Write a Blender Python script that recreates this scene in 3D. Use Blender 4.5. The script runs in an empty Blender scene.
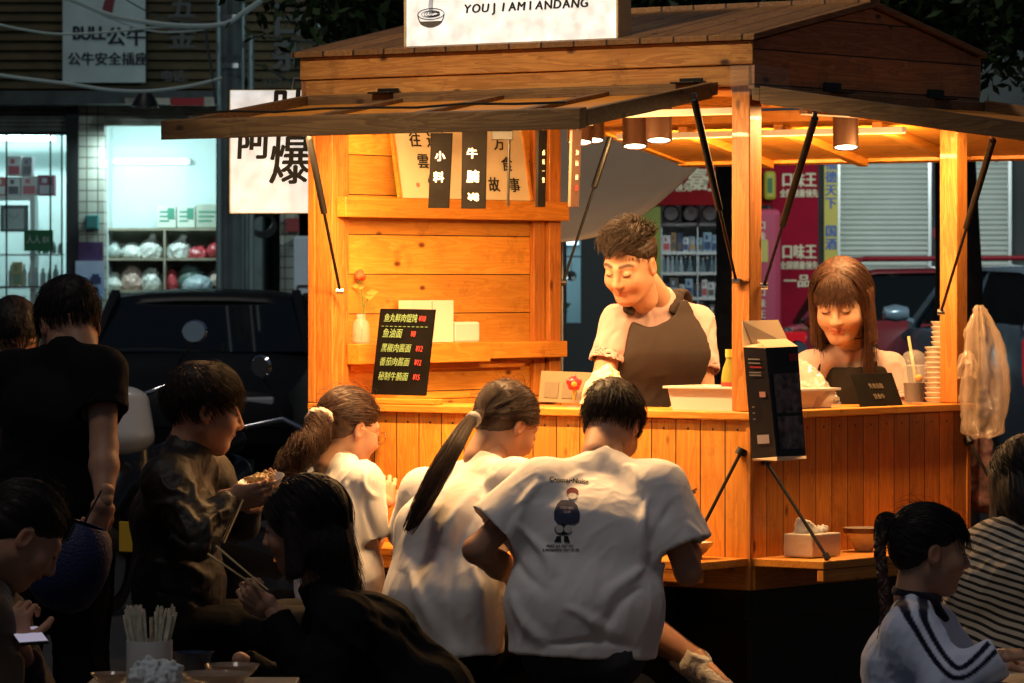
import bpy, bmesh, math, random
import numpy as np
from mathutils import Vector, Matrix, Euler
random.seed(7); rng = np.random.default_rng(7)
PI = math.pi
R = math.radians
F = 4400.0; E = 1.56; HY = 283.0
scene = bpy.context.scene
COL = scene.collection

def P(px, py, Y):
    return Vector(((px - 512) / F * Y, Y, E - (py - HY) / F * Y))

# ------------------------------------------------------------------ objects
WM = {}
def link(o, parent=None):
    COL.objects.link(o)
    if parent is not None:
        o.parent = parent
        WM[o.name] = WM.get(parent.name, Matrix.Identity(4))
    return o
def tag(o, label=None, cat=None, group=None, kind=None):
    if label: o['label'] = label
    if cat: o['category'] = cat
    if group: o['group'] = group
    if kind: o['kind'] = kind
    return o
def thing(name, label, cat, loc=(0, 0, 0), rz=0, group=None):
    o = bpy.data.objects.new(name, None)
    o.empty_display_size = 0.05
    o.location = loc; o.rotation_euler = (0, 0, rz)
    COL.objects.link(o)
    WM[o.name] = Matrix.Translation(Vector(loc)) @ Matrix.Rotation(rz, 4, 'Z')
    return tag(o, label, cat, group)
def kids(o):
    return [c for c in bpy.data.objects if c.parent == o]
def copy_tree(o, parent=None, loc=None, rz=None, label=None, group=None, ch=None):
    if ch is None:
        ch = {}
        for c in bpy.data.objects:
            if c.parent: ch.setdefault(c.parent.name, []).append(c)
    c = o.copy(); COL.objects.link(c)
    if parent is not None: c.parent = parent
    if loc is not None: c.location = loc
    if rz is not None: c.rotation_euler = (0, 0, rz)
    if label: c['label'] = label
    if group: c['group'] = group
    for k in ch.get(o.name, []):
        copy_tree(k, c, ch=ch)
    return c

class MB:
    """collects geometry; verts in a local frame M (default world)"""
    def __init__(s, M=None):
        s.v = []; s.f = []; s.m = []; s.M = M or Matrix.Identity(4); s.mi = 0
    def add(s, vs, fs, M=None):
        n = len(s.v)
        T = s.M @ M if M is not None else s.M
        s.v += [T @ Vector(p) for p in vs]
        s.f += [tuple(i + n for i in f) for f in fs]
        s.m += [s.mi] * len(fs)
    def box(s, x0, x1, y0, y1, z0, z1, M=None):
        vs = [(x, y, z) for z in (z0, z1) for y in (y0, y1) for x in (x0, x1)]
        fs = [(0, 2, 3, 1), (4, 5, 7, 6), (0, 1, 5, 4), (2, 6, 7, 3), (0, 4, 6, 2), (1, 3, 7, 5)]
        s.add(vs, fs, M); return s
    def cbox(s, c, d, M=None):
        return s.box(c[0]-d[0]/2, c[0]+d[0]/2, c[1]-d[1]/2, c[1]+d[1]/2, c[2]-d[2]/2, c[2]+d[2]/2, M)
    def beam(s, p0, p1, w, h, up=(0, 0, 1)):
        p0 = Vector(p0); p1 = Vector(p1); a = (p1-p0); L = a.length; a.normalize()
        up = Vector(up); side = a.cross(up)
        if side.length < 1e-4: side = a.cross(Vector((1, 0, 0)))
        side.normalize(); up = side.cross(a)
        Mx = Matrix((( *a, ), (*side,), (*up,))).transposed().to_4x4(); Mx.translation = p0
        return s.box(0, L, -w/2, w/2, -h/2, h/2, Mx)
    def tube(s, pts, r, n=10, cap=True):
        pts = [Vector(p) for p in pts]
        rs = r if hasattr(r, '__len__') else [r]*len(pts)
        vs = []; fs = []; ref = None
        for i, p in enumerate(pts):
            a = pts[min(i+1, len(pts)-1)] - pts[max(i-1, 0)]
            if a.length < 1e-9: a = Vector((0, 0, 1))
            a.normalize()
            if ref is None:
                ref = a.orthogonal().normalized()
            ref = (ref - a*ref.dot(a))
            if ref.length < 1e-6: ref = a.orthogonal()
            ref.normalize(); b = a.cross(ref)
            for k in range(n):
                t = 2*PI*k/n
                vs.append(p + (ref*math.cos(t) + b*math.sin(t))*rs[i])
        for i in range(len(pts)-1):
            for k in range(n):
                k2 = (k+1) % n
                fs.append((i*n+k, i*n+k2, (i+1)*n+k2, (i+1)*n+k))
        if cap:
            fs.append(tuple(range(n-1, -1, -1))); fs.append(tuple((len(pts)-1)*n+k for k in range(n)))
        s.add(vs, fs); return s
    def lathe(s, prof, c=(0, 0, 0), n=28, sx=1, sy=1, M=None):
        vs = []; fs = []
        for (r, z) in prof:
            for k in range(n):
                t = 2*PI*k/n
                vs.append((c[0]+r*math.cos(t)*sx, c[1]+r*math.sin(t)*sy, c[2]+z))
        for i in range(len(prof)-1):
            for k in range(n):
                k2 = (k+1) % n
                fs.append((i*n+k, i*n+k2, (i+1)*n+k2, (i+1)*n+k))
        s.add(vs, fs, M); return s
    def prism(s, poly, t0, t1, M=None):
        """poly in local xz, extruded along local y from t0 to t1"""
        n = len(poly)
        vs = [(x, t0, z) for x, z in poly] + [(x, t1, z) for x, z in poly]
        fs = [tuple(range(n)), tuple(range(2*n-1, n-1, -1))]
        for i in range(n):
            j = (i+1) % n
            fs.append((i, i+n, j+n, j))
        s.add(vs, fs, M); return s
    def grid(s, fn, nu, nv, closed=False):
        vs = [fn(i/nu, j/nv) for i in range(nu+1) for j in range(nv+1)]
        fs = [(i*(nv+1)+j, (i+1)*(nv+1)+j, (i+1)*(nv+1)+j+1, i*(nv+1)+j+1) for i in range(nu) for j in range(nv)]
        s.add(vs, fs); return s
    def build(s, name, mat, parent=None, smooth=False, bevel=0, solid=0, sub=0, label=None, angle=40):
        me = bpy.data.meshes.new(name)
        inv = WM[parent.name].inverted() if parent is not None and parent.name in WM else Matrix.Identity(4)
        me.from_pydata([inv @ v for v in s.v], [], s.f)
        mats = mat if isinstance(mat, (list, tuple)) else [mat]
        for m in mats: me.materials.append(m)
        me.polygons.foreach_set('material_index', s.m)
        bm = bmesh.new(); bm.from_mesh(me)
        bmesh.ops.recalc_face_normals(bm, faces=bm.faces)
        if smooth:
            for f in bm.faces: f.smooth = True
            for e in bm.edges:
                if len(e.link_faces) == 2 and e.calc_face_angle(0) > R(angle): e.smooth = False
        bm.to_mesh(me); bm.free(); me.update()
        o = bpy.data.objects.new(name, me); link(o, parent)
        if solid:
            m = o.modifiers.new('s', 'SOLIDIFY'); m.thickness = solid; m.offset = 0
        if sub:
            m = o.modifiers.new('u', 'SUBSURF'); m.levels = sub; m.render_levels = sub
        if bevel:
            m = o.modifiers.new('b', 'BEVEL'); m.width = bevel; m.segments = 2; m.limit_method = 'ANGLE'
        if label: o['label'] = label
        return o

def text_mesh(txt, size, mat, name, M, parent=None, ext=0.0006, align='CENTER', bold=0.0, sx=1.0, shear=0, space=1.0, jitter=0):
    """raised lettering; M places local xy plane (x right, y up) in the world"""
    cu = bpy.data.curves.new('t', 'FONT'); cu.body = txt; cu.size = size; cu.align_x = align; cu.align_y = 'CENTER'
    cu.extrude = ext; cu.resolution_u = 3; cu.shear = shear; cu.space_character = space
    o = bpy.data.objects.new('t', cu); COL.objects.link(o)
    dg = bpy.context.evaluated_depsgraph_get()
    me = bpy.data.meshes.new_from_object(o.evaluated_get(dg))
    COL.objects.unlink(o); bpy.data.objects.remove(o)
    inv = WM[parent.name].inverted() if parent is not None and parent.name in WM else Matrix.Identity(4)
    T = inv @ M @ Matrix.Diagonal((sx, 1, 1, 1))
    me.transform(T)
    me.materials.clear(); me.materials.append(mat)
    me.name = name
    if bold:
        bm = bmesh.new(); bm.from_mesh(me); g0 = list(bm.faces); T3 = (inv @ M).to_3x3(); k = min(bold*1.5, size*.035)
        for i, (dx, dy) in enumerate(((k, 0), (-k, 0), (0, k))):
            r = bmesh.ops.duplicate(bm, geom=g0); vv = [e for e in r['geom'] if isinstance(e, bmesh.types.BMVert)]
            bmesh.ops.translate(bm, vec=T3 @ Vector((dx, dy, .0004*(i+1))), verts=vv)
        bm.to_mesh(me); bm.free()
    ob = bpy.data.objects.new(name, me); link(ob, parent)
    return ob
def join_into(objs, name=None):
    """merge several mesh objects (same parent) into the first one"""
    a = objs[0]; bm = bmesh.new()
    mats = []
    for o in objs:
        off = []
        for m in o.data.materials:
            if m not in mats: mats.append(m)
            off.append(mats.index(m))
        n0 = len(bm.faces); bm.from_mesh(o.data); bm.faces.ensure_lookup_table()
        for f in bm.faces[n0:]:
            f.material_index = off[f.material_index] if off else 0
    bm.to_mesh(a.data); bm.free()
    a.data.materials.clear()
    for m in mats: a.data.materials.append(m)
    for o in objs[1:]:
        bpy.data.objects.remove(o)
    if name: a.name = name
    return a
def facing(loc, xdir, updir=(0, 0, 1)):
    """matrix whose local x runs along xdir, local y along updir"""
    x = Vector(xdir).normalized(); u = Vector(updir); z = x.cross(u).normalized(); y = z.cross(x)
    Mx = Matrix((x, y, z)).transposed().to_4x4(); Mx.translation = Vector(loc); return Mx

# ------------------------------------------------------------------ materials
MATS = {}
def mat(name, col, rough=0.6, metal=0.0, spec=0.5, noise=0.0, nscale=8, bump=0.0, bscale=60, emit=0, ecol=None,
        trans=0, alpha=1, coat=0, sss=0, stretch=(1, 1, 1), col2=None, sheen=0, ior=1.45):
    if name in MATS: return MATS[name]
    m = bpy.data.materials.new(name); m.use_nodes = True; nt = m.node_tree; b = nt.nodes['Principled BSDF']
    b.inputs['Base Color'].default_value = (*col, 1); b.inputs['Roughness'].default_value = rough
    b.inputs['Metallic'].default_value = metal; b.inputs['Specular IOR Level'].default_value = spec
    b.inputs['IOR'].default_value = ior
    b.inputs['Coat Weight'].default_value = coat; b.inputs['Transmission Weight'].default_value = trans
    b.inputs['Alpha'].default_value = alpha; b.inputs['Sheen Weight'].default_value = sheen
    if sss:
        b.inputs['Subsurface Weight'].default_value = sss; b.inputs['Subsurface Radius'].default_value = (0.012, 0.005, 0.003)
        b.inputs['Subsurface Scale'].default_value = 1.0
    if emit:
        b.inputs['Emission Color'].default_value = (*(ecol or col), 1); b.inputs['Emission Strength'].default_value = emit
    if noise or col2 or bump:
        tc = nt.nodes.new('ShaderNodeTexCoord'); mp = nt.nodes.new('ShaderNodeMapping')
        mp.inputs['Scale'].default_value = stretch; nt.links.new(tc.outputs['Object'], mp.inputs['Vector'])
    if noise or col2:
        nz = nt.nodes.new('ShaderNodeTexNoise'); nz.inputs['Scale'].default_value = nscale; nz.inputs['Detail'].default_value = 6
        nt.links.new(mp.outputs[0], nz.inputs['Vector'])
        rp = nt.nodes.new('ShaderNodeValToRGB'); rp.color_ramp.elements[0].position = 0.3; rp.color_ramp.elements[1].position = 0.7
        c2 = col2 or tuple(min(1, c*(1+noise)) for c in col); c1 = col if col2 else tuple(c*(1-noise) for c in col)
        rp.color_ramp.elements[0].color = (*c1, 1); rp.color_ramp.elements[1].color = (*c2, 1)
        nt.links.new(nz.outputs['Fac'], rp.inputs[0]); nt.links.new(rp.outputs[0], b.inputs['Base Color'])
        if emit and not ecol: nt.links.new(rp.outputs[0], b.inputs['Emission Color'])
    if bump:
        n2 = nt.nodes.new('ShaderNodeTexNoise'); n2.inputs['Scale'].default_value = bscale; n2.inputs['Detail'].default_value = 4
        nt.links.new(mp.outputs[0], n2.inputs['Vector'])
        bp = nt.nodes.new('ShaderNodeBump'); bp.inputs['Strength'].default_value = bump; bp.inputs['Distance'].default_value = 0.004
        nt.links.new(n2.outputs['Fac'], bp.inputs['Height']); nt.links.new(bp.outputs[0], b.inputs['Normal'])
    MATS[name] = m; return m

def wood(name, c1, c2, knot, axis='X', board=0.0, baxis='Z', rough=0.5, off=0.0, coat=0.1, gap=0.03, screws=()):
    """pine: grain along an object axis, knots, plank to plank shifts, V-grooves every `board` m along baxis"""
    if name in MATS: return MATS[name]
    m = bpy.data.materials.new(name); m.use_nodes = True; nt = m.node_tree; L = nt.links; N = nt.nodes.new
    b = nt.nodes['Principled BSDF']; b.inputs['Roughness'].default_value = rough; b.inputs['Coat Weight'].default_value = coat
    tc = N('ShaderNodeTexCoord'); sp = N('ShaderNodeSeparateXYZ'); L.new(tc.outputs['Object'], sp.inputs[0])
    def math_(op, a, c=None):
        n = N('ShaderNodeMath'); n.operation = op
        if isinstance(a, (int, float)): n.inputs[0].default_value = a
        else: L.new(a, n.inputs[0])
        if c is not None:
            if isinstance(c, (int, float)): n.inputs[1].default_value = c
            else: L.new(c, n.inputs[1])
        return n.outputs[0]
    cell = None
    if board:
        t = math_('DIVIDE', math_('ADD', sp.outputs[baxis], off + 50*board), board)
        cell = math_('FLOOR', t); fr = math_('FRACT', t)
        edge = math_('ABSOLUTE', math_('SUBTRACT', fr, 0.5))
        groove = math_('GREATER_THAN', edge, 0.5 - gap)
    wn = N('ShaderNodeTexWhiteNoise'); wn.noise_dimensions = '1D'
    if cell is not None: L.new(cell, wn.inputs['W'])
    cmb = N('ShaderNodeCombineXYZ')
    for ax in 'XYZ':
        base = sp.outputs[ax]
        k = 1.6 if ax == axis else 22.0
        v = math_('MULTIPLY', base, k)
        if cell is not None: v = math_('ADD', v, math_('MULTIPLY', wn.outputs['Value'], 37.0))
        L.new(v, cmb.inputs[ax])
    nz = N('ShaderNodeTexNoise'); nz.inputs['Scale'].default_value = 1.0; nz.inputs['Detail'].default_value = 5; nz.inputs['Distortion'].default_value = 1.2
    L.new(cmb.outputs[0], nz.inputs['Vector'])
    rings = math_('FRACT', math_('MULTIPLY', nz.outputs['Fac'], 7.0))
    rp = N('ShaderNodeValToRGB'); e = rp.color_ramp.elements
    e[0].color = (*c1, 1); e[1].color = (*c2, 1); e[0].position = 0.05; e[1].position = 0.75
    L.new(rings, rp.inputs[0])
    # knots
    c3 = N('ShaderNodeCombineXYZ')
    for ax in 'XYZ':
        v = math_('MULTIPLY', sp.outputs[ax], 5.5 if ax == axis else 11.0)
        if cell is not None: v = math_('ADD', v, math_('MULTIPLY', wn.outputs['Value'], 11.0))
        L.new(v, c3.inputs[ax])
    vo = N('ShaderNodeTexVoronoi'); vo.inputs['Scale'].default_value = 1.0; L.new(c3.outputs[0], vo.inputs['Vector'])
    kn = N('ShaderNodeMapRange'); kn.inputs[1].default_value = 0.06; kn.inputs[2].default_value = 0.14; kn.inputs[3].default_value = 1; kn.inputs[4].default_value = 0
    L.new(vo.outputs['Distance'], kn.inputs[0])
    mx = N('ShaderNodeMixRGB'); mx.inputs[2].default_value = (*knot, 1); L.new(kn.outputs[0], mx.inputs[0]); L.new(rp.outputs[0], mx.inputs[1])
    out = mx.outputs[0]
    big = N('ShaderNodeTexNoise'); big.inputs['Scale'].default_value = 3.0; L.new(tc.outputs['Object'], big.inputs['Vector'])
    hv = N('ShaderNodeHueSaturation'); L.new(out, hv.inputs['Color'])
    val = math_('ADD', math_('MULTIPLY', big.outputs['Fac'], 0.5), 0.75)
    if cell is not None: val = math_('MULTIPLY', val, math_('ADD', math_('MULTIPLY', wn.outputs['Value'], 0.44), 0.78))
    L.new(val, hv.inputs['Value']); out = hv.outputs[0]
    # grime: irregular greasy patches and fine scuffs that stay with the wood
    gr = N('ShaderNodeTexNoise'); gr.inputs['Scale'].default_value = 7.0; gr.inputs['Detail'].default_value = 8; gr.inputs['Roughness'].default_value = .7; L.new(tc.outputs['Object'], gr.inputs['Vector'])
    gm = N('ShaderNodeMapRange'); gm.inputs[1].default_value = .54; gm.inputs[2].default_value = .70; gm.inputs[3].default_value = 0; gm.inputs[4].default_value = .45; L.new(gr.outputs['Fac'], gm.inputs[0])
    g3 = N('ShaderNodeMixRGB'); g3.inputs[2].default_value = (*[c*.9 for c in knot], 1); L.new(gm.outputs[0], g3.inputs[0]); L.new(out, g3.inputs[1]); out = g3.outputs[0]
    for z0 in screws:
        du = math_('MULTIPLY', math_('SUBTRACT', fr, 0.5), board); dz = math_('SUBTRACT', sp.outputs['Z'], z0)
        dd = math_('ADD', math_('MULTIPLY', du, du), math_('MULTIPLY', dz, dz)); hit_ = math_('LESS_THAN', dd, 0.0042**2)
        g4 = N('ShaderNodeMixRGB'); g4.inputs[2].default_value = (.05, .03, .02, 1); L.new(hit_, g4.inputs[0]); L.new(out, g4.inputs[1]); out = g4.outputs[0]
    bp = N('ShaderNodeBump'); bp.inputs['Strength'].default_value = 0.25; bp.inputs['Distance'].default_value = 0.002
    h = nz.outputs['Fac']
    if board:
        h = math_('SUBTRACT', h, math_('MULTIPLY', groove, 3.0))
        bp.inputs['Distance'].default_value = 0.004; bp.inputs['Strength'].default_value = 0.5
        g2 = N('ShaderNodeMixRGB'); g2.inputs[2].default_value = (*[c*0.22 for c in knot], 1)
        L.new(groove, g2.inputs[0]); L.new(out, g2.inputs[1]); out = g2.outputs[0]
    L.new(h, bp.inputs['Height']); L.new(bp.outputs[0], b.inputs['Normal'])
    L.new(out, b.inputs['Base Color'])
    MATS[name] = m; return m
SUN_E = .34; SKY_E = .010; ST_W = 900.0; DL_K = 2.7; LED_W = 78.0; TUBE_K = 1.0; IN_K = .13; ROAD_K = 1.15
# ------------------------------------------------------------------ signed-distance modelling (bodies, clothes, bags)
def frame_of(a, lat=None):
    a = a/np.linalg.norm(a)
    if lat is None or abs(np.dot(lat/np.linalg.norm(lat), a)) > .97:
        lat = np.array([1., 0, 0]) if abs(a[0]) < .8 else np.array([0, 1., 0])
    lat = lat - a*np.dot(lat, a); lat = lat/np.linalg.norm(lat)
    return np.stack([lat, np.cross(a, lat), a])     # rows
class SDF:
    def __init__(s, res=0.006, pad=0.03):
        s.ops = []; s.res = res; s.pad = pad
    def cone(s, p0, p1, r0, r1, lat=None, wide=1.0, k=0.02, op='u', flat=(False, False)):
        p0 = np.array(p0, float); p1 = np.array(p1, float)
        if np.linalg.norm(p1-p0) < 1e-5: p1 = p0 + np.array([0, 0, 1e-3])
        s.ops.append(('cone', op, k, (p0, p1, r0, r1, None if lat is None else np.array(lat, float), wide, flat))); return s
    def ell(s, c, r, Rm=None, k=0.02, op='u'):
        s.ops.append(('ell', op, k, (np.array(c, float), np.array(r, float), np.eye(3) if Rm is None else np.array(Rm)))); return s
    def plane(s, p, n):
        """cut away everything on the side n points to"""
        s.ops.append(('plane', 'c', 0, (np.array(p, float), np.array(n, float)/np.linalg.norm(n)))); return s
    def chain(s, pts, rs, k=0.02, lat=None, wide=1.0, op='u'):
        for i in range(len(pts)-1):
            s.cone(pts[i], pts[i+1], rs[i], rs[i+1], k=k, lat=lat, wide=wide, op=op)
        return s
    def _bounds(s, o):
        kind, op, k, a = o
        if kind == 'cone':
            rr = max(a[2], a[3])*max(1, a[5]); lo = np.minimum(a[0], a[1])-rr; hi = np.maximum(a[0], a[1])+rr
        else:
            rr = a[1].max(); lo = a[0]-rr; hi = a[0]+rr
        return lo-k, hi+k
    def eval(s):
        los, his = [], []
        for o in s.ops:
            if o[0] != 'plane' and o[1] == 'u':
                lo, hi = s._bounds(o); los.append(lo); his.append(hi)
        lo = np.min(los, 0)-3*s.res; hi = np.max(his, 0)+3*s.res
        n = np.ceil((hi-lo)/s.res).astype(int)+1
        s.lo = lo; D = np.full(n, 1.0, np.float32)
        for kind, op, k, a in s.ops:
            if kind == 'plane':
                X = [lo[i]+np.arange(n[i])*s.res for i in range(3)]
                d = ((X[0]-a[0][0])*a[1][0])[:, None, None]+((X[1]-a[0][1])*a[1][1])[None, :, None]+((X[2]-a[0][2])*a[1][2])[None, None, :]
                D = np.maximum(D, d.astype(np.float32)); continue
            l, h = s._bounds((kind, op, k, a))
            i0 = np.maximum(np.floor((l-lo)/s.res).astype(int)-2, 0); i1 = np.minimum(np.ceil((h-lo)/s.res).astype(int)+3, n)
            if (i1 <= i0).any(): continue
            X = [lo[i]+np.arange(i0[i], i1[i])*s.res for i in range(3)]
            G = np.stack(np.meshgrid(*X, indexing='ij'), -1)
            if kind == 'cone':
                p0, p1, r0, r1, lat, wide, flat = a
                ax = p1-p0; Ln = np.linalg.norm(ax); Fr = frame_of(ax, lat)
                q = (G-p0)@Fr.T
                q[..., 0] /= wide
                rad = np.sqrt(q[..., 0]**2+q[..., 1]**2); z = q[..., 2]
                t = np.clip(z/Ln, 0, 1)
                rr = r0+(r1-r0)*t
                dz = z-t*Ln
                d = np.sqrt(rad**2+dz**2)-rr
                if flat[0]: d = np.where(z < 0, np.maximum(rad-r0, -z), d)
                if flat[1]: d = np.where(z > Ln, np.maximum(rad-r1, z-Ln), d); 
                if flat[1]: d = np.maximum(d, z-Ln)
                if flat[0]: d = np.maximum(d, -z)
            else:
                c, r, Rm = a
                q = (G-c)@Rm.T
                k0 = np.sqrt(((q/r)**2).sum(-1)); k1 = np.sqrt(((q/(r*r))**2).sum(-1))+1e-9
                d = k0*(k0-1)/k1
            sl = tuple(slice(i0[i], i1[i]) for i in range(3)); cur = D[sl]; d = d.astype(np.float32)
            if op == 'u':
                hh = np.maximum(k-np.abs(cur-d), 0)/max(k, 1e-6)
                D[sl] = np.minimum(cur, d)-hh*hh*k*.25
            else:
                hh = np.maximum(k-np.abs(cur+d), 0)/max(k, 1e-6)
                D[sl] = np.maximum(cur, -d)+hh*hh*k*.25
        s.D = D; return s
    def mesh(s):
        s.eval(); D = s.D; D[0] = D[-1] = 1; D[:, 0] = D[:, -1] = 1; D[:, :, 0] = D[:, :, -1] = 1
        S = D < 0; n = np.array(D.shape)
        c = np.zeros(n-1, np.uint8)
        for i in (0, 1):
            for j in (0, 1):
                for k in (0, 1): c += S[i:n[0]-1+i, j:n[1]-1+j, k:n[2]-1+k]
        act = (c > 0) & (c < 8); idx = np.argwhere(act); vid = np.full(act.shape, -1, np.int64); vid[act] = np.arange(len(idx))
        acc = np.zeros((len(idx), 3)); cnt = np.zeros(len(idx))
        cor = [np.array(x) for x in [(i, j, k) for i in (0, 1) for j in (0, 1) for k in (0, 1)]]
        val = {tuple(o): D[tuple((idx+o).T)] for o in cor}
        for a in cor:
            for ax in range(3):
                if a[ax]: continue
                b = a.copy(); b[ax] = 1
                va = val[tuple(a)]; vb = val[tuple(b)]; m = (va < 0) != (vb < 0)
                t = np.where(m, va/(va-vb+1e-12), 0)
                pt = a[None].astype(float).repeat(len(idx), 0); pt[:, ax] += t
                acc[m] += pt[m]; cnt[m] += 1
        V = s.lo+(idx+acc/cnt[:, None])*s.res
        Fs = []
        for ax in range(3):
            o1, o2 = [(1, 2), (2, 0), (0, 1)][ax]
            sl0 = [slice(None)]*3; sl1 = [slice(None)]*3; sl0[ax] = slice(0, -1); sl1[ax] = slice(1, None)
            a = S[tuple(sl0)]; b = S[tuple(sl1)]; ch = np.argwhere(a != b); sgn = a[tuple(ch.T)]
            ok = (ch[:, o1] > 0) & (ch[:, o2] > 0); ch = ch[ok]; sgn = sgn[ok]
            e1 = np.eye(3, dtype=int)[o1]; e2 = np.eye(3, dtype=int)[o2]
            q = [vid[tuple((ch-w).T)] for w in (e1+e2, e2, 0*e1, e1)]
            q = np.stack(q, 1); q[~sgn] = q[~sgn][:, ::-1]; Fs.append(q)
        Fq = np.concatenate(Fs); Fq = Fq[(Fq >= 0).all(1)]
        return V, Fq

def vnoise(p, seed=0):
    """value noise in -1..1, p (n,3)"""
    i = np.floor(p).astype(np.int64); f = p-i; f = f*f*(3-2*f); out = 0
    for dx in (0, 1):
        for dy in (0, 1):
            for dz in (0, 1):
                h = (i[:, 0]+dx)*374761393+(i[:, 1]+dy)*668265263+(i[:, 2]+dz)*2147483647+seed*974634777
                h = (h ^ (h >> 13))*1274126177; h = (h ^ (h >> 16)) & 0xffff
                w = (f[:, 0] if dx else 1-f[:, 0])*(f[:, 1] if dy else 1-f[:, 1])*(f[:, 2] if dz else 1-f[:, 2])
                out = out+w*(h/32767.5-1)
    return out
def vnormals(V, Fq):
    n = np.cross(V[Fq[:, 2]]-V[Fq[:, 0]], V[Fq[:, 3]]-V[Fq[:, 1]]); N = np.zeros_like(V)
    for k in range(4): np.add.at(N, Fq[:, k], n)
    return N/(np.linalg.norm(N, axis=1)[:, None]+1e-12)
def relax(V, Fq, it=2, w=.5):
    for _ in range(it):
        A = np.zeros_like(V); c = np.zeros(len(V))
        for k in range(4):
            np.add.at(A, Fq[:, k], V[Fq[:, (k+1) % 4]]+V[Fq[:, (k-1) % 4]]); np.add.at(c, Fq[:, k], 2)
        V = V*(1-w)+w*A/np.maximum(c, 1)[:, None]
    return V
def folds(V, Fq, amp=.006, freq=14, axis=(0, 0, 1), stretch=4, seed=0, ridged=True):
    """cloth folds: ridges running roughly along `axis`"""
    N = vnormals(V, Fq); a = np.array(axis, float); a /= np.linalg.norm(a)
    p = V-np.outer(V@a, a)*(1-1/stretch)
    w = np.stack([vnoise(p*freq*.5, seed+9), vnoise(p*freq*.5, seed+5), vnoise(p*freq*.5, seed+3)], 1)
    n1 = vnoise(p*freq+w*.8, seed); n2 = vnoise(p*freq*2.1+w*1.2, seed+1)
    if ridged: n1 = 2*(1-np.abs(n1))**2.6-.9; n2 = 2*(1-np.abs(n2))**2.6-.9
    msk = .55+.45*vnoise(V*5, seed+2)
    return V+N*(amp*(n1+.45*n2)*msk)[:, None]
def mesh_obj(name, V, Fq, mat, parent=None, paint=None, parts=None):
    me = bpy.data.meshes.new(name)
    inv = np.array(WM[parent.name].inverted()) if parent is not None and parent.name in WM else np.eye(4)
    V2 = V@inv[:3, :3].T+inv[:3, 3]
    me.vertices.add(len(V2)); me.vertices.foreach_set('co', V2.astype(np.float32).ravel())
    me.loops.add(len(Fq)*4); me.loops.foreach_set('vertex_index', Fq.astype(np.int32).ravel())
    me.polygons.add(len(Fq)); me.polygons.foreach_set('loop_start', np.arange(0, len(Fq)*4, 4, dtype=np.int32))
    me.polygons.foreach_set('use_smooth', np.ones(len(Fq), bool))
    me.update(calc_edges=True); me.validate()
    for m in (mat if isinstance(mat, (list, tuple)) else [mat]): me.materials.append(m)
    if paint is not None and len(me.vertices) == len(paint):
        at = me.color_attributes.new('paint', 'FLOAT_COLOR', 'POINT')
        at.data.foreach_set('color', np.concatenate([paint, np.ones((len(paint), 1))], 1).astype(np.float32).ravel())
    o = bpy.data.objects.new(name, me); link(o, parent); return o
def merge(*ms):
    V = []; Fq = []; n = 0
    for v, f in ms: V.append(v); Fq.append(f+n); n += len(v)
    return np.concatenate(V), np.concatenate(Fq)
# ------------------------------------------------------------------ people
def skin_mat(name, col, lip=(0.42, 0.11, 0.09)):
    if name in MATS: return MATS[name]
    m = mat(name, col, rough=0.48, spec=0.4, sss=0.35, bump=0.12, bscale=260)
    nt = m.node_tree; b = nt.nodes['Principled BSDF']
    at = nt.nodes.new('ShaderNodeAttribute'); at.attribute_name = 'paint'
    b.inputs['Specular IOR Level'].default_value = .3; sp = nt.nodes.new('ShaderNodeSeparateColor'); nt.links.new(at.outputs['Color'], sp.inputs[0])
    tc = nt.nodes.new('ShaderNodeTexCoord'); nz = nt.nodes.new('ShaderNodeTexNoise'); nz.inputs['Scale'].default_value = 22
    nt.links.new(tc.outputs['Object'], nz.inputs['Vector'])
    r0 = nt.nodes.new('ShaderNodeValToRGB'); r0.color_ramp.elements[0].color = (*[c*.86 for c in col], 1)
    r0.color_ramp.elements[1].color = (min(1, col[0]*1.08), col[1]*1.02, col[2], 1); nt.links.new(nz.outputs['Fac'], r0.inputs[0])
    last = r0.outputs[0]
    for ch, c in (('Blue', (col[0]*.95, col[1]*.62, col[2]*.55)), ('Red', lip), ('Green', (0.012, 0.007, 0.005))):
        mx = nt.nodes.new('ShaderNodeMixRGB'); mx.inputs[2].default_value = (*c, 1)
        nt.links.new(sp.outputs[ch], mx.inputs[0]); nt.links.new(last, mx.inputs[1]); last = mx.outputs[0]
    nt.links.new(last, b.inputs['Base Color'])
    return m
SKIN = skin_mat('skin', (0.50, 0.28, 0.18))
SKIN2 = skin_mat('skin_tan', (0.46, 0.25, 0.16))
SKINF = skin_mat('skin_fair', (0.56, 0.34, 0.235), (0.50, 0.09, 0.07))
def hair_mat(name, col, rough=.55):
    rough = max(rough, .5)
    m = mat(name, col, rough=rough, spec=.35, col2=tuple(c*2.6 for c in col), nscale=70)
    return m
HAIR = hair_mat('hair_black', (0.009, 0.006, 0.005))
HAIRB = hair_mat('hair_brown', (0.028, 0.012, 0.007))
HAIRL = hair_mat('hair_light_brown', (0.06, 0.030, 0.016), .45)

def hframe(yaw, pitch=0, roll=0):
    y, p, r = R(yaw), R(pitch), R(roll)
    f = np.array([math.sin(y)*math.cos(p), math.cos(y)*math.cos(p), math.sin(p)])
    u0 = np.array([-math.sin(y)*math.sin(p), -math.cos(y)*math.sin(p), math.cos(p)])
    rt = np.cross(f, u0)
    rt2 = rt*math.cos(r)+u0*math.sin(r); u2 = np.cross(rt2, f)
    return np.stack([rt2, f, u2])
def L2W(c, H, s, p): return np.array(c)+s*(np.asarray(p)@H)

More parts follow.
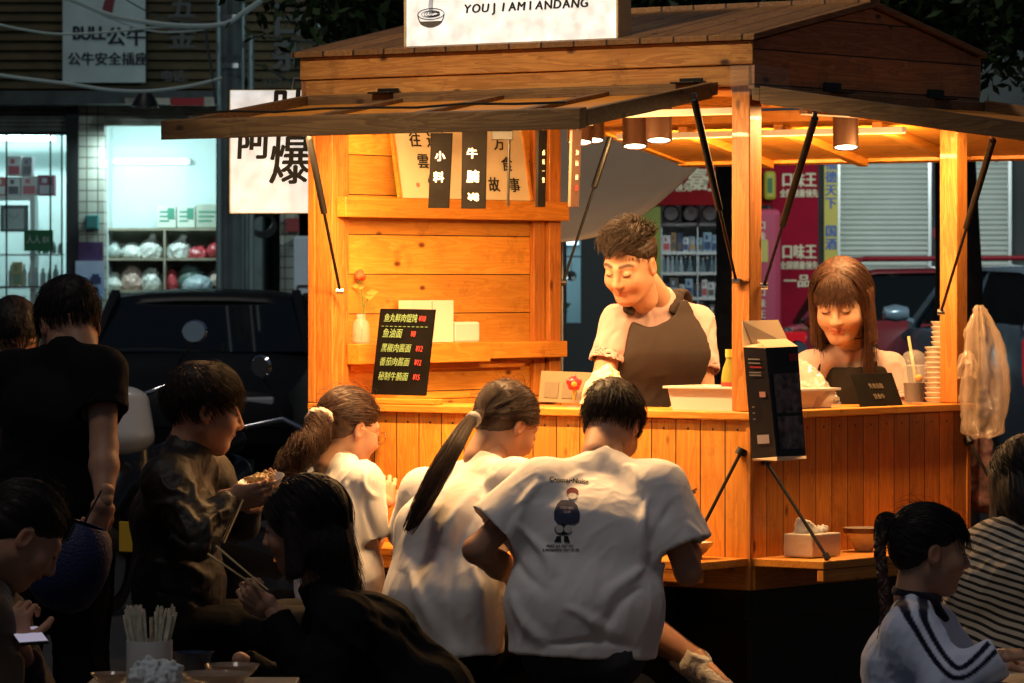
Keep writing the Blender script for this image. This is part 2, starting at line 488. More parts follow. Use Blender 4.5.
def head_mesh(c, H, s=1.0, res=.003, fem=False, smile=0, asleep=True):
    S = SDF(res)
    jw = .9 if fem else 1.0
    S.ell((0, -.014, .028), (.076, .094, .086))
    S.ell((0, .030, -.030), (.060, .062, .080), k=.03)
    S.ell((0, .052, -.094), (.024, .026, .020), k=.03)
    for x in (-1, 1):
        S.cone((x*.050*jw, .0, -.055), (x*.014, .055, -.099), .022, .017, k=.03)
        S.ell((x*.036, .058, -.036), (.026, .028, .028), k=.025)
        S.cone((x*.044, .066, .020), (x*.012, .083, .016), .009, .008, k=.018)
        S.ell((x*.031, .101, .000), (.017, .013, .011), k=.016, op='s')
        S.ell((x*.031, .077, -.001), (.0155, .0135, .0125), k=.004)
        S.cone((x*.040, .086, -.006), (x*.021, .091, -.007), .003, .003, k=.004)
        # ear
        S.ell((x*.078, -.008, -.012), (.007, .018, .030), k=.008)
        S.ell((x*.083, -.004, -.010), (.004, .010, .017), k=.004, op='s')
        S.cone((x*.010, .096, -.038), (x*.011, .092, -.036), .0085, .008, k=.008)
        S.cone((x*.026, .090, -.062), (x*.029, .080, -.060+.006*smile), .002, .0015, k=.006, op='s')
    S.cone((0, .086, .012), (0, .108, -.032), .0065, .0095, k=.012)
    S.cone((0, .104, -.036), (0, .092, -.044), .008, .006, k=.008)
    S.cone((-.019, .082, -.061+.003*smile), (0, .0915, -.060), .0040, .0055, k=.008)
    S.cone((.019, .082, -.061+.003*smile), (0, .0915, -.060), .0040, .0055, k=.008)
    S.cone((-.013, .083, -.0705), (.013, .083, -.0705), .0058, .0058, k=.008)
    S.cone((-.016, .091, -.0655), (.016, .091, -.0655), .0014, .0014, k=.004, op='s')
    S.cone((0, -.022, -.03), (0, -.035, -.135), .054, .052, k=.03)
    V, Fq = S.mesh(); V = relax(V, Fq, 1, .4)
    pt = np.zeros((len(V), 3))
    def near(p0, p1, r, soft):
        p0 = np.array(p0); p1 = np.array(p1); a = p1-p0
        t = np.clip(((V-p0)@a)/(a@a+1e-12), 0, 1); d = np.linalg.norm(V-(p0+t[:, None]*a), axis=1)
        return np.clip((r-d)/soft+.5, 0, 1)
    for x in (-1, 1):
        pt[:, 0] = np.maximum(pt[:, 0], near((x*.017, .086, -.0625+.003*smile), (0, .094, -.0618), .0062, .004)*.62)
        pt[:, 0] = np.maximum(pt[:, 0], near((x*.012, .086, -.070), (0, .090, -.071), .0062, .004)*.62)
        # lash line of lowered eyelids, brow
        yy = .088
        for a, b in (((.043, .083, -.0035), (.036, .0905, -.0065)), ((.036, .0905, -.0065), (.026, .0915, -.0065)), ((.026, .0915, -.0065), (.019, .088, -.0035))):
            pt[:, 1] = np.maximum(pt[:, 1], .95*near((x*a[0], a[1], a[2]), (x*b[0], b[1], b[2]), .0030, .0022))
        if not fem:
            for a, b in (((.050, .068, .022), (.038, .080, .029)), ((.038, .080, .029), (.015, .0905, .024))):
                pt[:, 1] = np.maximum(pt[:, 1], .85*near((x*a[0], a[1], a[2]), (x*b[0], b[1], b[2]), .0058, .004))
        else:
            pt[:, 1] = np.maximum(pt[:, 1], .7*near((x*.046, .072, .025), (x*.016, .089, .025), .0038, .003))
        pt[:, 2] = np.maximum(pt[:, 2], .35*near((x*.04, .07, -.04), (x*.042, .068, -.042), .024, .03))
        pt[:, 2] = np.maximum(pt[:, 2], .5*near((x*.085, -.01, -.01), (x*.085, -.01, -.03), .02, .02))
        pt[:, 1] = np.maximum(pt[:, 1], .22*near((x*.007, .101, -.0455), (x*.009, .098, -.0455), .0022, .002))
    pt[:, 1] = np.maximum(pt[:, 1], .5*near((-.022, .087, -.0650+.002*smile), (.022, .087, -.0650+.002*smile), .0048, .002)*(np.abs(V[:,2]+.065-.002*smile)<.002))
    return L2W(c, H, s, V), Fq, pt

def hand_mesh(w, ydir, zdir, s=1.0, curl=(40, 45, 50, 55), thumb=35, side=1, spread=4, res=.0032):
    """w wrist point, ydir towards the knuckles, zdir back of the hand, side=+1 thumb towards local +x"""
    y = np.array(ydir, float); y /= np.linalg.norm(y); z = np.array(zdir, float); z -= y*(z@y); z /= np.linalg.norm(z); x = np.cross(y, z)*side
    Hm = np.stack([x, y, z])
    S = SDF(res)
    S.cone((0, -.03, 0), (0, .018, 0), .019, .021, lat=(1, 0, 0), wide=1.35, k=.01)
    S.cone((.0, .02, 0), (.0, .075, 0), .015, .0125, lat=(1, 0, 0), wide=2.6, k=.015)
    S.cone((.026, .02, -.006), (.03, .06, -.004), .015, .011, k=.014)
    kx = (.030, .010, -.010, -.029); ky = (.086, .090, .087, .079); Ls = (.072, .080, .074, .058); rr = (.0088, .009, .0086, .0076)
    for i in range(4):
        p = np.array([kx[i], ky[i], 0.0]); a = R(-(1.5-i)*spread); ang = 0
        S.cone((kx[i]*.7, .05, 0), p, .010, rr[i]+.001, k=.008)
        cu = R(curl[i])
        for j, fr in enumerate((.46, .30, .24)):
            ang += cu*(.85, 1.1, .7)[j]
            d = np.array([-math.sin(a)*math.cos(ang), math.cos(a)*math.cos(ang), -math.sin(ang)])
            q = p+d*Ls[i]*fr
            S.cone(p, q, rr[i]*(1-.07*j), rr[i]*(1-.07*(j+1)), k=.0035); p = q
    t = R(thumb)
    p0 = np.array([.030, .022, -.008]); d1 = np.array([math.cos(t)*.75, .62, -.25-math.sin(t)*.3]); d1 /= np.linalg.norm(d1)
    p1 = p0+d1*.042; d2 = np.array([math.cos(t+.5)*.6, .8, -.35-math.sin(t)*.45]); d2 /= np.linalg.norm(d2); p2 = p1+d2*.030
    d3 = d2+np.array([-.35, .1, -.25]); d3 /= np.linalg.norm(d3); p3 = p2+d3*.024
    S.cone(p0, p1, .0145, .0115, k=.012).cone(p1, p2, .011, .0098, k=.005).cone(p2, p3, .0098, .0082, k=.005)
    V, Fq = S.mesh()
    return L2W(w, Hm, s, V), (Fq if side > 0 else Fq[:, ::-1])

def hair_cap(c, H, s, ops, mat_, parent, name='hair', res=.004, amp=.0025, flowaxis=(0, 1, 0), seed=1):
    S = SDF(res); ops(S)
    V, Fq = S.mesh(); V = relax(V, Fq, 1, .5)
    N = vnormals(V, Fq); a = np.array(flowaxis, float); a /= np.linalg.norm(a)
    p = V-np.outer(V@a, a)*.85
    V = V+N*(amp*(vnoise(p*90, seed)+.6*vnoise(p*190, seed+1)))[:, None]
    return V, Fq
ER = np.array([.079, .099, .089]); EC = np.array([0, -.014, .030])
def strand_mesh(c, H, s, n, mask, flow, steps=16, step=.011, lift=.006, w=.0011, jit=.25, seed=3, lens=(.6, 1.0), hug=True, er=None, clump=0.5, taper=True, goal=None):
    g = np.random.default_rng(seed); er = ER if er is None else np.array(er)
    out = []
    while len(out) < n:
        d = g.normal(size=(n*4, 3)); d /= np.linalg.norm(d, axis=1)[:, None]; p = EC+d*er
        out += list(p[mask(p)])
        if len(out) == 0: break
    p = np.array(out[:n]); n = len(p)
    lf = 1+lift/.09*g.uniform(.1, 1.2, n)
    ph = g.uniform(0, 100, n); tot = g.uniform(lens[0], lens[1], n)
    cl = g.normal(size=(n, 3))*jit
    # neighbouring strands share their drift, so that they form locks
    shared = np.stack([vnoise(p*28, seed+k) for k in range(3)], 1)*jit*2
    cl = cl*(1-clump)+shared*clump
    path = [EC+(p-EC)*np.minimum(lf, 1.01)[:, None]]; cur = path[0]
    for k in range(steps):
        d = flow(cur, k/steps)
        d = d/(np.linalg.norm(d, axis=1)[:, None]+1e-9)+cl*(.4+.9*k/steps)
        d /= np.linalg.norm(d, axis=1)[:, None]
        mv = (step*tot)[:, None]
        if goal is not None: mv = np.minimum(mv, np.linalg.norm(np.array(goal)-cur, axis=1)[:, None]*.9)
        cur = cur+d*mv
        if hug:
            q = (cur-EC)/er; k0 = np.linalg.norm(q, axis=1)
            tgt = 1+(lf-1)*min(1, (k+1)/4)
            f = np.where(k0 < tgt, tgt/k0, 1)
            cur = EC+(cur-EC)*f[:, None]
        path.append(cur)
    A = np.stack(path, 1)                                  # n, steps+1, 3
    return tubes(L2W(c, H, s, A.reshape(-1, 3)).reshape(A.shape), w*s, taper)
def tubes(A, w, taper=True, m=3):
    n, K, _ = A.shape
    T = np.gradient(A, axis=1); T /= np.linalg.norm(T, axis=2)[..., None]+1e-9
    up = np.array([.31, .17, .93]); B = np.cross(T, up); B /= np.linalg.norm(B, axis=2)[..., None]+1e-9; C = np.cross(T, B)
    r = w*(np.linspace(1, .25, K)**.7 if taper else np.ones(K))
    V = np.stack([A+(B*math.cos(2*PI*j/m)+C*math.sin(2*PI*j/m))*r[None, :, None] for j in range(m)], 2)
    V = V.reshape(-1, 3)
    base = (np.arange(n)[:, None, None]*K+np.arange(K-1)[None, :, None])*m
    j = np.arange(m)[None, None, :]; j2 = (j+1) % m
    q = np.stack(np.broadcast_arrays(base+j, base+j2, base+m+j2, base+m+j), -1).reshape(-1, 4)
    return V, q

def lerp(a, b, t): return np.array(a)*(1-t)+np.array(b)*t
def body_sdf(J, s=1.0, res=.008, legs=True, arms=True, fat=1.0):
    """J: joint dict (world) - N neck base, C chest, W waist, H pelvis, and sl,el,wl / sr,er,wr, hl,kl,al,tl / hr,kr,ar,tr"""
    S = SDF(res); lat = np.array(J['sr'])-np.array(J['sl'])
    S.cone(J['H'], J['W'], .092*s, .080*s, lat=lat, wide=1.5, k=.05)
    S.cone(J['W'], J['C'], .080*s*fat, .088*s, lat=lat, wide=1.45, k=.05)
    S.cone(J['C'], lerp(J['C'], J['N'], .68), .088*s, .046*s, lat=lat, wide=1.45, k=.05)
    S.cone(J['N'], lerp(J['N'], J['hd'], .55), .050*s, .050*s, k=.03)
    for q in 'lr':
        if arms:
            S.cone(lerp(J['N'], J['s'+q], .3), J['s'+q], .036*s, .042*s, k=.03)
            S.cone(J['s'+q], J['e'+q], .044*s, .038*s, k=.03)
            S.cone(J['e'+q], lerp(J['e'+q], J['w'+q], .35), .038*s, .039*s, k=.015)
            S.cone(lerp(J['e'+q], J['w'+q], .35), J['w'+q], .039*s, .025*s, k=.02)
        if legs:
            S.cone(J['h'+q], J['k'+q], .088*s, .055*s, k=.04)
            S.cone(J['k'+q], lerp(J['k'+q], J['a'+q], .35), .053*s, .055*s, k=.02)
            S.cone(lerp(J['k'+q], J['a'+q], .35), J['a'+q], .055*s, .036*s, k=.02)
            S.cone(J['a'+q], lerp(J['a'+q], J['t'+q], .9), .033*s, .022*s, k=.02)
    return S
def garment(S, name, mat_, parent, amp=.005, freq=13, axis=(0, 0, 1), stretch=3.5, seed=0, rl=2, paint=None, label=None, bands=None, creases=None, cy=13):
    V, Fq = S.mesh(); V = relax(V, Fq, rl, .5)
    if creases:
        # folds: soft ridges (or troughs) along lines, on the side turned to the viewer
        for cr in creases:
            x0, y0, x1, y1, am, wd = cr; N = vnormals(V, Fq)
            p0 = pp(x0, y0, cy); p1 = pp(x1, y1, cy); q = V[:, [0, 2]]*(cy/V[:, 1])[:, None]; 
            q = np.stack([q[:, 0], E+(V[:, 2]-E)*cy/V[:, 1]], 1); a = p0[[0, 2]]; b = p1[[0, 2]]; d = b-a; L2 = d@d
            t = ((q-a)@d)/L2; bend = .012*np.sin(t*5+x0); nrm = np.array([-d[1], d[0]])/math.sqrt(L2)
            off = (q-a)@nrm-bend; w_ = wd*(.6+.8*np.clip(t, 0, 1)); env = np.clip(1-np.abs(2*t-1)**3, 0, 1)*((t > 0) & (t < 1))
            V = V+N*(am*env*np.exp(-(off/w_)**2)*np.clip(-N[:, 1]*1.5+.3, 0, 1))[:, None]
    if bands: V = bands(V, vnormals(V, Fq))
    V = folds(V, Fq, amp, freq, axis, stretch, seed); V = folds(V, Fq, amp*.34, freq*2.4, (axis[0]+.5, axis[1], axis[2]*.7), 2.2, seed+7); V = relax(V, Fq, 1, .25)
    pc = paint(V) if paint is not None else None
    o = mesh_obj(name, V, Fq, mat_, parent, pc)
    if label: o['label'] = label
    return o
def seat_legs(J, fwd, kd=.42, foot=0.06, spread=.11, drop=.02, s=1.0):
    """sitting legs from the pelvis: thighs along fwd, shins down"""
    f = np.array([fwd[0], fwd[1], 0.0]); f /= np.linalg.norm(f); r = np.array([f[1], -f[0], 0]); H = np.array(J['H'])
    for q, x in (('l', -1), ('r', 1)):
        h = H+r*x*spread*.75*s+np.array([0, 0, -.01]); J['h'+q] = h
        k = h+f*kd*s+r*x*.06+np.array([0, 0, drop]); J['k'+q] = k
        a = np.array([k[0], k[1], .07])+f*-.04; J['a'+q] = a; J['t'+q] = a+f*.15*s+np.array([0, 0, -.035])
    return J
def stand_legs(J, fwd, spread=.10):
    f = np.array([fwd[0], fwd[1], 0.0]); f /= np.linalg.norm(f); r = np.array([f[1], -f[0], 0]); H = np.array(J['H'])
    for q, x in (('l', -1), ('r', 1)):
        h = H+r*x*spread*.9+np.array([0, 0, -.02]); J['h'+q] = h
        J['a'+q] = np.array([h[0], h[1], .07])+r*x*.03; J['k'+q] = lerp(h, J['a'+q], .5)+f*.02; J['t'+q] = J['a'+q]+f*.15+np.array([0, 0, -.035])
    return J
def trousers(J, parent, mat_, s=1.0, res=.01, seed=5, end=1.0):
    S = SDF(res); lat = np.array(J['sr'])-np.array(J['sl'])
    S.cone(J['H'], lerp(J['H'], J['W'], .5), .112*s, .100*s, lat=lat, wide=1.5, k=.04)
    for q in 'lr':
        S.cone(J['h'+q], J['k'+q], .100*s, .075*s, k=.05)
        S.cone(J['k'+q], lerp(J['k'+q], J['a'+q], end), .072*s, .058*s, k=.03, flat=(False, True))
    return garment(S, 'trousers', mat_, parent, .006, 12, seed=seed)
def shoes(J, parent, mat_, s=1.0):
    for q in 'lr':
        S = SDF(.005); a = np.array(J['a'+q]); t = np.array(J['t'+q]); d = t-a; d /= np.linalg.norm(d); lat = np.cross(d, [0, 0, 1.]); lat /= np.linalg.norm(lat); dn = np.cross(d, lat)
        if dn[2] > 0: dn = -dn
        b = a+d*.16*s; hl = a-d*.045*s+dn*.02
        S.cone(hl, lerp(hl, b, .35)+dn*.004, .040*s, .046*s, k=.02); S.cone(lerp(hl, b, .3), b+dn*.012, .047*s, .036*s, lat=lat, wide=1.25, k=.02)
        S.cone(a-dn*.028, a+dn*.02, .046*s, .046*s, k=.02, flat=(True, False))
        S.plane(a+dn*.052*s, dn)
        V, Fq = S.mesh(); V = folds(V, Fq, .0025, 40, tuple(lat), 2, 3); o = mesh_obj('shoe', V, Fq, mat_, parent)
        S = SDF(.005); S.cone(hl+dn*.030*s, b+dn*.040*s, .040*s, .036*s, lat=lat, wide=1.25, k=.01); S.plane(a+dn*.030*s, -dn); S.plane(a+dn*.058*s, dn)
        V, Fq = S.mesh(); mesh_obj('sole', V, Fq, mat('sole_rubber', (.30, .28, .26), .7), o)
def make_body(J, parent_args, skin, hdc, Hf, s=1.0, hs=1.0, fem=False, smile=0, hands=(), res=.008, legs=True):
    t = thing('person', *parent_args)
    J['hd'] = hdc
    ms = [body_sdf(J, s, res, legs=legs).mesh()]
    hv, hf, pt = head_mesh(hdc, Hf, hs, fem=fem, smile=smile)
    pts = [np.zeros((len(ms[0][0]), 3)), pt]; ms.append((hv, hf))
    for h in hands:
        hm = hand_mesh(**h); ms.append(hm); pts.append(np.zeros((len(hm[0]), 3)))
    V, Fq = merge(*ms)
    mesh_obj('body', V, Fq, skin, t, np.concatenate(pts))
    return t

def spline(pts, n):
    pts = [np.array(p, float) for p in pts]; out = []; K = len(pts)-1
    for t in np.linspace(0, K-1e-6, n):
        i = int(t); f = t-i; p0 = pts[max(i-1, 0)]; p1 = pts[i]; p2 = pts[i+1]; p3 = pts[min(i+2, K)]
        out.append(.5*((2*p1)+(p2-p0)*f+(2*p0-5*p1+4*p2-p3)*f*f+(3*p1-p0-3*p2+p3)*f**3))
    return np.array(out)
def tail_mesh(pts, rad, n=200, w=.0012, curl=0, cfreq=5, seed=1, steps=24, core=True, spread=0, cs=.66):
    """a tress of hair along pts with radii rad"""
    g = np.random.default_rng(seed); C = spline(pts, steps); rr = np.interp(np.linspace(0, 1, steps), np.linspace(0, 1, len(rad)), rad)
    T = np.gradient(C, axis=0); T /= np.linalg.norm(T, axis=1)[:, None]; up = np.array([.1, .99, .1]); B = np.cross(T, up); B /= np.linalg.norm(B, axis=1)[:, None]; D = np.cross(T, B)
    th = g.uniform(0, 2*PI, n); q = np.sqrt(g.uniform(.15, 1.6, n)); tt = np.linspace(0, 1, steps)
    lens = g.uniform(.70, 1.0, n); tt2 = tt[None]*lens[:, None]
    def smp(A): return np.stack([np.interp(tt2.ravel(), tt, A[:, k]).reshape(tt2.shape) for k in range(3)], -1)
    Cc, Bb, Dd = smp(C), smp(B), smp(D); R_ = np.interp(tt2.ravel(), tt, rr).reshape(tt2.shape)*q[:, None]
    ph = g.uniform(0, 2*PI, n)[:, None]; cf_ = cfreq*g.uniform(.55, 1.5, n)[:, None]; ca = curl*g.uniform(.3, 1.3, n)[:, None]; wob = ca*np.sin(tt2*cf_*2*PI+ph); wob2 = ca*np.cos(tt2*cf_*2.2*PI+ph)
    a = th[:, None]+spread*tt2
    A = Cc+Bb*(np.cos(a)*R_+wob)[..., None]+Dd*(np.sin(a)*R_+wob2)[..., None]
    out = [tubes(A, w)]
    if core:
        S = SDF(.004)
        for i in range(0, steps-2, 2): S.cone(C[i], C[i+2], rr[i]*cs+.001, rr[i+2]*cs*(1 if i < steps-6 else .6)+.001, k=.008)
        V, Fq = S.mesh(); N = vnormals(V, Fq); V = V+N*(.0018*vnoise(V*170, 4))[:, None]; out.append((V, Fq))
    return merge(*out)
def cap_short(ear=True, front=0.0, nape=-.05, puff=1.0):
    def f(S):
        S.ell((0, -.020, .040), (.082*puff, .102*puff, .088*puff))
        S.ell((0, .115, -.045+front), (.085, .070, .100), k=.02, op='s')
        if ear:
            for x in (-1, 1): S.ell((x*.090, .012, -.035), (.028, .040, .055), k=.012, op='s')
        S.ell((0, -.06, nape-.075), (.12, .10, .075), k=.02, op='s')
    return f
def tang(p):
    n = (p-EC)/ER**2; return n/np.linalg.norm(n, axis=1)[:, None]
def flow_from(w0, extra=(0, 0, 0), wt=1.0):
    w0 = np.array(w0); ex = np.array(extra)
    def f(p, t):
        d = p-w0; d /= np.linalg.norm(d, axis=1)[:, None]+1e-6; d = d*wt+ex; n = tang(p); return d-n*(d*n).sum(1)[:, None]+n*.05
    return f
def scalp(hl=.045, nape=-.035, side=-.01):
    """mask of the hair growing zone: hl = hairline height at the forehead"""
    def f(p):
        fr = np.clip((p[:, 1]+.0)/.08, 0, 1); lim = np.where(p[:, 1] > 0, side+(hl-side)*fr**.8+.0, nape+(side-nape)*np.clip((p[:, 1]+.1)/.1, 0, 1)); return p[:, 2] > lim
    return f
def add_hair(t, ms, m=None, name='hair'):
    V, Fq = merge(*ms); return mesh_obj(name, V, Fq, m or HAIR, t)
def pp(px, py, Y): return np.array(P(px, py, Y))
def stool(x, y, z, label, mm=None, group='small stools of the diners'):
    t = thing('stool', label, 'stool', (x, y, 0), group=group); mm = mm or M_BLK
    m = MB(); m.lathe([(0, -.03), (.14, -.03), (.15, -.01), (.145, 0), (0, 0)], (x, y, z), 24); m.build('seat', mm, t, smooth=True)
    for k in range(4):
        a = PI/4+k*PI/2; m = MB(); m.tube([(x+.11*math.cos(a), y+.11*math.sin(a), z-.03), (x+.15*math.cos(a), y+.15*math.sin(a), 0)], .014, 8); m.build('leg', mm, t, smooth=True)
# ------------------------------------------------------------------ camera, world
cam = bpy.data.cameras.new('camera'); cam.sensor_width = 36; cam.lens = F/1024*36
cam.shift_x = 0; cam.shift_y = -(341.5-HY)/1024; cam.clip_end = 500; cam.clip_start = .1
co = bpy.data.objects.new('camera', cam); COL.objects.link(co); co.location = (0, 0, E); co.rotation_euler = (R(90), 0, 0); scene.camera = co
cam.dof.use_dof = True; cam.dof.focus_distance = 13.9; cam.dof.aperture_fstop = 13

M_ASPH = mat('asphalt', (.045, .045, .048), .85, noise=.3, nscale=30, bump=.5, bscale=200)
M_KERB = mat('kerb_stone', (.28, .27, .25), .8, noise=.25, nscale=6)
M_PAVE = mat('pavement_tile', (.22, .2, .18), .8, noise=.25, nscale=5)
M_CONC = mat('weathered_concrete', (.13, .16, .16), .85, noise=.4, nscale=3, bump=.3)
M_DKMET = mat('black_metal', (.012, .012, .013), .42, metal=.3, spec=.5)
M_STEEL = mat('brushed_steel', (.5, .5, .5), .32, metal=1)
M_CHROME = mat('chrome', (.8, .8, .8), .08, metal=1)
M_WHITE = mat('white_paint', (.75, .76, .75), .55, noise=.08)
M_WALLC = mat('pale_plaster_wall', (.62, .74, .74), .8, noise=.06, nscale=2)
M_TILEW = mat('grubby_tile', (.42, .42, .36), .5, noise=.25, nscale=7)
M_DARK = mat('dark_wall', (.02, .022, .024), .8, noise=.4, nscale=2)
M_GLASS = mat('clear_glass', (.9, .95, .95), .02, alpha=.12, spec=.8)
M_RUB = mat('rubber', (.012, .012, .012), .75, bump=.2)
M_BLK = mat('black_plastic', (.012, .012, .012), .4)
def slats(name, c1, c2, per, rough=.6, axis='Z', duty=.5):
    if name in MATS: return MATS[name]
    m = mat(name, c1, rough, noise=.2, nscale=4)
    return m
def brick_tile(name, c, mortar, w, h):
    m = mat(name, c, .45); nt = m.node_tree; b = nt.nodes['Principled BSDF']
    tc = nt.nodes.new('ShaderNodeTexCoord'); mp = nt.nodes.new('ShaderNodeMapping'); mp.inputs['Rotation'].default_value = (R(90), 0, 0)
    br = nt.nodes.new('ShaderNodeTexBrick'); br.offset = 0; br.inputs['Scale'].default_value = 1
    br.inputs['Color1'].default_value = (*c, 1); br.inputs['Color2'].default_value = (*[x*.75 for x in c], 1); br.inputs['Mortar'].default_value = (*mortar, 1)
    br.inputs['Brick Width'].default_value = w; br.inputs['Row Height'].default_value = h; br.inputs['Mortar Size'].default_value = .006
    nt.links.new(tc.outputs['Object'], mp.inputs[0]); nt.links.new(mp.outputs[0], br.inputs[0]); nt.links.new(br.outputs[0], b.inputs['Base Color'])
    return m
M_TILES = brick_tile('wall_tiles', (.40, .42, .36), (.1, .1, .09), .1, .1)

g = MB(); g.box(-150, 150, -20, 260, -.3, 0); tag(g.build('ground', M_ASPH), kind='structure')
g = MB(); g.box(-60, 60, 36.5, 60, 0, .13); tag(g.build('pavement', M_PAVE), kind='structure')
g = MB(); g.box(-60, 60, 36.3, 36.497, 0, .14); tag(g.build('kerb', M_KERB, bevel=.02), kind='structure')
g = MB()
for k in range(-6, 7): g.box(k*5-1, k*5+1, 27.9, 28.05, 0, .004)
tag(g.build('road_marking', mat('road_paint', (.6, .6, .58), .7, noise=.3, nscale=12)), kind='structure')

YB = 40.0
SC = F/YB
def X_(px, Y=YB): return (px-512)/F*Y
def Z_(py, Y=YB): return E-(py-HY)/F*Y
def pbox(mb, px0, py0, px1, py1, Y, d=.05, back=False):
    """box whose face toward the street spans the given rectangle at distance Y, d deep behind it"""
    mb.box(X_(px0, Y), X_(px1, Y), Y, Y+d, Z_(py1, Y), Z_(py0, Y)); return mb
def sgn(txt, px, py, hpx, Y, mat_, parent, M=None, sx=1.0, bold=0.0, name='lettering', shear=0, sp=1.0):
    return text_mesh(txt, hpx*1.12/F*Y, mat_, name, facing((X_(px, Y), Y-.003, Z_(py, Y)), (1, 0, 0)), parent, sx=sx, bold=bold, shear=shear, space=sp)

# ------------------------------------------------------------------ left shop row
LB = thing('shop_building', 'dark left hand shop row with two lit open shopfronts behind the stall', 'building', (X_(120), YB, 0))
m = MB()
pbox(m, -260, -420, 560, 103, YB, .3)                 # wall above openings
pbox(m, 320, 103, 344, 460, YB, .3)
m.box(X_(-260), X_(560), YB+4.0, YB+4.3, 0, 9)         # rear wall
m.box(X_(-260), X_(560), YB+.3, YB+4, 3.2, 3.4)
m.build('wall', M_DARK, LB)
m = MB(); pbox(m, 70, 100, 104, 460, YB-.02, .3); m.build('pillar', M_TILES, LB)
m = MB(); pbox(m, 66, 106, 78, 460, YB-.1, .18); m.build('door_post', M_DARK, LB)
m = MB(); pbox(m, 280, 211, 298, 460, YB-.02, .3); pbox(m, 268, 103, 320, 211, YB-.01, .28); m.build('pillar', M_TILES, LB)
m = MB(); pbox(m, 228, 103, 262, 460, YB-.06, .32); m.build('door_post', M_CONC, LB)
# corrugated sign band
m = MB()
for i in range(19):
    y0 = -90+i*9.6
    pbox(m, -230, y0, 330, y0+5.6, YB-.16, .1)
pbox(m, -230, -95, 330, 92, YB-.07, .06)
m.build('slatted_fascia', mat('olive_slat', (.085, .062, .025), .6, noise=.4, nscale=3), LB)
m = MB(); pbox(m, -230, 91, 330, 104, YB-.5, .5); m.build('lintel', mat('lintel_grey', (.06, .075, .08), .7, noise=.3), LB)
m = MB(); pbox(m, 104, 103, 230, 126, YB+.02, .02)
for i in range(6): pbox(m, 104, 104+i*3.8, 230, 106+i*3.8, YB-.01, .03)
m.build('rolled_shutter', M_TILEW, LB)
m = MB(); pbox(m, -60, 106, 66, 132, YB+.02, .02)
for i in range(6): pbox(m, -60, 107+i*4.2, 66, 109.5+i*4.2, YB-.01, .03)
m.build('rolled_shutter', mat('old_grey_shutter', (.13, .14, .13), .6, noise=.3), LB)
# room shells
def room(px0, px1, depth, parent, wallmat, zt=3.1, Yf=YB+.05, name='room_wall'):
    m = MB(); x0 = X_(px0); x1 = X_(px1)
    m.box(x0, x1, Yf+depth, Yf+depth+.05, 0, zt); m.box(x0-.05, x0, Yf+.25, Yf+depth, 0, zt); m.box(x1, x1+.05, Yf+.25, Yf+depth, 0, zt)
    m.box(x0, x1, Yf+.25, Yf+depth, zt, zt+.05); m.box(x0, x1, Yf, Yf+depth, .131, .15)
    m.build(name, wallmat, parent)
room(104.5, 228, .75, LB, M_WALLC)
room(-60, 67, 1.6, LB, M_WALLC)
room(262, 279, 1.6, LB, M_WALLC)
# tube lamp of the second shop
def tube_light(px0, px1, py, Y, watt, label, col=(.72, 1, .98), r=.016, estr=4, off=.95):
    t = thing('tube_light', label, 'tube lamp', P((px0+px1)/2, py, Y))
    a = P(px0, py, Y); b = P(px1, py, Y)
    m = MB(); m.tube([a, b], r, 12); m.build('lamp_tube', mat('tube_glow'+str(estr), (1, 1, 1), .5, emit=estr, ecol=col), t)
    m = MB(); m.box(a.x-.02, b.x+.02, Y+.018, Y+.05, a.z-.02, a.z+.035)
    m.box(a.x-.035, a.x-.003, Y-.02, Y+.02, a.z-.02, a.z+.02); m.box(b.x+.003, b.x+.035, Y-.02, Y+.02, a.z-.02, a.z+.02); m.build('batten', M_WHITE, t)
    l = bpy.data.lights.new('tube_lamp', 'AREA'); l.shape = 'RECTANGLE'; l.size = b.x-a.x; l.size_y = .05; l.energy = watt*TUBE_K; l.color = col
    lo = bpy.data.objects.new('tube_lamp', l); COL.objects.link(lo); lo.location = ((a.x+b.x)/2, Y-off, a.z+.1); lo.rotation_euler = (R(42), 0, 0)
    return t
tube_light(-20, 52, 139, 41.0, 22, 'tube lamp high in the left shop behind the cabinet doors', off=.28)
tube_light(115, 187, 162, 40.74, 20, 'short cool white tube lamp lit on the wall above the bag shelves')

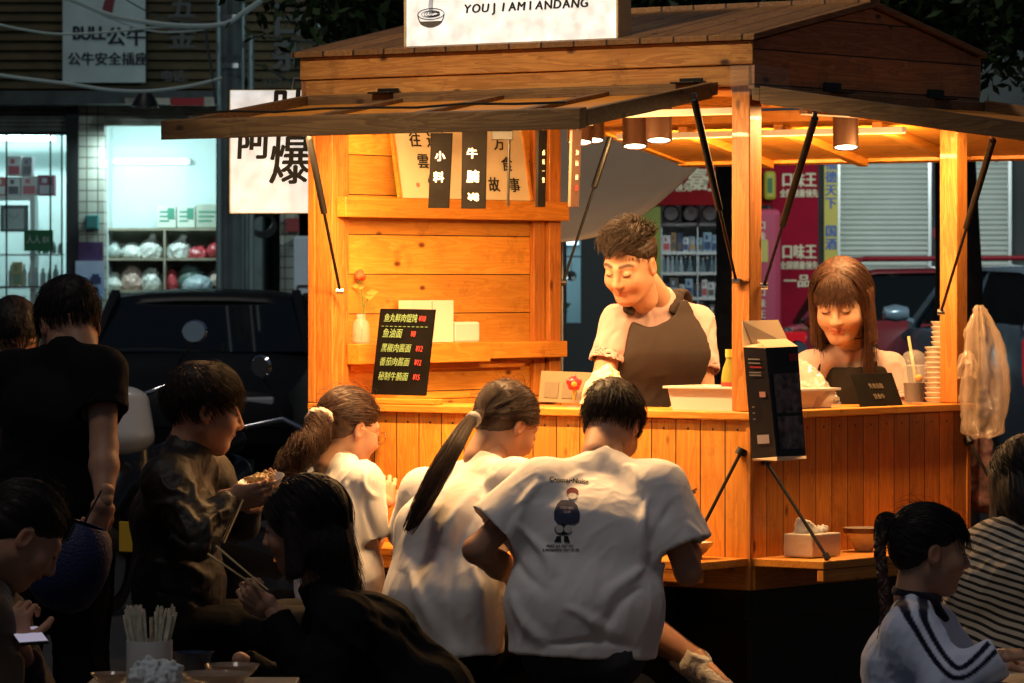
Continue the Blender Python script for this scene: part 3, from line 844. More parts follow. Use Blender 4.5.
# shelves with bagged goods
SH = thing('shelf_unit', 'pale wooden shelf unit packed with plastic bags under the lit tube', 'shelf', (X_(166), 40.3, .15))
m = MB(); Yr = 40.35
for py in (228, 258, 290, 325): pbox(m, 104.8, py, 228, py+2.4, Yr, .4)
m.build('shelf_board', mat('pale_board', (.3, .27, .2), .6, noise=.2), SH)
m = MB()
for px in (105.2, 163.5, 225.5): pbox(m, px, 229.8, px+2, 330, Yr-.01, .4)
pbox(m, 105, 230, 228, 330, Yr+.43, .02)
m.build('upright', MATS['pale_board'], SH)
def plastic(name, c, rough=.3, alpha=1.0):
    return mat(name, c, rough, noise=.18, nscale=18, bump=.8, bscale=35, alpha=alpha, spec=.7)
def bag(c, r, mat_, label, cat='bag', group=None, seed=0, name='plastic_bag', knot=True, amp=.014, freq=22, res=.01):
    S = SDF(res); c = np.array(c, float); r = np.array(r, float)
    S.ell(c, r, k=.02); S.ell(c-[r[0]*.25, 0, r[2]*.35], r*[.8, .9, .7], k=.05); S.ell(c+[r[0]*.3, 0, -r[2]*.3], r*[.75, .95, .65], k=.05)
    if knot: S.cone(c+[r[0]*.1, 0, r[2]*.8], c+[r[0]*.25, 0, r[2]*1.35], r[0]*.18, r[0]*.3, k=.04)
    S.plane(c-[0, 0, r[2]*.86], (0, 0, -1))
    V, Fq = S.mesh(); V = relax(V, Fq, 1); V = folds(V, Fq, amp, freq, (.3, 0, 1), 2, seed)
    o = mesh_obj(name, V, Fq, mat_); tag(o, label, cat, group); return o
bw = plastic('bag_white', (.62, .66, .62)); bc = plastic('bag_clear', (.42, .50, .48)); br_ = plastic('bag_red', (.45, .06, .07)); bp = plastic('bag_peach', (.5, .36, .30)); bg = plastic('bag_green', (.10, .16, .14)); bb = plastic('bag_blue', (.36, .46, .50))
rows = [(108, 121, 250, 9, bc, 'grey white bag at left end of the upper bag shelf'), (122, 142, 252, 9, bw, 'rumpled white bag second from left on the upper bag shelf'),
        (139, 162, 250, 11, bw, 'plump white bag at the middle of the upper bag shelf'), (166, 192, 251, 10, bw, 'wide white bag just right of the upright on the upper bag shelf'),
        (190, 208, 253, 8, br_, 'red bag beside the wide white bag on the upper shelf'), (207, 225, 250, 10, br_, 'knotted red and white bag at right end of the upper shelf'),
        (106, 122, 283, 10, bw, 'white bag at left end of the lower bag shelf'), (121, 143, 280, 14, bp, 'big peach coloured bag on the lower bag shelf'),
        (141, 162, 281, 13, bw, 'round white bag beside the peach bag on the lower shelf'), (166, 178, 281, 12, br_, 'narrow red bag beside the upright on the lower shelf'),
        (177, 205, 279, 14, bg, 'dark green bag on the lower bag shelf'), (184, 212, 284, 8, bb, 'pale blue bag slumped before the dark green bag'), (208, 225, 281, 11, bp, 'pink bag at right end of the lower bag shelf')]
for i, (a, b, py, h, mm, lb) in enumerate(rows):
    Yb = Yr+.17 if i != 11 else Yr+.05
    bag(P((a+b)/2, py, Yb), ((b-a)/2/F*Yb*.98, .12, h/F*Yb), mm, lb, group='bags on the back shelves', seed=i, knot=(i in (2, 3, 5)))
for i, (a, b, c, lb) in enumerate([(157, 176, (.55, .62, .55), 'green and white carton, left of three on top of the shelf unit'), (177, 195, (.55, .62, .55), 'green and white carton, middle of three on top of the shelf unit'), (196, 219, (.40, .46, .38), 'plain grey green carton, right of three on top of the shelf unit')]):
    t = thing('carton', lb, 'box', P((a+b)/2, 227, Yr+.1), group='cartons on the shelf unit')
    m = MB(); pbox(m, a, 206 if i < 2 else 204, b, 227.6, Yr+.1, .2); m.build('box_body', mat('carton%d' % i, c, .7, noise=.1, nscale=9), t, bevel=.004)
    m = MB()
    for k in range(3): pbox(m, a+2.5, 211+k*4.5, b-3-k*2, 212.6+k*4.5, Yr+.096, .003)
    m.mi = 0
    if i < 2: pbox(m, (a+b)/2+1, 208, b-1.5, 219, Yr+.094, .003)
    m.build('printed_panel', mat('carton_green', (.06, .25, .17), .6), t)
# first shop: cabinet, goods, clock
CB = thing('display_cabinet', 'white display cabinet with glass doors at the left shopfront', 'cabinet', (X_(20), 40.4, .15))
m = MB()
pbox(m, -60, 196, 34, 200, 40.5, .35); pbox(m, 30, 200, 34.5, 330, 40.5, .35); pbox(m, -60, 286, 62, 288.5, 40.4, .45); pbox(m, -60, 322, 62, 325, 40.4, .45); pbox(m, -60, 254, 62, 255.6, 40.6, .25)
m.build('frame', M_WHITE, CB)
m = MB()
for px in (5.5, 49.5, 61): pbox(m, px, 133, px+1.6, 330, 40.22, .03)
pbox(m, -60, 286, 62, 287.6, 40.2, .03); pbox(m, -60, 131, 67, 135, 40.2, .05)
m.build('door_frame', M_DKMET, CB)
m = MB(); pbox(m, -60, 135, 62, 330, 40.3, .006); m.build('door_glass', M_GLASS, CB)
def box_thing(px0, py0, px1, py1, Y, d, c, label, c2=None, group=None, cat='box', name='boxed_goods'):
    t = thing(name, label, cat, P((px0+px1)/2, py1, Y+d/2), group=group)
    m = MB(); pbox(m, px0, py0, px1, py1, Y, d); m.build('box_body', mat('bx%.2f_%.2f_%.2f' % c, c, .6), t, bevel=.003)
    if c2:
        m = MB(); w = px1-px0; h = py1-py0; pbox(m, px0+w*.1, py0+h*.5, px1-w*.12, py1-h*.08, Y-.003, .003); pbox(m, px0+w*.25, py0+h*.15, px0+w*.55, py0+h*.38, Y-.003, .003)
        m.build('printed_panel', mat('bp%.2f_%.2f_%.2f' % c2, c2, .6), t)
    return t
G1 = 'boxes on top of the display cabinet'
box_thing(7, 156, 21, 176, 40.55, .2, (.72, .7, .72), 'white and red box, upper left of the cabinet top stack', (.5, .04, .08), G1)
box_thing(22, 157, 32, 175.6, 40.6, .2, (.35, .33, .38), 'grey box standing on the stacked boxes on the cabinet', (.12, .1, .14), G1)
box_thing(-4, 177, 6, 195.6, 40.55, .2, (.6, .1, .1), 'red box cut by the left edge of the photo', (.7, .7, .7), G1)
box_thing(7, 177, 20, 195.6, 40.55, .2, (.72, .7, .72), 'white box with dark print, under the upper white box', (.06, .05, .08), G1)
box_thing(21.5, 176, 37, 195.6, 40.55, .2, (.75, .68, .68), 'pink and white box in the lower row of the cabinet stack', (.6, .08, .14), G1)
box_thing(38, 175, 54, 195.6, 40.56, .2, (.28, .03, .09), 'dark crimson box at the right end of the cabinet stack', (.6, .5, .6), G1)
CK = thing('wall_clock', 'square grey clock with white dial in the left cabinet', 'clock', P(14, 232, 40.6))
m = MB(); pbox(m, 0, 205, 28, 232, 40.62, .05); m.build('clock_case', mat('case_grey', (.10, .13, .13), .5), CK, bevel=.006)
m = MB(); pbox(m, 4, 208.5, 24, 229, 40.615, .006); m.build('dial', mat('dial', (.45, .55, .55), .5), CK)
m = MB(); m.beam(P(14, 219, 40.608), P(8, 214, 40.608), .008, .003); m.beam(P(14, 219, 40.607), P(19, 213, 40.607), .006, .003); m.build('clock_hand', M_BLK, CK)
GS = thing('price_sign', 'green sign with white figures hanging before the cabinet', 'sign', P(38, 251, 40.15))
m = MB(); pbox(m, 24, 230, 53, 251, 40.15, .012); m.build('sign_board', mat('sign_green', (.02, .18, .07), .5), GS)
sgn('人人 01', 38, 240, 8, 40.147, M_WHITE, GS, sx=.8)
rr = random.Random(5)
GC = [(.5, .6, .55), (.1, .35, .2), (.6, .5, .1), (.55, .65, .7), (.15, .25, .4), (.65, .65, .6), (.7, .72, .7), (.3, .5, .35)]
def bottle(px, py, h, r, Y, mm, label, group, cap=None):
    t = thing('bottle', label, 'bottle', P(px, py, Y), group=group); s = 1/F*Y; h *= s; r *= s; c = P(px, py, Y)
    m = MB(); m.lathe([(0, 0), (r*.9, 0), (r, h*.05), (r, h*.62), (r*.75, h*.74), (r*.4, h*.82), (r*.4, h*.88), (0, h*.88)], c, 10); m.build('bottle_body', mm, t, smooth=True)
    m = MB(); m.lathe([(r*.46, h*.86), (r*.46, h), (0, h)], c, 10); m.build('cap', cap or M_WHITE, t, smooth=True)
gm = [mat('goods%d' % i, c, .4) for i, c in enumerate(GC)]
k = 0
names = ['pale', 'green', 'yellow', 'ice blue', 'navy', 'cream', 'white', 'mint']
for row, (py, h) in enumerate([(285.8, 22), (321, 24), (253.6, 14)]):
    px = 8 if row < 2 else 37
    while px < 58:
        w = rr.uniform(2.2, 3.6); i = rr.randrange(8)
        if row == 1 or px > 35 or True:
            bottle(px+w, py, h*rr.uniform(.75, 1), w*.9, 40.5+rr.uniform(0, .1), gm[i], '%s bottle standing in a row in the left shop cabinet' % names[i], 'bottles in the left cabinet')
        px += w*2+.6
box_thing(12, 262, 22, 285.8, 40.42, .06, (.55, .42, .06), 'yellow packet in front of the cabinet bottles', (.1, .3, .15))
box_thing(12, 296, 25, 321, 40.42, .06, (.72, .72, .7), 'white packet with pink band on the low cabinet shelf', (.65, .1, .3))
PO = thing('poster_stand', 'light blue poster with small dark van picture beside the tiled pillar', 'poster', P(89, 298, 39.8))
m = MB(); pbox(m, 75.5, 261, 104, 298, 39.85, .02); m.build('poster_board', mat('poster_blue', (.22, .42, .75), .5, col2=(.6, .7, .85), nscale=2.5), PO)
m = MB(); pbox(m, 90, 277, 101, 284, 39.84, .006); pbox(m, 92, 274, 99, 277, 39.84, .006); pbox(m, 80, 287, 98, 291, 39.84, .006); m.build('printed_picture', mat('poster_navy', (.03, .05, .14), .5), PO)
PO = thing('purple_poster', 'dark purple poster above the light blue one', 'poster', P(90, 261, 39.9))
m = MB(); pbox(m, 78, 242, 103, 260.6, 39.88, .02); m.build('poster_board', mat('poster_purple', (.03, .015, .06), .4, col2=(.1, .05, .16), nscale=6), PO)
MT = thing('meter_box', 'small teal meter box on the tiled pillar', 'box', P(91, 228, 39.85))
m = MB(); pbox(m, 85, 215, 98, 229.5, 39.86, .12); m.build('box_body', mat('teal_box', (.03, .16, .17), .5), MT, bevel=.008)
m = MB(); pbox(m, 87, 217, 96, 227.5, 39.85, .008); m.build('door', mat('teal_box2', (.04, .2, .2), .5), MT)
MT = thing('meter_box', 'small red fire box on the tiled pillar under the lit side sign', 'box', P(291, 228, 39.8))
m = MB(); pbox(m, 286, 218, 299, 232, 39.86, .12); m.build('box_body', mat('red_box', (.25, .03, .03), .5), MT, bevel=.008)
FR = thing('chest_freezer', 'pale lilac grey upright freezer right of the tiled pillar', 'freezer', P(303, 330, 39.6))
m = MB(); pbox(m, 294, 236, 330, 450, 39.6, .5); m.build('freezer_body', mat('freezer', (.5, .55, .62), .4), FR, bevel=.02)
m = MB(); m.tube([P(298, 292, 39.56), P(298, 286, 39.56), P(310, 286, 39.56)], .012, 8); m.build('handle', M_DKMET, FR)
# white socket sign and faded lettering
BS = thing('shop_sign', 'white hanging sign for safety sockets on the dark slatted fascia', 'sign', P(107, 84, 39.7))
m = MB(); m.box(X_(66), X_(148), 39.7, 39.76, Z_(84), Z_(-30)); m.build('sign_board', mat('sign_white', (.5, .62, .64), .5, noise=.15, nscale=3), BS)
kb = mat('sign_ink', (.015, .015, .03), .6)
sgn('BULL', 89, 34, 17, 39.697, kb, BS, sx=.78, bold=.012); sgn('公牛', 126, 38, 18, 39.697, kb, BS, bold=.006)
sgn('公牛安全插座', 108, 60, 12.3, 39.697, kb, BS, bold=.006, sx=.98)
m = MB(); m.prism([(X_(108), Z_(2)), (X_(118), Z_(0)), (X_(115), Z_(17)), (X_(111), Z_(19)), (X_(104), Z_(16))], 39.692, 39.7); m.build('emblem', mat('sign_red', (.2, .02, .04), .5), BS)
fd = mat('faded_letter', (.10, .11, .11), .7)
sgn('五', 182, 8, 26, 39.83, fd, LB, bold=.02); sgn('金', 182, 38, 26, 39.83, fd, LB, bold=.02); sgn('电话:', 174, 77, 11, 39.83, fd, LB, bold=.004)
sgn('3227', 272, 83, 9, 39.83, fd, LB); sgn('日', 288, 22, 34, 39.83, fd, LB, bold=.02); sgn('杂', 288, 58, 30, 39.83, fd, LB, bold=.02)
m = MB(); pbox(m, 171, 98, 204, 105.5, 39.45, .03); m.build('red_notice', mat('notice_red', (.35, .02, .03), .6), LB)
m = MB(); pbox(m, 204, 97, 215, 106, 39.46, .03); pbox(m, 125, 98, 170, 104, 39.46, .03); m.build('pale_notice', M_TILEW, LB)
for (px, py, hh) in ((145, 106, .02),):
    t = thing('awning_lamp', 'dark round lamp shade under the pale lintel', 'lamp', P(px, py, 39.3))
    m = MB(); m.lathe([(.02, .13), (.06, .12), (.1, .06), (.125, 0), (.118, 0), (.09, .06), (.02, .11)], P(px, 107, 39.3), 20); m.build('shade', M_DKMET, t, smooth=True)

# poles and cables
def pole(px, Y, r, label, mat_, top=-60, name='utility_pole', cat='pole', bands=()):
    t = thing(name, label, cat, (X_(px, Y), Y, 0))
    m = MB(); m.tube([(X_(px, Y), Y, 0), (X_(px, Y), Y, Z_(top, Y))], [r*1.06, r*.97], 20); m.build('pole_shaft', mat_, t, smooth=True)
    if bands:
        for b in bands:
            m = MB(); m.tube([(X_(px, Y), Y, Z_(b, Y)-.02), (X_(px, Y), Y, Z_(b, Y)+.02)], r*1.1, 20); m.build('clamp', M_STEEL, t)
    return t
pole(233, 36, .095, 'thick dark concrete utility pole left of the stall roof', M_CONC, bands=(18, 66))
M_PIPE = mat('galvanised_pipe', (.32, .42, .44), .35, metal=.6)
pole(219, 35.6, .024, 'bright steel conduit along the left side of the utility pole', M_PIPE, name='conduit_pipe', cat='pipe')
pole(243.5, 35.6, .020, 'steel conduit close to the right side of the utility pole', M_PIPE, name='conduit_pipe', cat='pipe')
pole(251, 35.5, .026, 'outermost steel conduit right of the utility pole', M_PIPE, name='conduit_pipe', cat='pipe', top=36)
pole(318, 35.6, .022, 'lone steel conduit rising behind the left roof corner', M_PIPE, name='conduit_pipe', cat='pipe')
def cable(pts, r, mat_, label, Y=35):
    pts = [P(x, y, Y if len(q) == 0 else q[0]) for x, y, *q in pts]
    # smooth through the points
    out = []
    for i in range(len(pts)-1):
        p0 = pts[max(i-1, 0)]; p1 = pts[i]; p2 = pts[i+1]; p3 = pts[min(i+2, len(pts)-1)]
        for j in range(8):
            t = j/8; out.append(.5*((2*p1)+(p2-p0)*t+(2*p0-5*p1+4*p2-p3)*t*t+(3*p1-p0-3*p2+p3)*t**3))
    out.append(pts[-1])
    m = MB(); m.tube(out, r, 6); o = m.build('overhead_cable', mat_, smooth=True); tag(o, label, 'cable', 'cables over the left shops'); return o
M_CAB = mat('pale_cable', (.5, .6, .58), .35); M_CABD = mat('dark_cable', (.05, .06, .06), .5)
cable([(-20, -20), (60, -4), (110, 15), (160, 24), (205, 26), (230, 22), (244, 12), (280, -12)], .020, M_CAB, 'thickest pale cable sagging across the white socket sign')
cable([(-20, 20), (20, 29), (60, 34), (110, 32), (160, 27), (205, 27)], .010, M_CAB, 'thin pale cable running level into the pole from the left')
cable([(40, -20), (90, 8), (120, 22), (160, 32), (205, 30)], .007, M_CAB, 'thin cable under the thickest cable on the white sign')
cable([(100, -20), (130, 2), (165, 18), (215, 24)], .006, M_CABD, 'dark thin cable at upper right of the white sign')
cable([(-20, 72), (20, 78), (70, 84), (110, 90), (150, 91), (190, 86), (222, 78)], .014, M_CAB, 'pale cable sagging just below the white socket sign')
cable([(205, 30), (208, 50), (212, 75), (216, 104)], .012, M_CABD, 'dark cable dropping beside the left conduit')
cable([(253, 36), (285, 39), (320, 44), (345, 52)], .010, M_CABD, 'dark cable running right from the pole above the roof')
cable([(255, 64), (270, 70), (295, 84)], .010, M_CABD, 'short dark cable slanting down to the lit side sign')
cable([(244, 14), (258, 4), (275, -10)], .016, M_CAB, 'pale stay rising right from the pole top')
# coil of black cable
t = thing('cable_coil', 'coil of black cable hung below the lit side sign', 'cable coil', P(261, 228, 39.5))
m = MB()
for k in range(4):
    c = P(261+k*.8, 219+k*1.6, 39.3+k*.01); m.tube([c+Vector((math.cos(a)*.11, 0, math.sin(a)*.10-.02)) for a in np.linspace(0, 2*PI, 25)], .012, 6, cap=False)
m.build('coil', M_BLK, t, smooth=True)

# middle background: dark shop with one lit opening
MD = thing('shop_building', 'black fronted middle shop with a narrow bluish lit opening behind the stall', 'building', (X_(570), YB, 0))
m = MB(); pbox(m, 345, 103, 551.5, 460, YB-.1, .3); pbox(m, 581, 103, 640, 460, YB-.1, .3); pbox(m, 551.5, 103, 581, 236, YB-.1, .3); pbox(m, 551.5, 323, 581, 460, YB-.1, .3)
m.build('wall', mat('black_front', (.008, .009, .01), .5), MD)
m = MB(); x0, x1 = X_(548), X_(590); m.box(x0, x1, YB+1.6, YB+1.7, 0, 3); m.box(x0-.05, x0, YB+.2, YB+1.6, 0, 3); m.box(x1, x1+.05, YB+.2, YB+1.6, 0, 3)
m.build('room_wall', M_WALLC, MD)
m = MB(); pbox(m, 565, 236, 566.5, 323, YB-.05, .05); pbox(m, 551.5, 256, 581, 257.3, YB-.05, .05); m.build('door_frame', M_DKMET, MD)
tube_light(553, 578, 243, 41.4, 3.0, 'tube lamp inside the narrow bluish opening behind the stall', (.55, .85, 1), estr=3)
t = thing('potted_plant', 'small green plant at the foot of the narrow lit opening', 'plant', P(560, 323, 40.15))
m = MB(); m.lathe([(0, 0), (.05, 0), (.065, .1), (.058, .1), (0, .09)], P(560, 323, 40.15), 14); m.build('pot', M_KERB, t)
m = MB(); rp = random.Random(2)
for k in range(40):
    b = P(560, 312, 40.15); d = Vector((rp.uniform(-1, 1), rp.uniform(-.6, .6), rp.uniform(.1, 1))).normalized(); e = b+d*rp.uniform(.06, .14); s_ = d.cross(Vector((0, 1, 0))).normalized()*.018
    m.add([b, (b+e)/2+s_, e, (b+e)/2-s_], [(0, 1, 2, 3)])
m.build('foliage', mat('plant_leaf', (.05, .11, .035), .5, noise=.3), t)
t = thing('wall_ladle', 'pale pan hanging in the narrow lit opening', 'pan', P(571, 268, 40.3))
m = MB(); m.lathe([(0, 0), (.045, .012), (.05, .03), (.044, .03), (0, .012)], (0, 0, 0), 16, M=Matrix.Translation(P(571, 276, 40.3)) @ Matrix.Rotation(R(90), 4, 'X')); m.tube([P(571, 271, 40.28), P(571, 258, 40.28)], .008, 6); m.build('pan_body', M_STEEL, t, smooth=True)

# ------------------------------------------------------------------ right shop row
RB = thing('shop_building', 'right hand shop row with crimson convenience shop and two roller shutters', 'building', (X_(830), YB, 0))
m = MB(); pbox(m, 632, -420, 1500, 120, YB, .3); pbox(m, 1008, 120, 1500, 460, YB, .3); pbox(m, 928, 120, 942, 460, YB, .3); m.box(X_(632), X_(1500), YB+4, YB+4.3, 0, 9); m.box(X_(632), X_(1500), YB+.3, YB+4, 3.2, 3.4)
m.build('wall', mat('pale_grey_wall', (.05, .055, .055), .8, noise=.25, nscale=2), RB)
M_CRIM = mat('crimson_panel', (.26, .008, .026), .85, spec=.08, noise=.15, nscale=3)
m = MB(); pbox(m, 636, 158, 772, 205, YB-.25, .25); m.build('fascia_board', mat('fascia_red', (.22, .010, .014), .85, spec=.08, noise=.1), RB)
m = MB(); pbox(m, 632, 205, 660.5, 460, YB-.2, .2); m.build('lime_pillar', mat('lime_panel', (.24, .26, .03), .5, noise=.15), RB)
m = MB(); pbox(m, 772, 120, 818, 460, YB-.22, .22); m.build('crimson_panel', M_CRIM, RB)
m = MB(); pbox(m, 818, 120, 824, 460, YB-.2, .2); m.build('dark_strip', M_DARK, RB)
m = MB(); pbox(m, 824.2, 130, 838, 460, YB-.24, .24); m.build('yellow_sign_strip', mat('yellow_panel', (.5, .42, .07), .5), RB)
blue = mat('blue_ink', (.03, .09, .35), .5); crm = mat('cream_ink', (.62, .55, .38), .5)
for i, ch in enumerate('福德天下'): sgn(ch, 831, 165+i*13, 11, YB-.24, blue, RB, bold=.006)
for i, ch in enumerate('国酒'): sgn(ch, 831, 232+i*13, 11, YB-.24, blue, RB, bold=.006)
sgn('嘉', 697, 181, 21, YB-.25, crm, RB, bold=.01); sgn('小', 713, 183, 19, YB-.25, crm, RB, bold=.008); sgn('购', 729, 183, 20, YB-.25, crm, RB, bold=.01)
sgn('全国销量领先', 665, 188, 8, YB-.25, crm, RB, bold=.004); sgn('一', 678, 176, 9, YB-.25, crm, RB)
for yy in (181, 253): sgn('口味王', 799, yy, 14, YB-.225, crm, RB, bold=.012, sx=.75); sgn('全国销量领先', 799, yy+13, 7.6, YB-.225, crm, RB, bold=.006, sx=.75)
sgn('一品', 797, 282, 12, YB-.225, crm, RB, bold=.01)
m = MB(); pbox(m, 764, 171, 776, 200, YB-.36, .1); m.build('yellow_can_sign', mat('can_yellow', (.40, .36, .03), .4), RB, bevel=.03)
m = MB(); pbox(m, 767.5, 178, 772.5, 193, YB-.365, .004); m.build('can_emblem', mat('can_green', (.02, .12, .03), .4), RB)
VM = thing('vending_cabinet', 'pink promotional cabinet between the crimson wall and the corner post', 'cabinet', P(768, 440, 39.3))
m = MB(); pbox(m, 756, 209, 781, 440, 39.3, .4); m.build('cabinet_body', mat('pink_panel', (.42, .045, .10), .4), VM, bevel=.05)
for i, ch in enumerate('口味王'): sgn(ch, 761.5, 226+i*11, 8, 39.297, crm, VM, bold=.01)
for i, ch in enumerate('口味王'): sgn(ch, 761.5, 293+i*11, 8, 39.297, crm, VM, bold=.01)
m = MB(); pbox(m, 757, 240, 768, 262, 39.292, .006); m.build('label_panel', mat('can_yellow2', (.5, .42, .1), .4), VM)
# roller shutters
def shutter(px0, px1, label, mm):
    t = thing('roller_shutter', label, 'shutter', P((px0+px1)/2, 440, YB-.05), group='roller shutters of the right shops')
    m = MB(); y = 124
    while y < 445:
        a = Z_(y); b = Z_(y+5.1); x0, x1 = X_(px0), X_(px1); Y = YB-.05
        n = len(m.v); prof = [(0, a), (-.016, a-(a-b)*.25), (-.02, a-(a-b)*.5), (-.014, a-(a-b)*.8), (.002, a-(a-b)*.92), (.002, b)]
        vs = [(x, Y+q[0], q[1]) for x in (x0, x1) for q in prof]; k = len(prof)
        m.add(vs, [(i, i+1, i+1+k, i+k) for i in range(k-1)]); y += 5.1
    m.build('curtain', mm, t, smooth=True, angle=50)
    m = MB(); m.box(X_(px0)-.03, X_(px0), YB-.1, YB+.02, 0.13, 3.1); m.box(X_(px1), X_(px1)+.03, YB-.1, YB+.02, .13, 3.1); m.build('guide_rail', M_STEEL, t)
M_SHUT = mat('shutter_grey', (.50, .54, .50), .5, noise=.1, nscale=2)
shutter(839.5, 927, 'wider pale roller shutter, closed, behind the seated stall woman', M_SHUT)
shutter(943, 1007, 'narrower pale roller shutter seen right of the far stall post', M_SHUT)
m = MB(); pbox(m, 933, 228, 938, 238, YB-.01, .01); m.build('red_sticker', mat('notice_red', (.35, .02, .03)), RB)
# convenience shop interior: shelves of goods
room(660.5, 772, 1.3, RB, mat('shop_white', (.7, .72, .74), .7))
tube_light(664, 760, 199, 40.3, 140, 'bright tube lamp over the shelves of the convenience shop', (.85, .93, 1), estr=5, off=.36)
tube_light(846, 1000, 128, 39.2, 20, 'unseen tube lamp added behind the stall roof to brighten the roller shutters', (.86, 1, .93), estr=3, off=1.5)  # hidden fixture, added only to brighten the shutters
tube_light(700, 812, 128, 39.2, 2.5, 'unseen tube lamp added behind the stall roof to brighten the crimson shop fascia', (1, .93, .88), estr=3.5, off=1.2)  # hidden fixture, added only to brighten the crimson front
SG = thing('shop_shelving', 'white shelving full of small goods inside the convenience shop', 'shelf', P(700, 330, 40.6))
m = MB()
for py in (223, 251.5, 272, 297, 322, 350): pbox(m, 661, py, 771, py+3, 40.55, .35)
pbox(m, 661, 203, 771, 440, 40.95, .03)
m.build('shelf_board', M_WHITE, SG)
m = MB()
for px in (661, 697, 738, 770): pbox(m, px, 203, px+1.2, 440, 40.53, .02)
m.build('upright', M_STEEL, SG)
cols = [((.6, .1, .1), 'red'), ((.7, .68, .6), 'cream'), ((.15, .12, .1), 'dark brown'), ((.35, .5, .62), 'pale blue'), ((.5, .28, .12), 'tan'), ((.05, .08, .2), 'navy'), ((.75, .76, .78), 'white')]
for py, h in ((251.2, 22), (297-.2, 20), (322-.2, 20)):
    px = 662.5; 
    while px < 737:
        w = rr.uniform(4, 9); c, nm = cols[rr.randrange(7)] if py < 260 else cols[rr.choice([3, 5, 6, 2])]
        box_thing(px, py-h*rr.uniform(.6, 1), px+w, py, 40.56+rr.uniform(0, .04), .12, c, '%s packet among the rows of goods in the convenience shop' % nm, cols[rr.randrange(7)][0], 'packets on the convenience shop shelves', 'packet', 'goods_packet'); px += w+.8
for i in range(17):
    px = 663.5+i*4.4; kk = rr.randrange(3)
    bottle(px, 271.8, rr.uniform(14, 18), 1.9, 40.62, mat('btl%d' % kk, [(.05, .08, .12), (.45, .5, .55), (.2, .3, .35)][kk], .1), ['dark', 'clear', 'grey'][kk]+' bottle on the middle shelf of the convenience shop', 'bottles in the convenience shop')
for i in range(4):
    px = 671+i*19.5; t = thing('wall_clock', ['round white clock with dark rim, first from the left in the convenience shop', 'round clock on a black square, second from the left in the convenience shop', 'round clock, third from the left in the convenience shop', 'round clock nearest the corner post in the convenience shop'][i], 'clock', P(px, 222, 40.6), group='clocks on the top shelf')
    Mx = Matrix.Translation(P(px, 213.5, 40.6)) @ Matrix.Rotation(R(90), 4, 'X')
    if i == 1:
        m = MB(); pbox(m, px-9, 204.5, px+9, 222.6, 40.62, .03); m.build('back_board', M_BLK, t)
    m = MB(); m.lathe([(.066, 0), (.078, 0), (.080, .02), (.066, .02)], (0, 0, 0), 24, M=Mx); m.build('rim', M_DKMET, t, smooth=True)
    m = MB(); m.lathe([(0, .012), (.068, .012)], (0, 0, 0), 24, M=Mx); m.build('dial', M_WHITE, t)
    c = P(px, 213.5, 40.584); m = MB(); m.beam(c, c+Vector((.03, 0, .035)), .006, .002); m.beam(c, c+Vector((-.025, 0, .01)), .008, .002); m.build('clock_hand', M_BLK, t)

# ------------------------------------------------------------------ trees
def tree(c, rad, n, label, seed, trunk_xy=None, leaf=.045, th=3.0, mm=None):
    g = np.random.default_rng(seed); t = thing('tree', label, 'tree', (c[0], c[1], 0), group='trees over the street')
    m = MB(); base = Vector((c[0], c[1], 0)); top = Vector((c[0], c[1], c[2]-rad[2]*.3))
    m.tube([base, base.lerp(top, .5)+Vector((.05, 0, 0)), top], [.16, .13, .09], 12)
    ends = []
    for k in range(9):
        d = Vector(g.normal(size=3)); d.z = abs(d.z)*.5; d.normalize(); e = Vector(c)+Vector((d.x*rad[0], d.y*rad[1], d.z*rad[2]))*.75; mid = top.lerp(e, .5)+Vector((0, 0, .15)); ends.append(e)
        m.tube([top, mid, e], [.06, .035, .01], 7)
    m.build('trunk', mat('bark', (.07, .05, .035), .9, noise=.3, nscale=12, bump=.8, bscale=30), t, smooth=True)
    # leaf clumps
    nc = n//60; d = g.normal(size=(nc, 3)); d /= np.linalg.norm(d, axis=1)[:, None]; cc = np.array(c)+d*np.array(rad)*(g.uniform(.35, 1.0, nc)**.6)[:, None]
    rc = g.uniform(.10, .26, nc); pts = np.repeat(cc, 60, 0)+g.normal(size=(nc*60, 3))*np.repeat(rc, 60)[:, None]*[1, 1, .75]
    a = g.normal(size=pts.shape); a /= np.linalg.norm(a, axis=1)[:, None]; b = np.cross(a, g.normal(size=pts.shape)); b /= np.linalg.norm(b, axis=1)[:, None]
    L = leaf*g.uniform(.6, 1.3, len(pts))[:, None]; w = L*.42
    V = np.stack([pts-a*L, pts+b*w, pts+a*L, pts-b*w], 1).reshape(-1, 3); Fq = np.arange(len(V)).reshape(-1, 4)
    mesh_obj('crown', V, Fq, mm or mat('leaf', (.035, .085, .028), .45, col2=(.08, .13, .03), nscale=2.5), t)
tree((X_(395, 22), 22, Z_(-25, 22)), (.42, .5, .42), 5200, 'leafy green tree just left of the roof sign', 3)
tree((X_(730, 25), 25, Z_(-40, 25)), (.9, .8, .52), 9000, 'dark tree above the roof ridge right of the roof sign', 5)
tree((X_(950, 24), 24, Z_(-30, 24)), (.8, .8, .50), 9000, 'dark tree at the upper right corner', 8)
tree((X_(1120, 27), 27, Z_(20, 27)), (.7, .8, .5), 6000, 'dark tree partly beyond the right edge', 9)

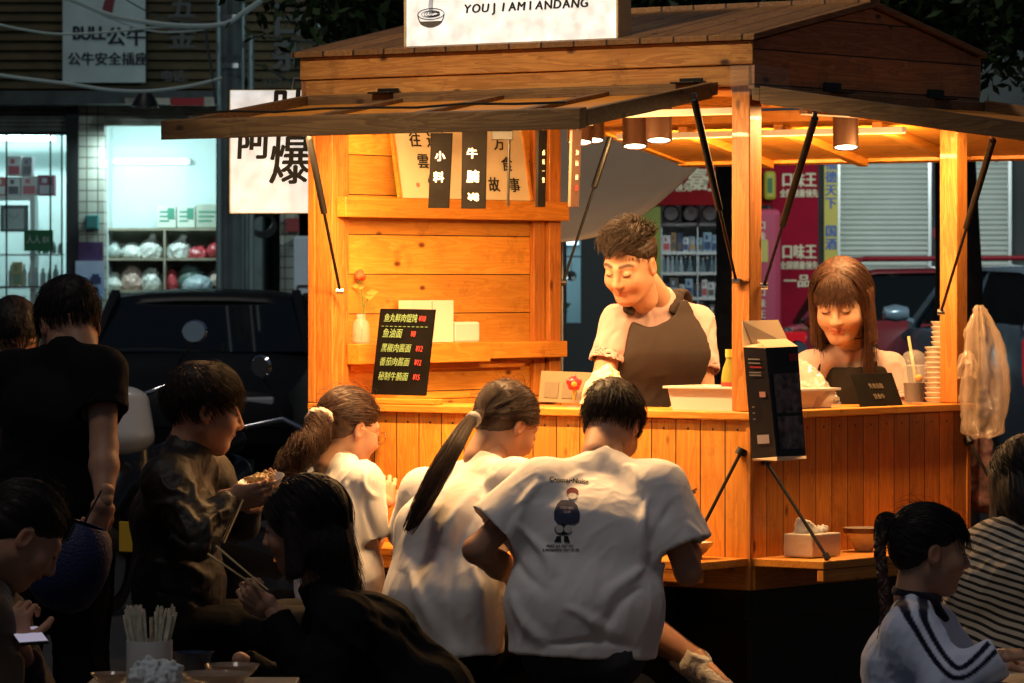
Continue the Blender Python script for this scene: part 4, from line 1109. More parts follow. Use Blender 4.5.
# ------------------------------------------------------------------ canvas awning behind the stall
t = thing('canvas_awning', 'beige canvas awning slung behind the server, corner raised to the right', 'awning', P(560, 420, 18.5))
def aw(u, v):
    A = [P(707, 158, 18.2), P(545, 243, 17.8), P(380, 180, 18.6), P(560, 60, 19.6)]
    p = (A[0]*(1-u)+A[1]*u)*(1-v)+(A[3]*(1-u)+A[2]*u)*v
    p = p+Vector((0, 0, -.10*math.sin(PI*u)*(1-v)))*(1 if v < 1 else 0)+Vector((0, 0, -.06*math.sin(PI*v)))
    return p
m = MB(); m.grid(aw, 20, 16); m.build('canvas', mat('beige_canvas', (.74, .54, .34), .85, noise=.06, nscale=4, bump=.2, bscale=90), t, smooth=True, solid=.004)
m = MB(); m.tube([P(440, 780, 18.6), P(440, 150, 18.6)], .02, 10); m.tube([P(562, 700, 19.5), P(562, 62, 19.5)], .02, 10); m.build('pole', M_STEEL, t, smooth=True)

# unseen cool street lamps, added on both sides to brighten cars and shop fronts
def road_fill_lamp(x, y, aim, W, label, col=(.80, 1.0, .98), size=60):
    t = thing('added_street_lamp', label, 'street lamp', (x, y, 0))
    m = MB(); m.tube([(x, y, 0), (x, y, 6.0)], [.09, .05], 16); m.build('post', M_DKMET, t, smooth=True)
    m = MB(); m.lathe([(0, .08), (.16, .04), (.2, 0), (.18, 0), (.12, .03), (0, .05)], (x, y+.25, 5.95), 20); m.build('lamp_head', M_DKMET, t, smooth=True)
    l = bpy.data.lights.new('road_fill_lamp', 'SPOT'); l.energy = W; l.color = col; l.spot_size = R(size); l.spot_blend = .8; l.shadow_soft_size = .12
    lo = bpy.data.objects.new('road_fill_beam', l); COL.objects.link(lo); lo.location = (x, y+.25, 5.9); lo.rotation_euler = (Vector((x, y+.25, 5.9))-Vector(aim)).to_track_quat('Z', 'Y').to_euler()
road_fill_lamp(5.2, 25, (3.3, 38, 1.9), 1900*ROAD_K, 'unseen cool white street lamp added right of the view to brighten cars and shutters')
road_fill_lamp(-4.6, 25, (-3.0, 38, 3.2), 260*ROAD_K, 'unseen cool white street lamp added left of the view to brighten the left shops', size=50)
# ------------------------------------------------------------------ cars and motorbikes
M_CGL = mat('car_glass', (.006, .008, .009), .04, spec=.9)
M_TAIL = mat('tail_lamp_red', (.35, .005, .01), .15, emit=.25, ecol=(1, .02, .03))
M_HEAD = mat('head_lamp', (.6, .62, .65), .08)
def car(loc, rz, paint, label, L=4.4, W=1.78, Hh=1.5, suv=False, rack=False, tape=False, up=.08):
    t = thing('parked_car', label, 'car', loc, rz)
    Mx = WM[t.name]; hl = L/2; w = W/2
    # lower body stations: x, belt height, half width, bottom
    st = [(-hl, .60, .80*w, .45), (-hl+.06, .88, .92*w, .36), (-hl+.35, .97, .98*w, .25), (-hl+1.0, .98, w, .22), (-.3, .95, w, .2), (.55, .93, w, .2), (.95, .93, w, .22), (hl-.8, .86, .98*w, .24), (hl-.3, .77, .92*w, .26), (hl-.06, .66, .82*w, .32), (hl, .52, .72*w, .38)]
    if suv: st = [(x, b+up, ww, z) for x, b, ww, z in st]
    def sec(s):
        x, b, ww, z = s
        return [(x, -q, zz) for q, zz in ((0, z), (ww*.9, z), (ww*.99, z+.12), (ww, (z+b)/2), (ww*.985, b-.1), (ww*.93, b-.01), (ww*.6, b+.02), (0, b+.03))] + [(x, q, zz) for q, zz in ((ww*.6, b+.02), (ww*.93, b-.01), (ww*.985, b-.1), (ww, (z+b)/2), (ww*.99, z+.12), (ww*.9, z))]
    m = MB(Mx); rows = [sec(s) for s in st]; k = len(rows[0]); vs = sum(rows, []); fs = []
    for i in range(len(rows)-1):
        for j in range(k): fs.append((i*k+j, i*k+(j+1) % k, (i+1)*k+(j+1) % k, (i+1)*k+j))
    fs.append(tuple(range(k))); fs.append(tuple((len(rows)-1)*k+j for j in range(k)))
    m.add(vs, fs); m.build('body', paint, t, smooth=True, angle=35)
    # greenhouse
    rb = -hl+.18; rt = -hl+(.42 if suv else .72); ft = .25; fb = 1.0; bz = .955+(up if suv else 0); tw = w*.74
    zs = Hh
    def q(x, y, z): return (x, y, z)
    bl = [q(rb, w*.86, bz), q(fb, w*.88, bz), q(ft, tw, zs-.05), q(rt, tw*.97, zs-.07)]
    m = MB(Mx)
    roof = [(rt-.04, tw*.93, zs-.085), (rt+.3, tw, zs-.02), (-.3, tw*1.02, zs), (ft-.1, tw, zs-.03), (ft+.06, tw*.95, zs-.09)]
    vs = []; n = 7
    for x, yy, z in roof:
        for j in range(n):
            u = -1+2*j/(n-1); vs.append((x, yy*u*1.02, z-(abs(u)**3)*.045))
    m.add(vs, [(i*n+j, i*n+j+1, (i+1)*n+j+1, (i+1)*n+j) for i in range(len(roof)-1) for j in range(n-1)])
    for s in (-1, 1):
        for a, b in ((bl[1], bl[2]), (bl[0], bl[3])): m.beam((a[0], s*a[1], a[2]-.03), (b[0], s*b[1], b[2]+.02), .06, .05)
        m.beam((-.35, s*w*.89, bz), (-.35, s*tw*1.01, zs-.06), .05, .07)
    m.build('roof', paint, t, smooth=True, angle=35, solid=.01)
    for s in (-1, 1):
        m = MB(Mx); a = [(x, s*y*.985, z) for x, y, z in bl]; m.add(a, [(0, 1, 2, 3)]); m.build('side_window', M_CGL, t)
    m = MB(Mx); m.add([(fb, -w*.86, bz), (fb, w*.86, bz), (ft, tw*.95, zs-.08), (ft, -tw*.95, zs-.08)], [(0, 1, 2, 3)]); m.build('windscreen', M_CGL, t)
    m = MB(Mx); m.add([(rb, -w*.84, bz), (rb, w*.84, bz), (rt, tw*.92, zs-.09), (rt, -tw*.92, zs-.09)], [(0, 1, 2, 3)]); m.build('rear_window', M_CGL, t)
    for s in (-1, 1):
        m = MB(Mx); m.lathe([(0, -.10), (.06, -.09), (.085, 0), (.06, .09), (0, .10)], (0, 0, 0), 14, sy=.8, M=Matrix.Translation((.80, s*(w+.08), bz+.08)) @ Matrix.Rotation(R(90), 4, 'X')); m.beam((.84, s*w*.93, bz+.02), (.82, s*(w+.03), bz+.05), .05, .03); m.build('wing_mirror', paint, t, smooth=True)
        m = MB(Mx); m.box(hl-.22, hl-.03, s*w*.5-.14, s*w*.5+.16, .60, .72) if s > 0 else m.box(hl-.22, hl-.03, s*w*.5-.16, s*w*.5+.14, .60, .72); m.build('headlight', M_HEAD, t, bevel=.02)
        m = MB(Mx); zt = (1.18 if suv else .92); m.box(-hl-.01, -hl+.16, s*w*.86-.09, s*w*.86+.06 if s > 0 else s*w*.86+.09, zt-.34, zt) if s > 0 else m.box(-hl-.01, -hl+.16, s*w*.86-.06, s*w*.86+.09, zt-.34, zt); m.build('tail_light', M_TAIL, t, bevel=.02)
        m = MB(Mx); m.box(-.28, -.14, s*w-.005*s, s*(w+.03), .80, .83); m.build('door_handle', M_CHROME, t)
        for x in (-hl+.8, hl-.82):
            Wm = Matrix.Translation((x, s*(w-.1), .32)) @ Matrix.Rotation(R(90), 4, 'X')
            m = MB(Mx); m.lathe([(.2, -.1), (.30, -.1), (.32, -.07), (.32, .07), (.30, .1), (.2, .1)], (0, 0, 0), 28, M=Wm); ty = m.build('wheel', M_RUB, t, smooth=True)
            m = MB(Mx); m.lathe([(0, -.105), (.2, -.102), (.2, .102), (0, .105)], (0, 0, 0), 20, M=Wm); m.build('rim', M_STEEL, ty, smooth=True)
    if rack:
        m = MB(Mx)
        for s in (-1, 1):
            m = MB(Mx); m.tube([(rt+.1, s*tw*.9, zs+.0), (rt+.2, s*tw*.9, zs+.05), (ft-.2, s*tw*.9, zs+.06), (ft-.1, s*tw*.9, zs)], .018, 8)
            m.build('roof_rail', mat('rail_red', (.3, .01, .02), .3), t, smooth=True)
    if tape:
        m = MB(Mx); 
        for s in (-1, 1):
            for i in range(5): 
                if i % 2 == 0: m.box(-hl+.14, -hl+.20, s*w*.80-.03, s*w*.80+.03, 1.25+i*.07, 1.32+i*.07)
        m.build('reflective_strip', mat('tape_red', (.5, .02, .03), .4), t)
    return t
P_RED = mat('paint_dark_red', (.20, .02, .026), .18, coat=.8); P_BLUE = mat('paint_grey_blue', (.20, .27, .34), .25, metal=.2, coat=.7)
P_BLK = mat('paint_black', (.006, .006, .007), .22, coat=.6); P_BLK2 = mat('paint_black_matte', (.005, .005, .006), .45)
car((X_(1050, 35), 35.0, 0), R(0), P_RED, 'dark red car with red roof rails, its tail just left of the stall woman', L=4.3, Hh=1.70, suv=True, rack='red', up=.30)
car((3.96, 32.27, 0), R(100), P_BLUE, 'grey blue car behind the right post, wing mirror left and taped tail right', L=4.3, W=1.78, Hh=1.70, suv=True, tape=True, up=.30)
car((X_(203, 34), 34.6, 0), R(-90), P_BLK2, 'black car parked across the lit left shops, only its roof clear against them', L=4.4, W=1.9, Hh=1.51, suv=True)

P_SIL = mat('scooter_pale', (.75, .75, .74), .3, coat=.4); P_SB = mat('scooter_black', (.012, .012, .014), .25, coat=.5)
def scooter(loc, rz, shield, label, plate=False, name='parked_scooter', k=.9):
    t = thing(name, label, 'scooter', loc, rz); Mx = WM[t.name] @ Matrix.Scale(k, 4)      # front at +x
    for x, nm in ((.62, 0), (-.60, 1)):
        Wm = Matrix.Translation((x, 0, .25)) @ Matrix.Rotation(R(90), 4, 'X')
        m = MB(Mx); m.lathe([(.17, -.045), (.235, -.045), (.255, 0), (.235, .045), (.17, .045)], (0, 0, 0), 28, M=Wm); w_ = m.build('wheel', M_RUB, t, smooth=True)
        m = MB(Mx); m.lathe([(0, -.03), (.17, -.035), (.17, .035), (0, .03)], (0, 0, 0), 20, M=Wm); m.build('rim', M_STEEL, w_, smooth=True)
    m = MB(Mx); S = SDF(.012)
    S.cone((.42, 0, .35), (.40, 0, .92), .10, .07, lat=(0, 1, 0), wide=2.0, k=.04)
    S.cone((.62, 0, .50), (.50, 0, .62), .06, .08, lat=(0, 1, 0), wide=1.3, k=.05)
    S.cone((.35, 0, .30), (-.2, 0, .28), .06, .08, lat=(0, 1, 0), wide=2.2, k=.05)
    S.cone((-.1, 0, .45), (-.75, 0, .62), .15, .09, lat=(0, 1, 0), wide=1.2, k=.08)
    V, Fq = S.mesh(); V = relax(V, Fq, 2); A = np.array(Mx); mesh_obj('fairing', V@A[:3, :3].T+A[:3, 3], Fq, P_SB, t)
    S = SDF(.012); S.cone((.46, 0, .84), (.44, 0, 1.0), .095, .075, lat=(0, 1, 0), wide=1.9, k=.03); S.plane((.40, 0, .9), (-1, 0, 0)); V, Fq = S.mesh(); V = relax(V, Fq, 1); mesh_obj('front_cowl', V@A[:3, :3].T+A[:3, 3], Fq, shield, t)
    S = SDF(.012); S.cone((-.05, 0, .70), (-.72, 0, .78), .09, .07, lat=(0, 1, 0), wide=1.35, k=.03)
    V, Fq = S.mesh(); mesh_obj('saddle', V@A[:3, :3].T+A[:3, 3], Fq, mat('saddle_vinyl', (.012, .012, .013), .35, bump=.2), t)
    m = MB(Mx); m.tube([(.62, 0, .25), (.50, 0, .55), (.38, 0, 1.0)], .022, 10); m.build('fork', M_CHROME, t, smooth=True)
    m = MB(Mx); m.tube([(.22, -.34, 1.04), (.34, -.2, 1.08), (.38, 0, 1.0), (.34, .2, 1.08), (.22, .34, 1.04)], .013, 10); m.build('handlebar', M_CHROME, t, smooth=True)
    for s in (-1, 1):
        m = MB(Mx); m.tube([(.22, s*.34, 1.04), (.15, s*.40, 1.02)], .018, 10); m.build('grip', M_RUB, t, smooth=True)
        m = MB(Mx); m.tube([(.34, s*.2, 1.08), (.36, s*.27, 1.2), (.33, s*.32, 1.27)], .006, 6); st_ = m.build('mirror_stem', M_DKMET, t, smooth=True)
        m = MB(Mx); m.lathe([(0, -.012), (.058, -.012), (.068, 0), (.058, .01), (0, .01)], (0, 0, 0), 20, sx=.85, M=Matrix.Translation((.33, s*.33, 1.33)) @ Matrix.Rotation(R(85), 4, 'Y')); m.build('mirror_head', M_CHROME, st_, smooth=True)
    m = MB(Mx); m.lathe([(0, .05), (.05, .045), (.075, .01), (.08, -.03), (0, -.03)], (0, 0, 0), 20, M=Matrix.Translation((.47, 0, .93)) @ Matrix.Rotation(R(90), 4, 'Y')); m.build('headlight', M_HEAD, t, smooth=True)
    if plate:
        m = MB(Mx); m.box(-.86, -.85, -.11, .11, .50, .64); m.build('number_plate', mat('plate_yellow', (.55, .38, .03), .5), t, bevel=.004)
    return t
scooter((X_(160, 21), 21.2, .0), R(-112), P_SIL, 'scooter with pale front shield between the standing man and the young man in black', k=1.0)
scooter((X_(262, 18.5), 18.7, 0), R(50), P_SB, 'black motorbike with chrome handlebar, mirrors and yellow plate behind the young man in black', name='parked_motorbike', plate=True)
scooter((X_(722, 24), 24, 0), R(-60), P_SIL, 'pale scooter seen past the server and the stall corner post')
# ------------------------------------------------------------------ the wooden food cart
AN = math.radians(37); BX, BY = (750-512)/320.0, 13.75
CW, CD = 1.77, 1.32
CT = thing('food_cart', 'lit pine food stall with low gabled roof and raised flaps', 'food stall', (BX, BY, 0), -AN)
MC = WM[CT.name]
def KL(x, y, z): return MC @ Vector((x, y, z))
def hit(px, py, ax, c):
    dx = (px-512)/F; dz = -(py-HY)/F; c_, s_ = math.cos(AN), math.sin(AN)
    if ax == 'y': t = (c+BX*s_+BY*c_)/(dx*s_+c_)
    elif ax == 'x': t = (c+BX*c_-BY*s_)/(dx*c_-s_)
    else: t = (c-E)/dz
    X = t*dx-BX; Y = t-BY
    return Vector((X*c_-Y*s_, X*s_+Y*c_, E+t*dz))
c1, c2, kn = (.70, .29, .035), (.56, .205, .020), (.15, .04, .006)
WF = wood('pine_front_boards', c1, c2, kn, 'Z', .094, 'X', gap=.022, screws=(.635, 1.10))
WR = wood('pine_side_boards', c1, c2, kn, 'Z', .094, 'Y', gap=.022, screws=(.635, 1.10))
WL = wood('pine_wall_boards', (.74, .35, .052), (.64, .265, .032), kn, 'Y', .135, 'Z', off=.03, gap=.012)
WX = wood('pine_beam_x', c1, c2, kn, 'X'); WY = wood('pine_beam_y', c1, c2, kn, 'Y'); WZ = wood('pine_post', (.58, .23, .04), (.44, .145, .022), kn, 'Z')
WRF = wood('roof_boards_weathered', (.25, .13, .045), (.16, .075, .026), (.05, .02, .01), 'Y', .13, 'X', rough=.65, gap=.03)
WGB = wood('gable_boards_weathered', (.50, .22, .085), (.33, .14, .055), (.03, .012, .008), 'Y', .11, 'Z', rough=.7, off=.02, gap=.02)
WFA = wood('fascia_weathered', (.60, .29, .08), (.42, .18, .045), (.06, .02, .01), 'X', rough=.55)
WHT = wood('flap_frame_weathered', (.20, .12, .05), (.12, .065, .028), (.04, .02, .01), 'X', rough=.6)
WCL = wood('ceiling_boards', (.74, .37, .06), (.60, .26, .035), kn, 'X', .14, 'Y', gap=.02)
def cb(nm, m_, *bx, parent=CT, bev=.003, label=None):
    m = MB(MC)
    for b in bx: m.box(*b)
    return m.build(nm, m_, parent, bevel=bev, label=label)
# body panels (z .60 - 1.13)
cb('front_panel', WF, (-CW+.003, -.003, 0, .022, .60, 1.13))
cb('side_panel', WR, (-.022, 0, .022, CD, .601, 1.13))
cb('side_panel', WR, (-CW, -CW+.022, .022, CD, .601, 1.13))
cb('rear_panel', WF, (-CW+.022, -.022, CD-.022, CD-.001, .60, 1.129))
cb('cover_strip', WZ, (-.012, .006, -.006, .012, .598, 1.131)); cb('cover_strip', WZ, (-CW-.004, -CW+.03, -.005, .01, .598, 1.131)); cb('cover_strip', WZ, (-.012, .005, CD-.02, CD+.005, .598, 1.131))
# counter boards all round, bright edge
cb('counter_top', WX, (-CW-.01, .018, -.018, .30, 1.132, 1.156)); cb('counter_top', WY, (-.30, .018, .301, CD+.01, 1.132, 1.156)); cb('counter_top', WY, (-CW-.01, -CW+.06, .301, CD+.01, 1.132, 1.156))
# posts
PW = .068
for x, y in ((-PW-.004, .004), (-CW+.012, .004), (-PW-.004, CD-PW-.004), (-CW+.012, CD-PW-.02)):
    cb('corner_post', WZ, (x, x+PW, y, y+PW, 1.158, 2.20))
cb('corner_post', WZ, (-CW-.02, -CW+.010, -.004, .055, 1.158, 2.20))
# left wall of boards with shelves
cb('wall_boards', WL, (-CW+.02, -CW+.042, .075, CD-.09, 1.158, 2.20))
cb('wall_trim', WZ, (-CW+.043, -CW+.062, .078, .115, 1.158, 2.2)); cb('wall_trim', WZ, (-CW+.043, -CW+.064, CD-.16, CD-.095, 1.158, 2.2))
sh1 = cb('interior_shelf', WY, (-CW+.065, -1.652, .03, 1.30, 1.782, 1.85)); sh2 = cb('interior_shelf', WY, (-CW+.065, -1.650, .10, .83, 1.285, 1.354), (-CW+.065, -1.654, .8305, 1.29, 1.295, 1.352))
cb('shelf_bracket', WY, (-CW+.043, -1.70, .12, 1.1, 1.262, 1.284))
# roof: eaves band, ceiling, slopes, gables
EZ0, EZ1 = 2.188, 2.318
cb('fascia', WFA, (-CW-.035, .028, -.028, -.002, EZ0+.055, EZ1), (-CW-.03, .024, -.020, .004, EZ0-.012, EZ0+.054))
cb('fascia', WFA, (-CW-.035, .028, CD+.004, CD+.03, EZ0, EZ1))
cb('top_rail', WX, (-CW+.01, -.01, .006, .07, 2.166, 2.22)); cb('top_rail', WX, (-CW+.01, -.01, CD-.07, CD-.003, 2.166, 2.22)); 
cb('top_rail', WY, (-.07, -.004, .071, CD-.071, 2.166, 2.22)); cb('top_rail', WY, (-CW+.01, -CW+.07, .071, CD-.071, 2.166, 2.22))
m = MB(MC)
for k in range(3): x = -CW+.44*(k+1); m.box(x-.02, x+.02, .071, CD-.071, 2.170, 2.215)
m.build('rafter', WY, CT, bevel=.003)
cb('ceiling', WCL, (-CW+.005, -.005, .005, CD-.005, 2.221, 2.236))
RZ = 2.455; ym = CD/2
for s in (0, 1):
    m = MB(MC); y0, y1 = (-.045, ym) if s == 0 else (CD+.045, ym)
    m.add([(-CW-.06, y0, EZ1-.001), (.045, y0, EZ1-.001), (.045, y1, RZ), (-CW-.06, y1, RZ), (-CW-.06, y0, EZ1+.018), (.045, y0, EZ1+.018), (.045, y1, RZ+.02), (-CW-.06, y1, RZ+.02)],
          [(0, 1, 2, 3), (4, 5, 6, 7), (0, 1, 5, 4), (3, 2, 6, 7), (0, 3, 7, 4), (1, 2, 6, 5)]); m.build('roof_slope', WRF, CT, bevel=.002)
for x0, x1 in ((.006, .030), (-CW-.036, -CW-.012)):
    m = MB(MC); poly = [(-.02, EZ0-.022), (CD+.02, EZ0-.022), (CD+.02, EZ1-.004), (ym, RZ-.004), (-.02, EZ1-.004)]
    m.add([(x0, y, z) for y, z in poly]+[(x1, y, z) for y, z in poly], [(0, 1, 2, 3, 4), (9, 8, 7, 6, 5)]+[(i, (i+1) % 5, (i+1) % 5+5, i+5) for i in range(5)]); m.build('gable_board', WGB, CT, bevel=.002)
cb('ridge_cap', WRF, (-CW-.06, .045, ym-.03, ym+.03, RZ+.012, RZ+.03))
# hinged flaps
def flap(nm, a0, a1, Lf, side, hz, oz, th=.050, ribs=3, mtop=None, label=None, skew=.0):
    """side: 'f','b','r' - panel hinged along that edge, a0..a1 along it"""
    def T(a, o, z):
        zz = hz+(oz-hz)*(o/Lf)
        return {'f': KL(a, -.03-o, zz+z), 'b': KL(a, CD+.03+o, zz+z), 'r': KL(.03+o, a, zz+z)}[side]
    hd = None
    def slab(name, A0, A1, o0, o1, z0, z1, mt, parent):
        m = MB(); vs = [T(a, o, z) for z in (z0, z1) for o in (o0, o1) for a in (A0, A1)]
        m.add(vs, [(0, 2, 3, 1), (4, 5, 7, 6), (0, 1, 5, 4), (2, 6, 7, 3), (0, 4, 6, 2), (1, 3, 7, 5)]); return m.build(name, mt, parent, bevel=.002)
    fm = {'f': (WX, WY), 'b': (WX, WY), 'r': (WY, WX)}[side]
    pn = slab('flap', a0+.03, a1-.03, .03, Lf-.03, 0, .010, fm[0] if mtop is None else mtop, CT)
    if label: pn['label'] = label
    fr = WHT if side == 'f' else (WHT if side == 'r' else fm[0])
    slab('flap_rail', a0, a1, Lf-.035, Lf, -.012, th, fr, pn); slab('flap_rail', a0, a1, 0, .03, 0, .04, fr, pn)
    slab('flap_rail', a0, a0+.032, .0305, Lf-.0355, -.008, th-.008, fr, pn); slab('flap_rail', a1-.032, a1, .0305, Lf-.0355, -.008, th-.008, fr, pn)
    for k in range(ribs):
        a = a0+(a1-a0)*(k+1)/(ribs+1); slab('flap_rib', a-.02, a+.02, .0305, Lf-.0355, .0105 if side == 'f' else -.03,   .024 if side == 'f' else -.0005, fr if side == 'f' else fm[1], pn)
    return T
WFL = wood('flap_boards', (.22, .12, .05), (.13, .07, .03), (.04, .02, .01), 'X', .1, 'Y', rough=.6)
Tf = flap('f', -1.775, -.10, .735, 'f', 2.150, 2.034, ribs=3, mtop=WX, label='front flap seen from above its framed back, lit wood below')
Tr = flap('r', -.035, CD+.03, 1.02, 'r', 2.130, 1.985, th=.055, ribs=2)
Tb = flap('b', -1.62, .0, .62, 'b', 2.120, 2.00, ribs=3)
# hinges
for x in (-1.42, -.20): cb('hinge', M_DKMET, (x-.045, x+.045, -.036, -.029, 2.15, 2.205), (x-.045, x+.045, -.09, -.036, 2.186, 2.192))
for y in (.42, 1.05): cb('hinge', M_DKMET, (.031, .038, y-.05, y+.05, 2.13, 2.20), (.038, .09, y-.05, y+.05, 2.165, 2.172))
# wiring across the front flap
m = MB(); pts = [Tf(-1.7+i*.19, .70, .067+.004*math.sin(i*2.3)) for i in range(9)]; m.tube(pts, .004, 6); m.build('wiring', M_BLK, CT, smooth=True)
# gas struts: thick barrel then thin rod
def strut(p0, p1, fr, parent=CT):
    p0 = Vector(p0); p1 = Vector(p1); q = p0.lerp(p1, fr)
    m = MB(); m.tube([p0, q], .0115, 12); s_ = m.build('gas_strut', M_BLK, parent, smooth=True)
    m = MB(); m.tube([q, p1], .005, 8); m.build('piston_rod', M_DKMET, s_, smooth=True)
    m = MB(); m.tube([p0+Vector((0, 0, .018)), p0-(p0-p1).normalized()*.02], .008, 8); m.tube([p1-Vector((.012, 0, 0)), p1+Vector((.012, 0, 0))], .010, 8); m.build('end_fitting', M_STEEL, s_, smooth=True)
def Kh(px, py, ax, c): return MC @ hit(px, py, ax, c)
strut(Kh(309, 138, 'y', -.36), Kh(340, 291, 'y', -.008), .48)
strut(Kh(694, 99, 'y', -.36), Kh(736, 281, 'y', -.008), .60)
strut(Kh(815, 118, 'x', .42), Kh(764, 286, 'x', .012), .63)
strut(Kh(993, 140, 'x', .45), Kh(941, 312, 'x', .012), .50)
strut(KL(-1.60, CD+.16, 2.09), KL(-1.70, CD+.004, 1.56), .35)
# folding eating shelves outside
fs_ = cb('folding_shelf', WX, (-CW+.05, -.004, -.272, -.003, .674, .700), (-CW+.052, -.006, -.270, -.245, .635, .673))
cb('folding_shelf', WY, (.003, .272, .004, CD-.02, .674, .700), (.245, .270, .006, CD-.022, .635, .673))
m = MB(MC); m.box(-CW+.05, -.01, -.012, -.001, .60, .673); m.build('shelf_ledger', WX, CT)
m = MB(MC); m.box(.001, .012, .01, CD-.03, .60, .673); m.build('shelf_ledger', WY, CT)
def stay(p0, p1):
    m = MB(); m.tube([p0, p1], .0055, 8); s_ = m.build('support_rod', M_DKMET, CT, smooth=True)
    m = MB(); d = (p1-p0).normalized(); m.tube([p0-d*.012, p0+d*.010], .017, 12); m.build('pivot', M_BLK, s_, smooth=True); m = MB(); m.tube([p1-d*.006, p1+d*.012], .011, 12); m.build('pivot', M_BLK, s_, smooth=True)
stay(Kh(741, 452, 'y', -.012), Kh(699, 534, 'y', -.10)); stay(Kh(766, 461, 'x', .012), Kh(826, 556, 'x', .255)); stay(Kh(969, 441, 'x', .012), MC @ Vector((.25, 1.25, .71)))
stay(KL(-1.5, -.012, 1.03), KL(-1.5, -.25, .71))
# chassis, wheels
cb('chassis_beam', M_DKMET, (-CW+.04, -.04, .03, .07, .50, .598), (-CW+.04, -.04, CD-.08, CD-.04, .50, .598), (-.08, -.04, .071, CD-.081, .50, .598), (-CW+.04, -CW+.08, .071, CD-.081, .50, .598), (-CW+.2, -.2, .07, .075, .33, .36))
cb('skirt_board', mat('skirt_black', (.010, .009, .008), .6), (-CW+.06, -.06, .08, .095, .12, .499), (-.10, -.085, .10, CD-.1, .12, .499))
for x in (-1.3, -.45):
    for y in (-.0, CD-.12):
        Wm = Matrix.Translation((x, y+.06, .2)) @ Matrix.Rotation(R(90), 4, 'X')
        m = MB(MC); m.lathe([(.12, -.045), (.18, -.045), (.20, -.02), (.20, .02), (.18, .045), (.12, .045)], (0, 0, 0), 24, M=Wm); wh = m.build('wheel', M_RUB, CT, smooth=True)
        m = MB(MC); m.lathe([(0, -.03), (.12, -.035), (.12, .035), (0, .03)], (0, 0, 0), 18, M=Wm); m.build('rim', M_STEEL, wh, smooth=True)
# transparent rain film over the roof corner and lower corner
m = MB(); a = [KL(-.05, -.034, 2.24), KL(.04, -.034, 2.24), KL(.04, .16, 2.235), KL(.045, .16, 2.14), KL(.04, -.036, 2.145), KL(-.05, -.036, 2.15)]
m.add(a, [(0, 1, 4, 5), (1, 2, 3, 4)]); m.build('corner_film', mat('clear_film', (.8, .8, .8), .08, alpha=.10, spec=1.0), CT)

# ------------------------------------------------------------------ downlights in the cart
M_LCAN = mat('lamp_copper', (.10, .05, .03), .35, metal=.5)
M_GLOW = mat('lamp_glow', (1, .9, .7), .5, emit=10, ecol=(1, .84, .58))
LAMPS = [(659, 141, .42, 'black cylinder downlight nearest the server head, right of the pair', 1), (635, 147, .80, 'brown cylinder downlight just left of and behind the nearest one', 1),
         (580, 143, .62, 'cylinder downlight above the end of the upper shelf', 1), (846, 148, .95, 'cylinder downlight alone between the middle and right posts', 1)]
def downlight(c, label, r=.043, h=.125, name='downlight', on=True, W=9, spot=1.9):
    t = thing(name, label, 'ceiling lamp', (c.x, c.y, 2.17), group='cylinder downlights of the stall')
    z0 = c.z; Tl = Matrix.Translation((c.x, c.y, z0)) @ Matrix.Rotation(R(-13), 4, 'X')
    m = MB(); m.lathe([(r*.84, .012), (r*.92, 0), (r, 0), (r, h), (r*.4, h+.004), (0, h+.004)], (0, 0, 0), 24, M=Tl); m.tube([Tl @ Vector((0, 0, h)), (c.x, c.y+.03, 2.171)], .006, 8); m.build('can', M_LCAN, t, smooth=True)
    m = MB(); m.lathe([(0, .006), (r*.86, .004)], (0, 0, 0), 20, M=Tl); m.build('lamp_face', M_GLOW, t)
    l = bpy.data.lights.new('downlight', 'SPOT'); l.energy = W*DL_K; l.color = (1, .55, .205); l.spot_size = spot; l.spot_blend = .6; l.shadow_soft_size = .03
    lo = bpy.data.objects.new('downlight_beam', l); COL.objects.link(lo); lo.location = Tl @ Vector((0, 0, -.012))
for px, py, yy, lb, on in LAMPS:
    downlight(Kh(px, py, 'y', yy), lb)
downlight(Kh(592, 141, 'y', .70), 'cylinder downlight tucked behind the one at the upper shelf end')
# warm led bars under the raised flaps, plus two added to brighten interior and rear
def led(p0, p1, W, label, inward):
    t = thing('led_bar', label, 'lamp bar', (p0+p1)/2, group='led bars under the flaps')
    m = MB(); m.beam(p0, p1, .03, .018); m.build('housing', M_WHITE, t)
    m = MB(); m.beam(p0+Vector((0, 0, -.011)), p1+Vector((0, 0, -.011)), .018, .003); m.build('diffuser', mat('led_glow', (1, .7, .4), .5, emit=1.0, ecol=(1, .56, .20)), t)
    l = bpy.data.lights.new('led', 'AREA'); l.shape = 'RECTANGLE'; l.size = (p1-p0).length; l.size_y = .03; l.energy = W; l.color = (1, .55, .205)
    lo = bpy.data.objects.new('led_beam', l); COL.objects.link(lo)
    x = (p1-p0).normalized(); z = -(Vector((0, 0, -1))+inward).normalized(); y = z.cross(x).normalized(); z = x.cross(y)
    M_ = Matrix((x, y, z)).transposed().to_4x4(); M_.translation = (p0+p1)/2+Vector((0, 0, -.016)); lo.matrix_world = M_
iny = MC.to_3x3() @ Vector((0, 1, 0)); inx = MC.to_3x3() @ Vector((-1, 0, 0))
led(Tf(-1.60, .40, -.028), Tf(-.30, .40, -.028), LED_W, 'long warm led bar fixed under the front flap', iny*.35)
led(Tr(.15, .07, -.02), Tr(1.15, .07, -.02), LED_W*.45, 'warm led bar fixed under the right hand flap', inx*.3)
led(KL(-1.66, .10, 2.105), KL(-.12, .10, 2.105), LED_W*IN_K, 'warm led bar added inside the front top rail to brighten the interior', iny*.9)  # added fill bar that lifts the ceiling and inner wall
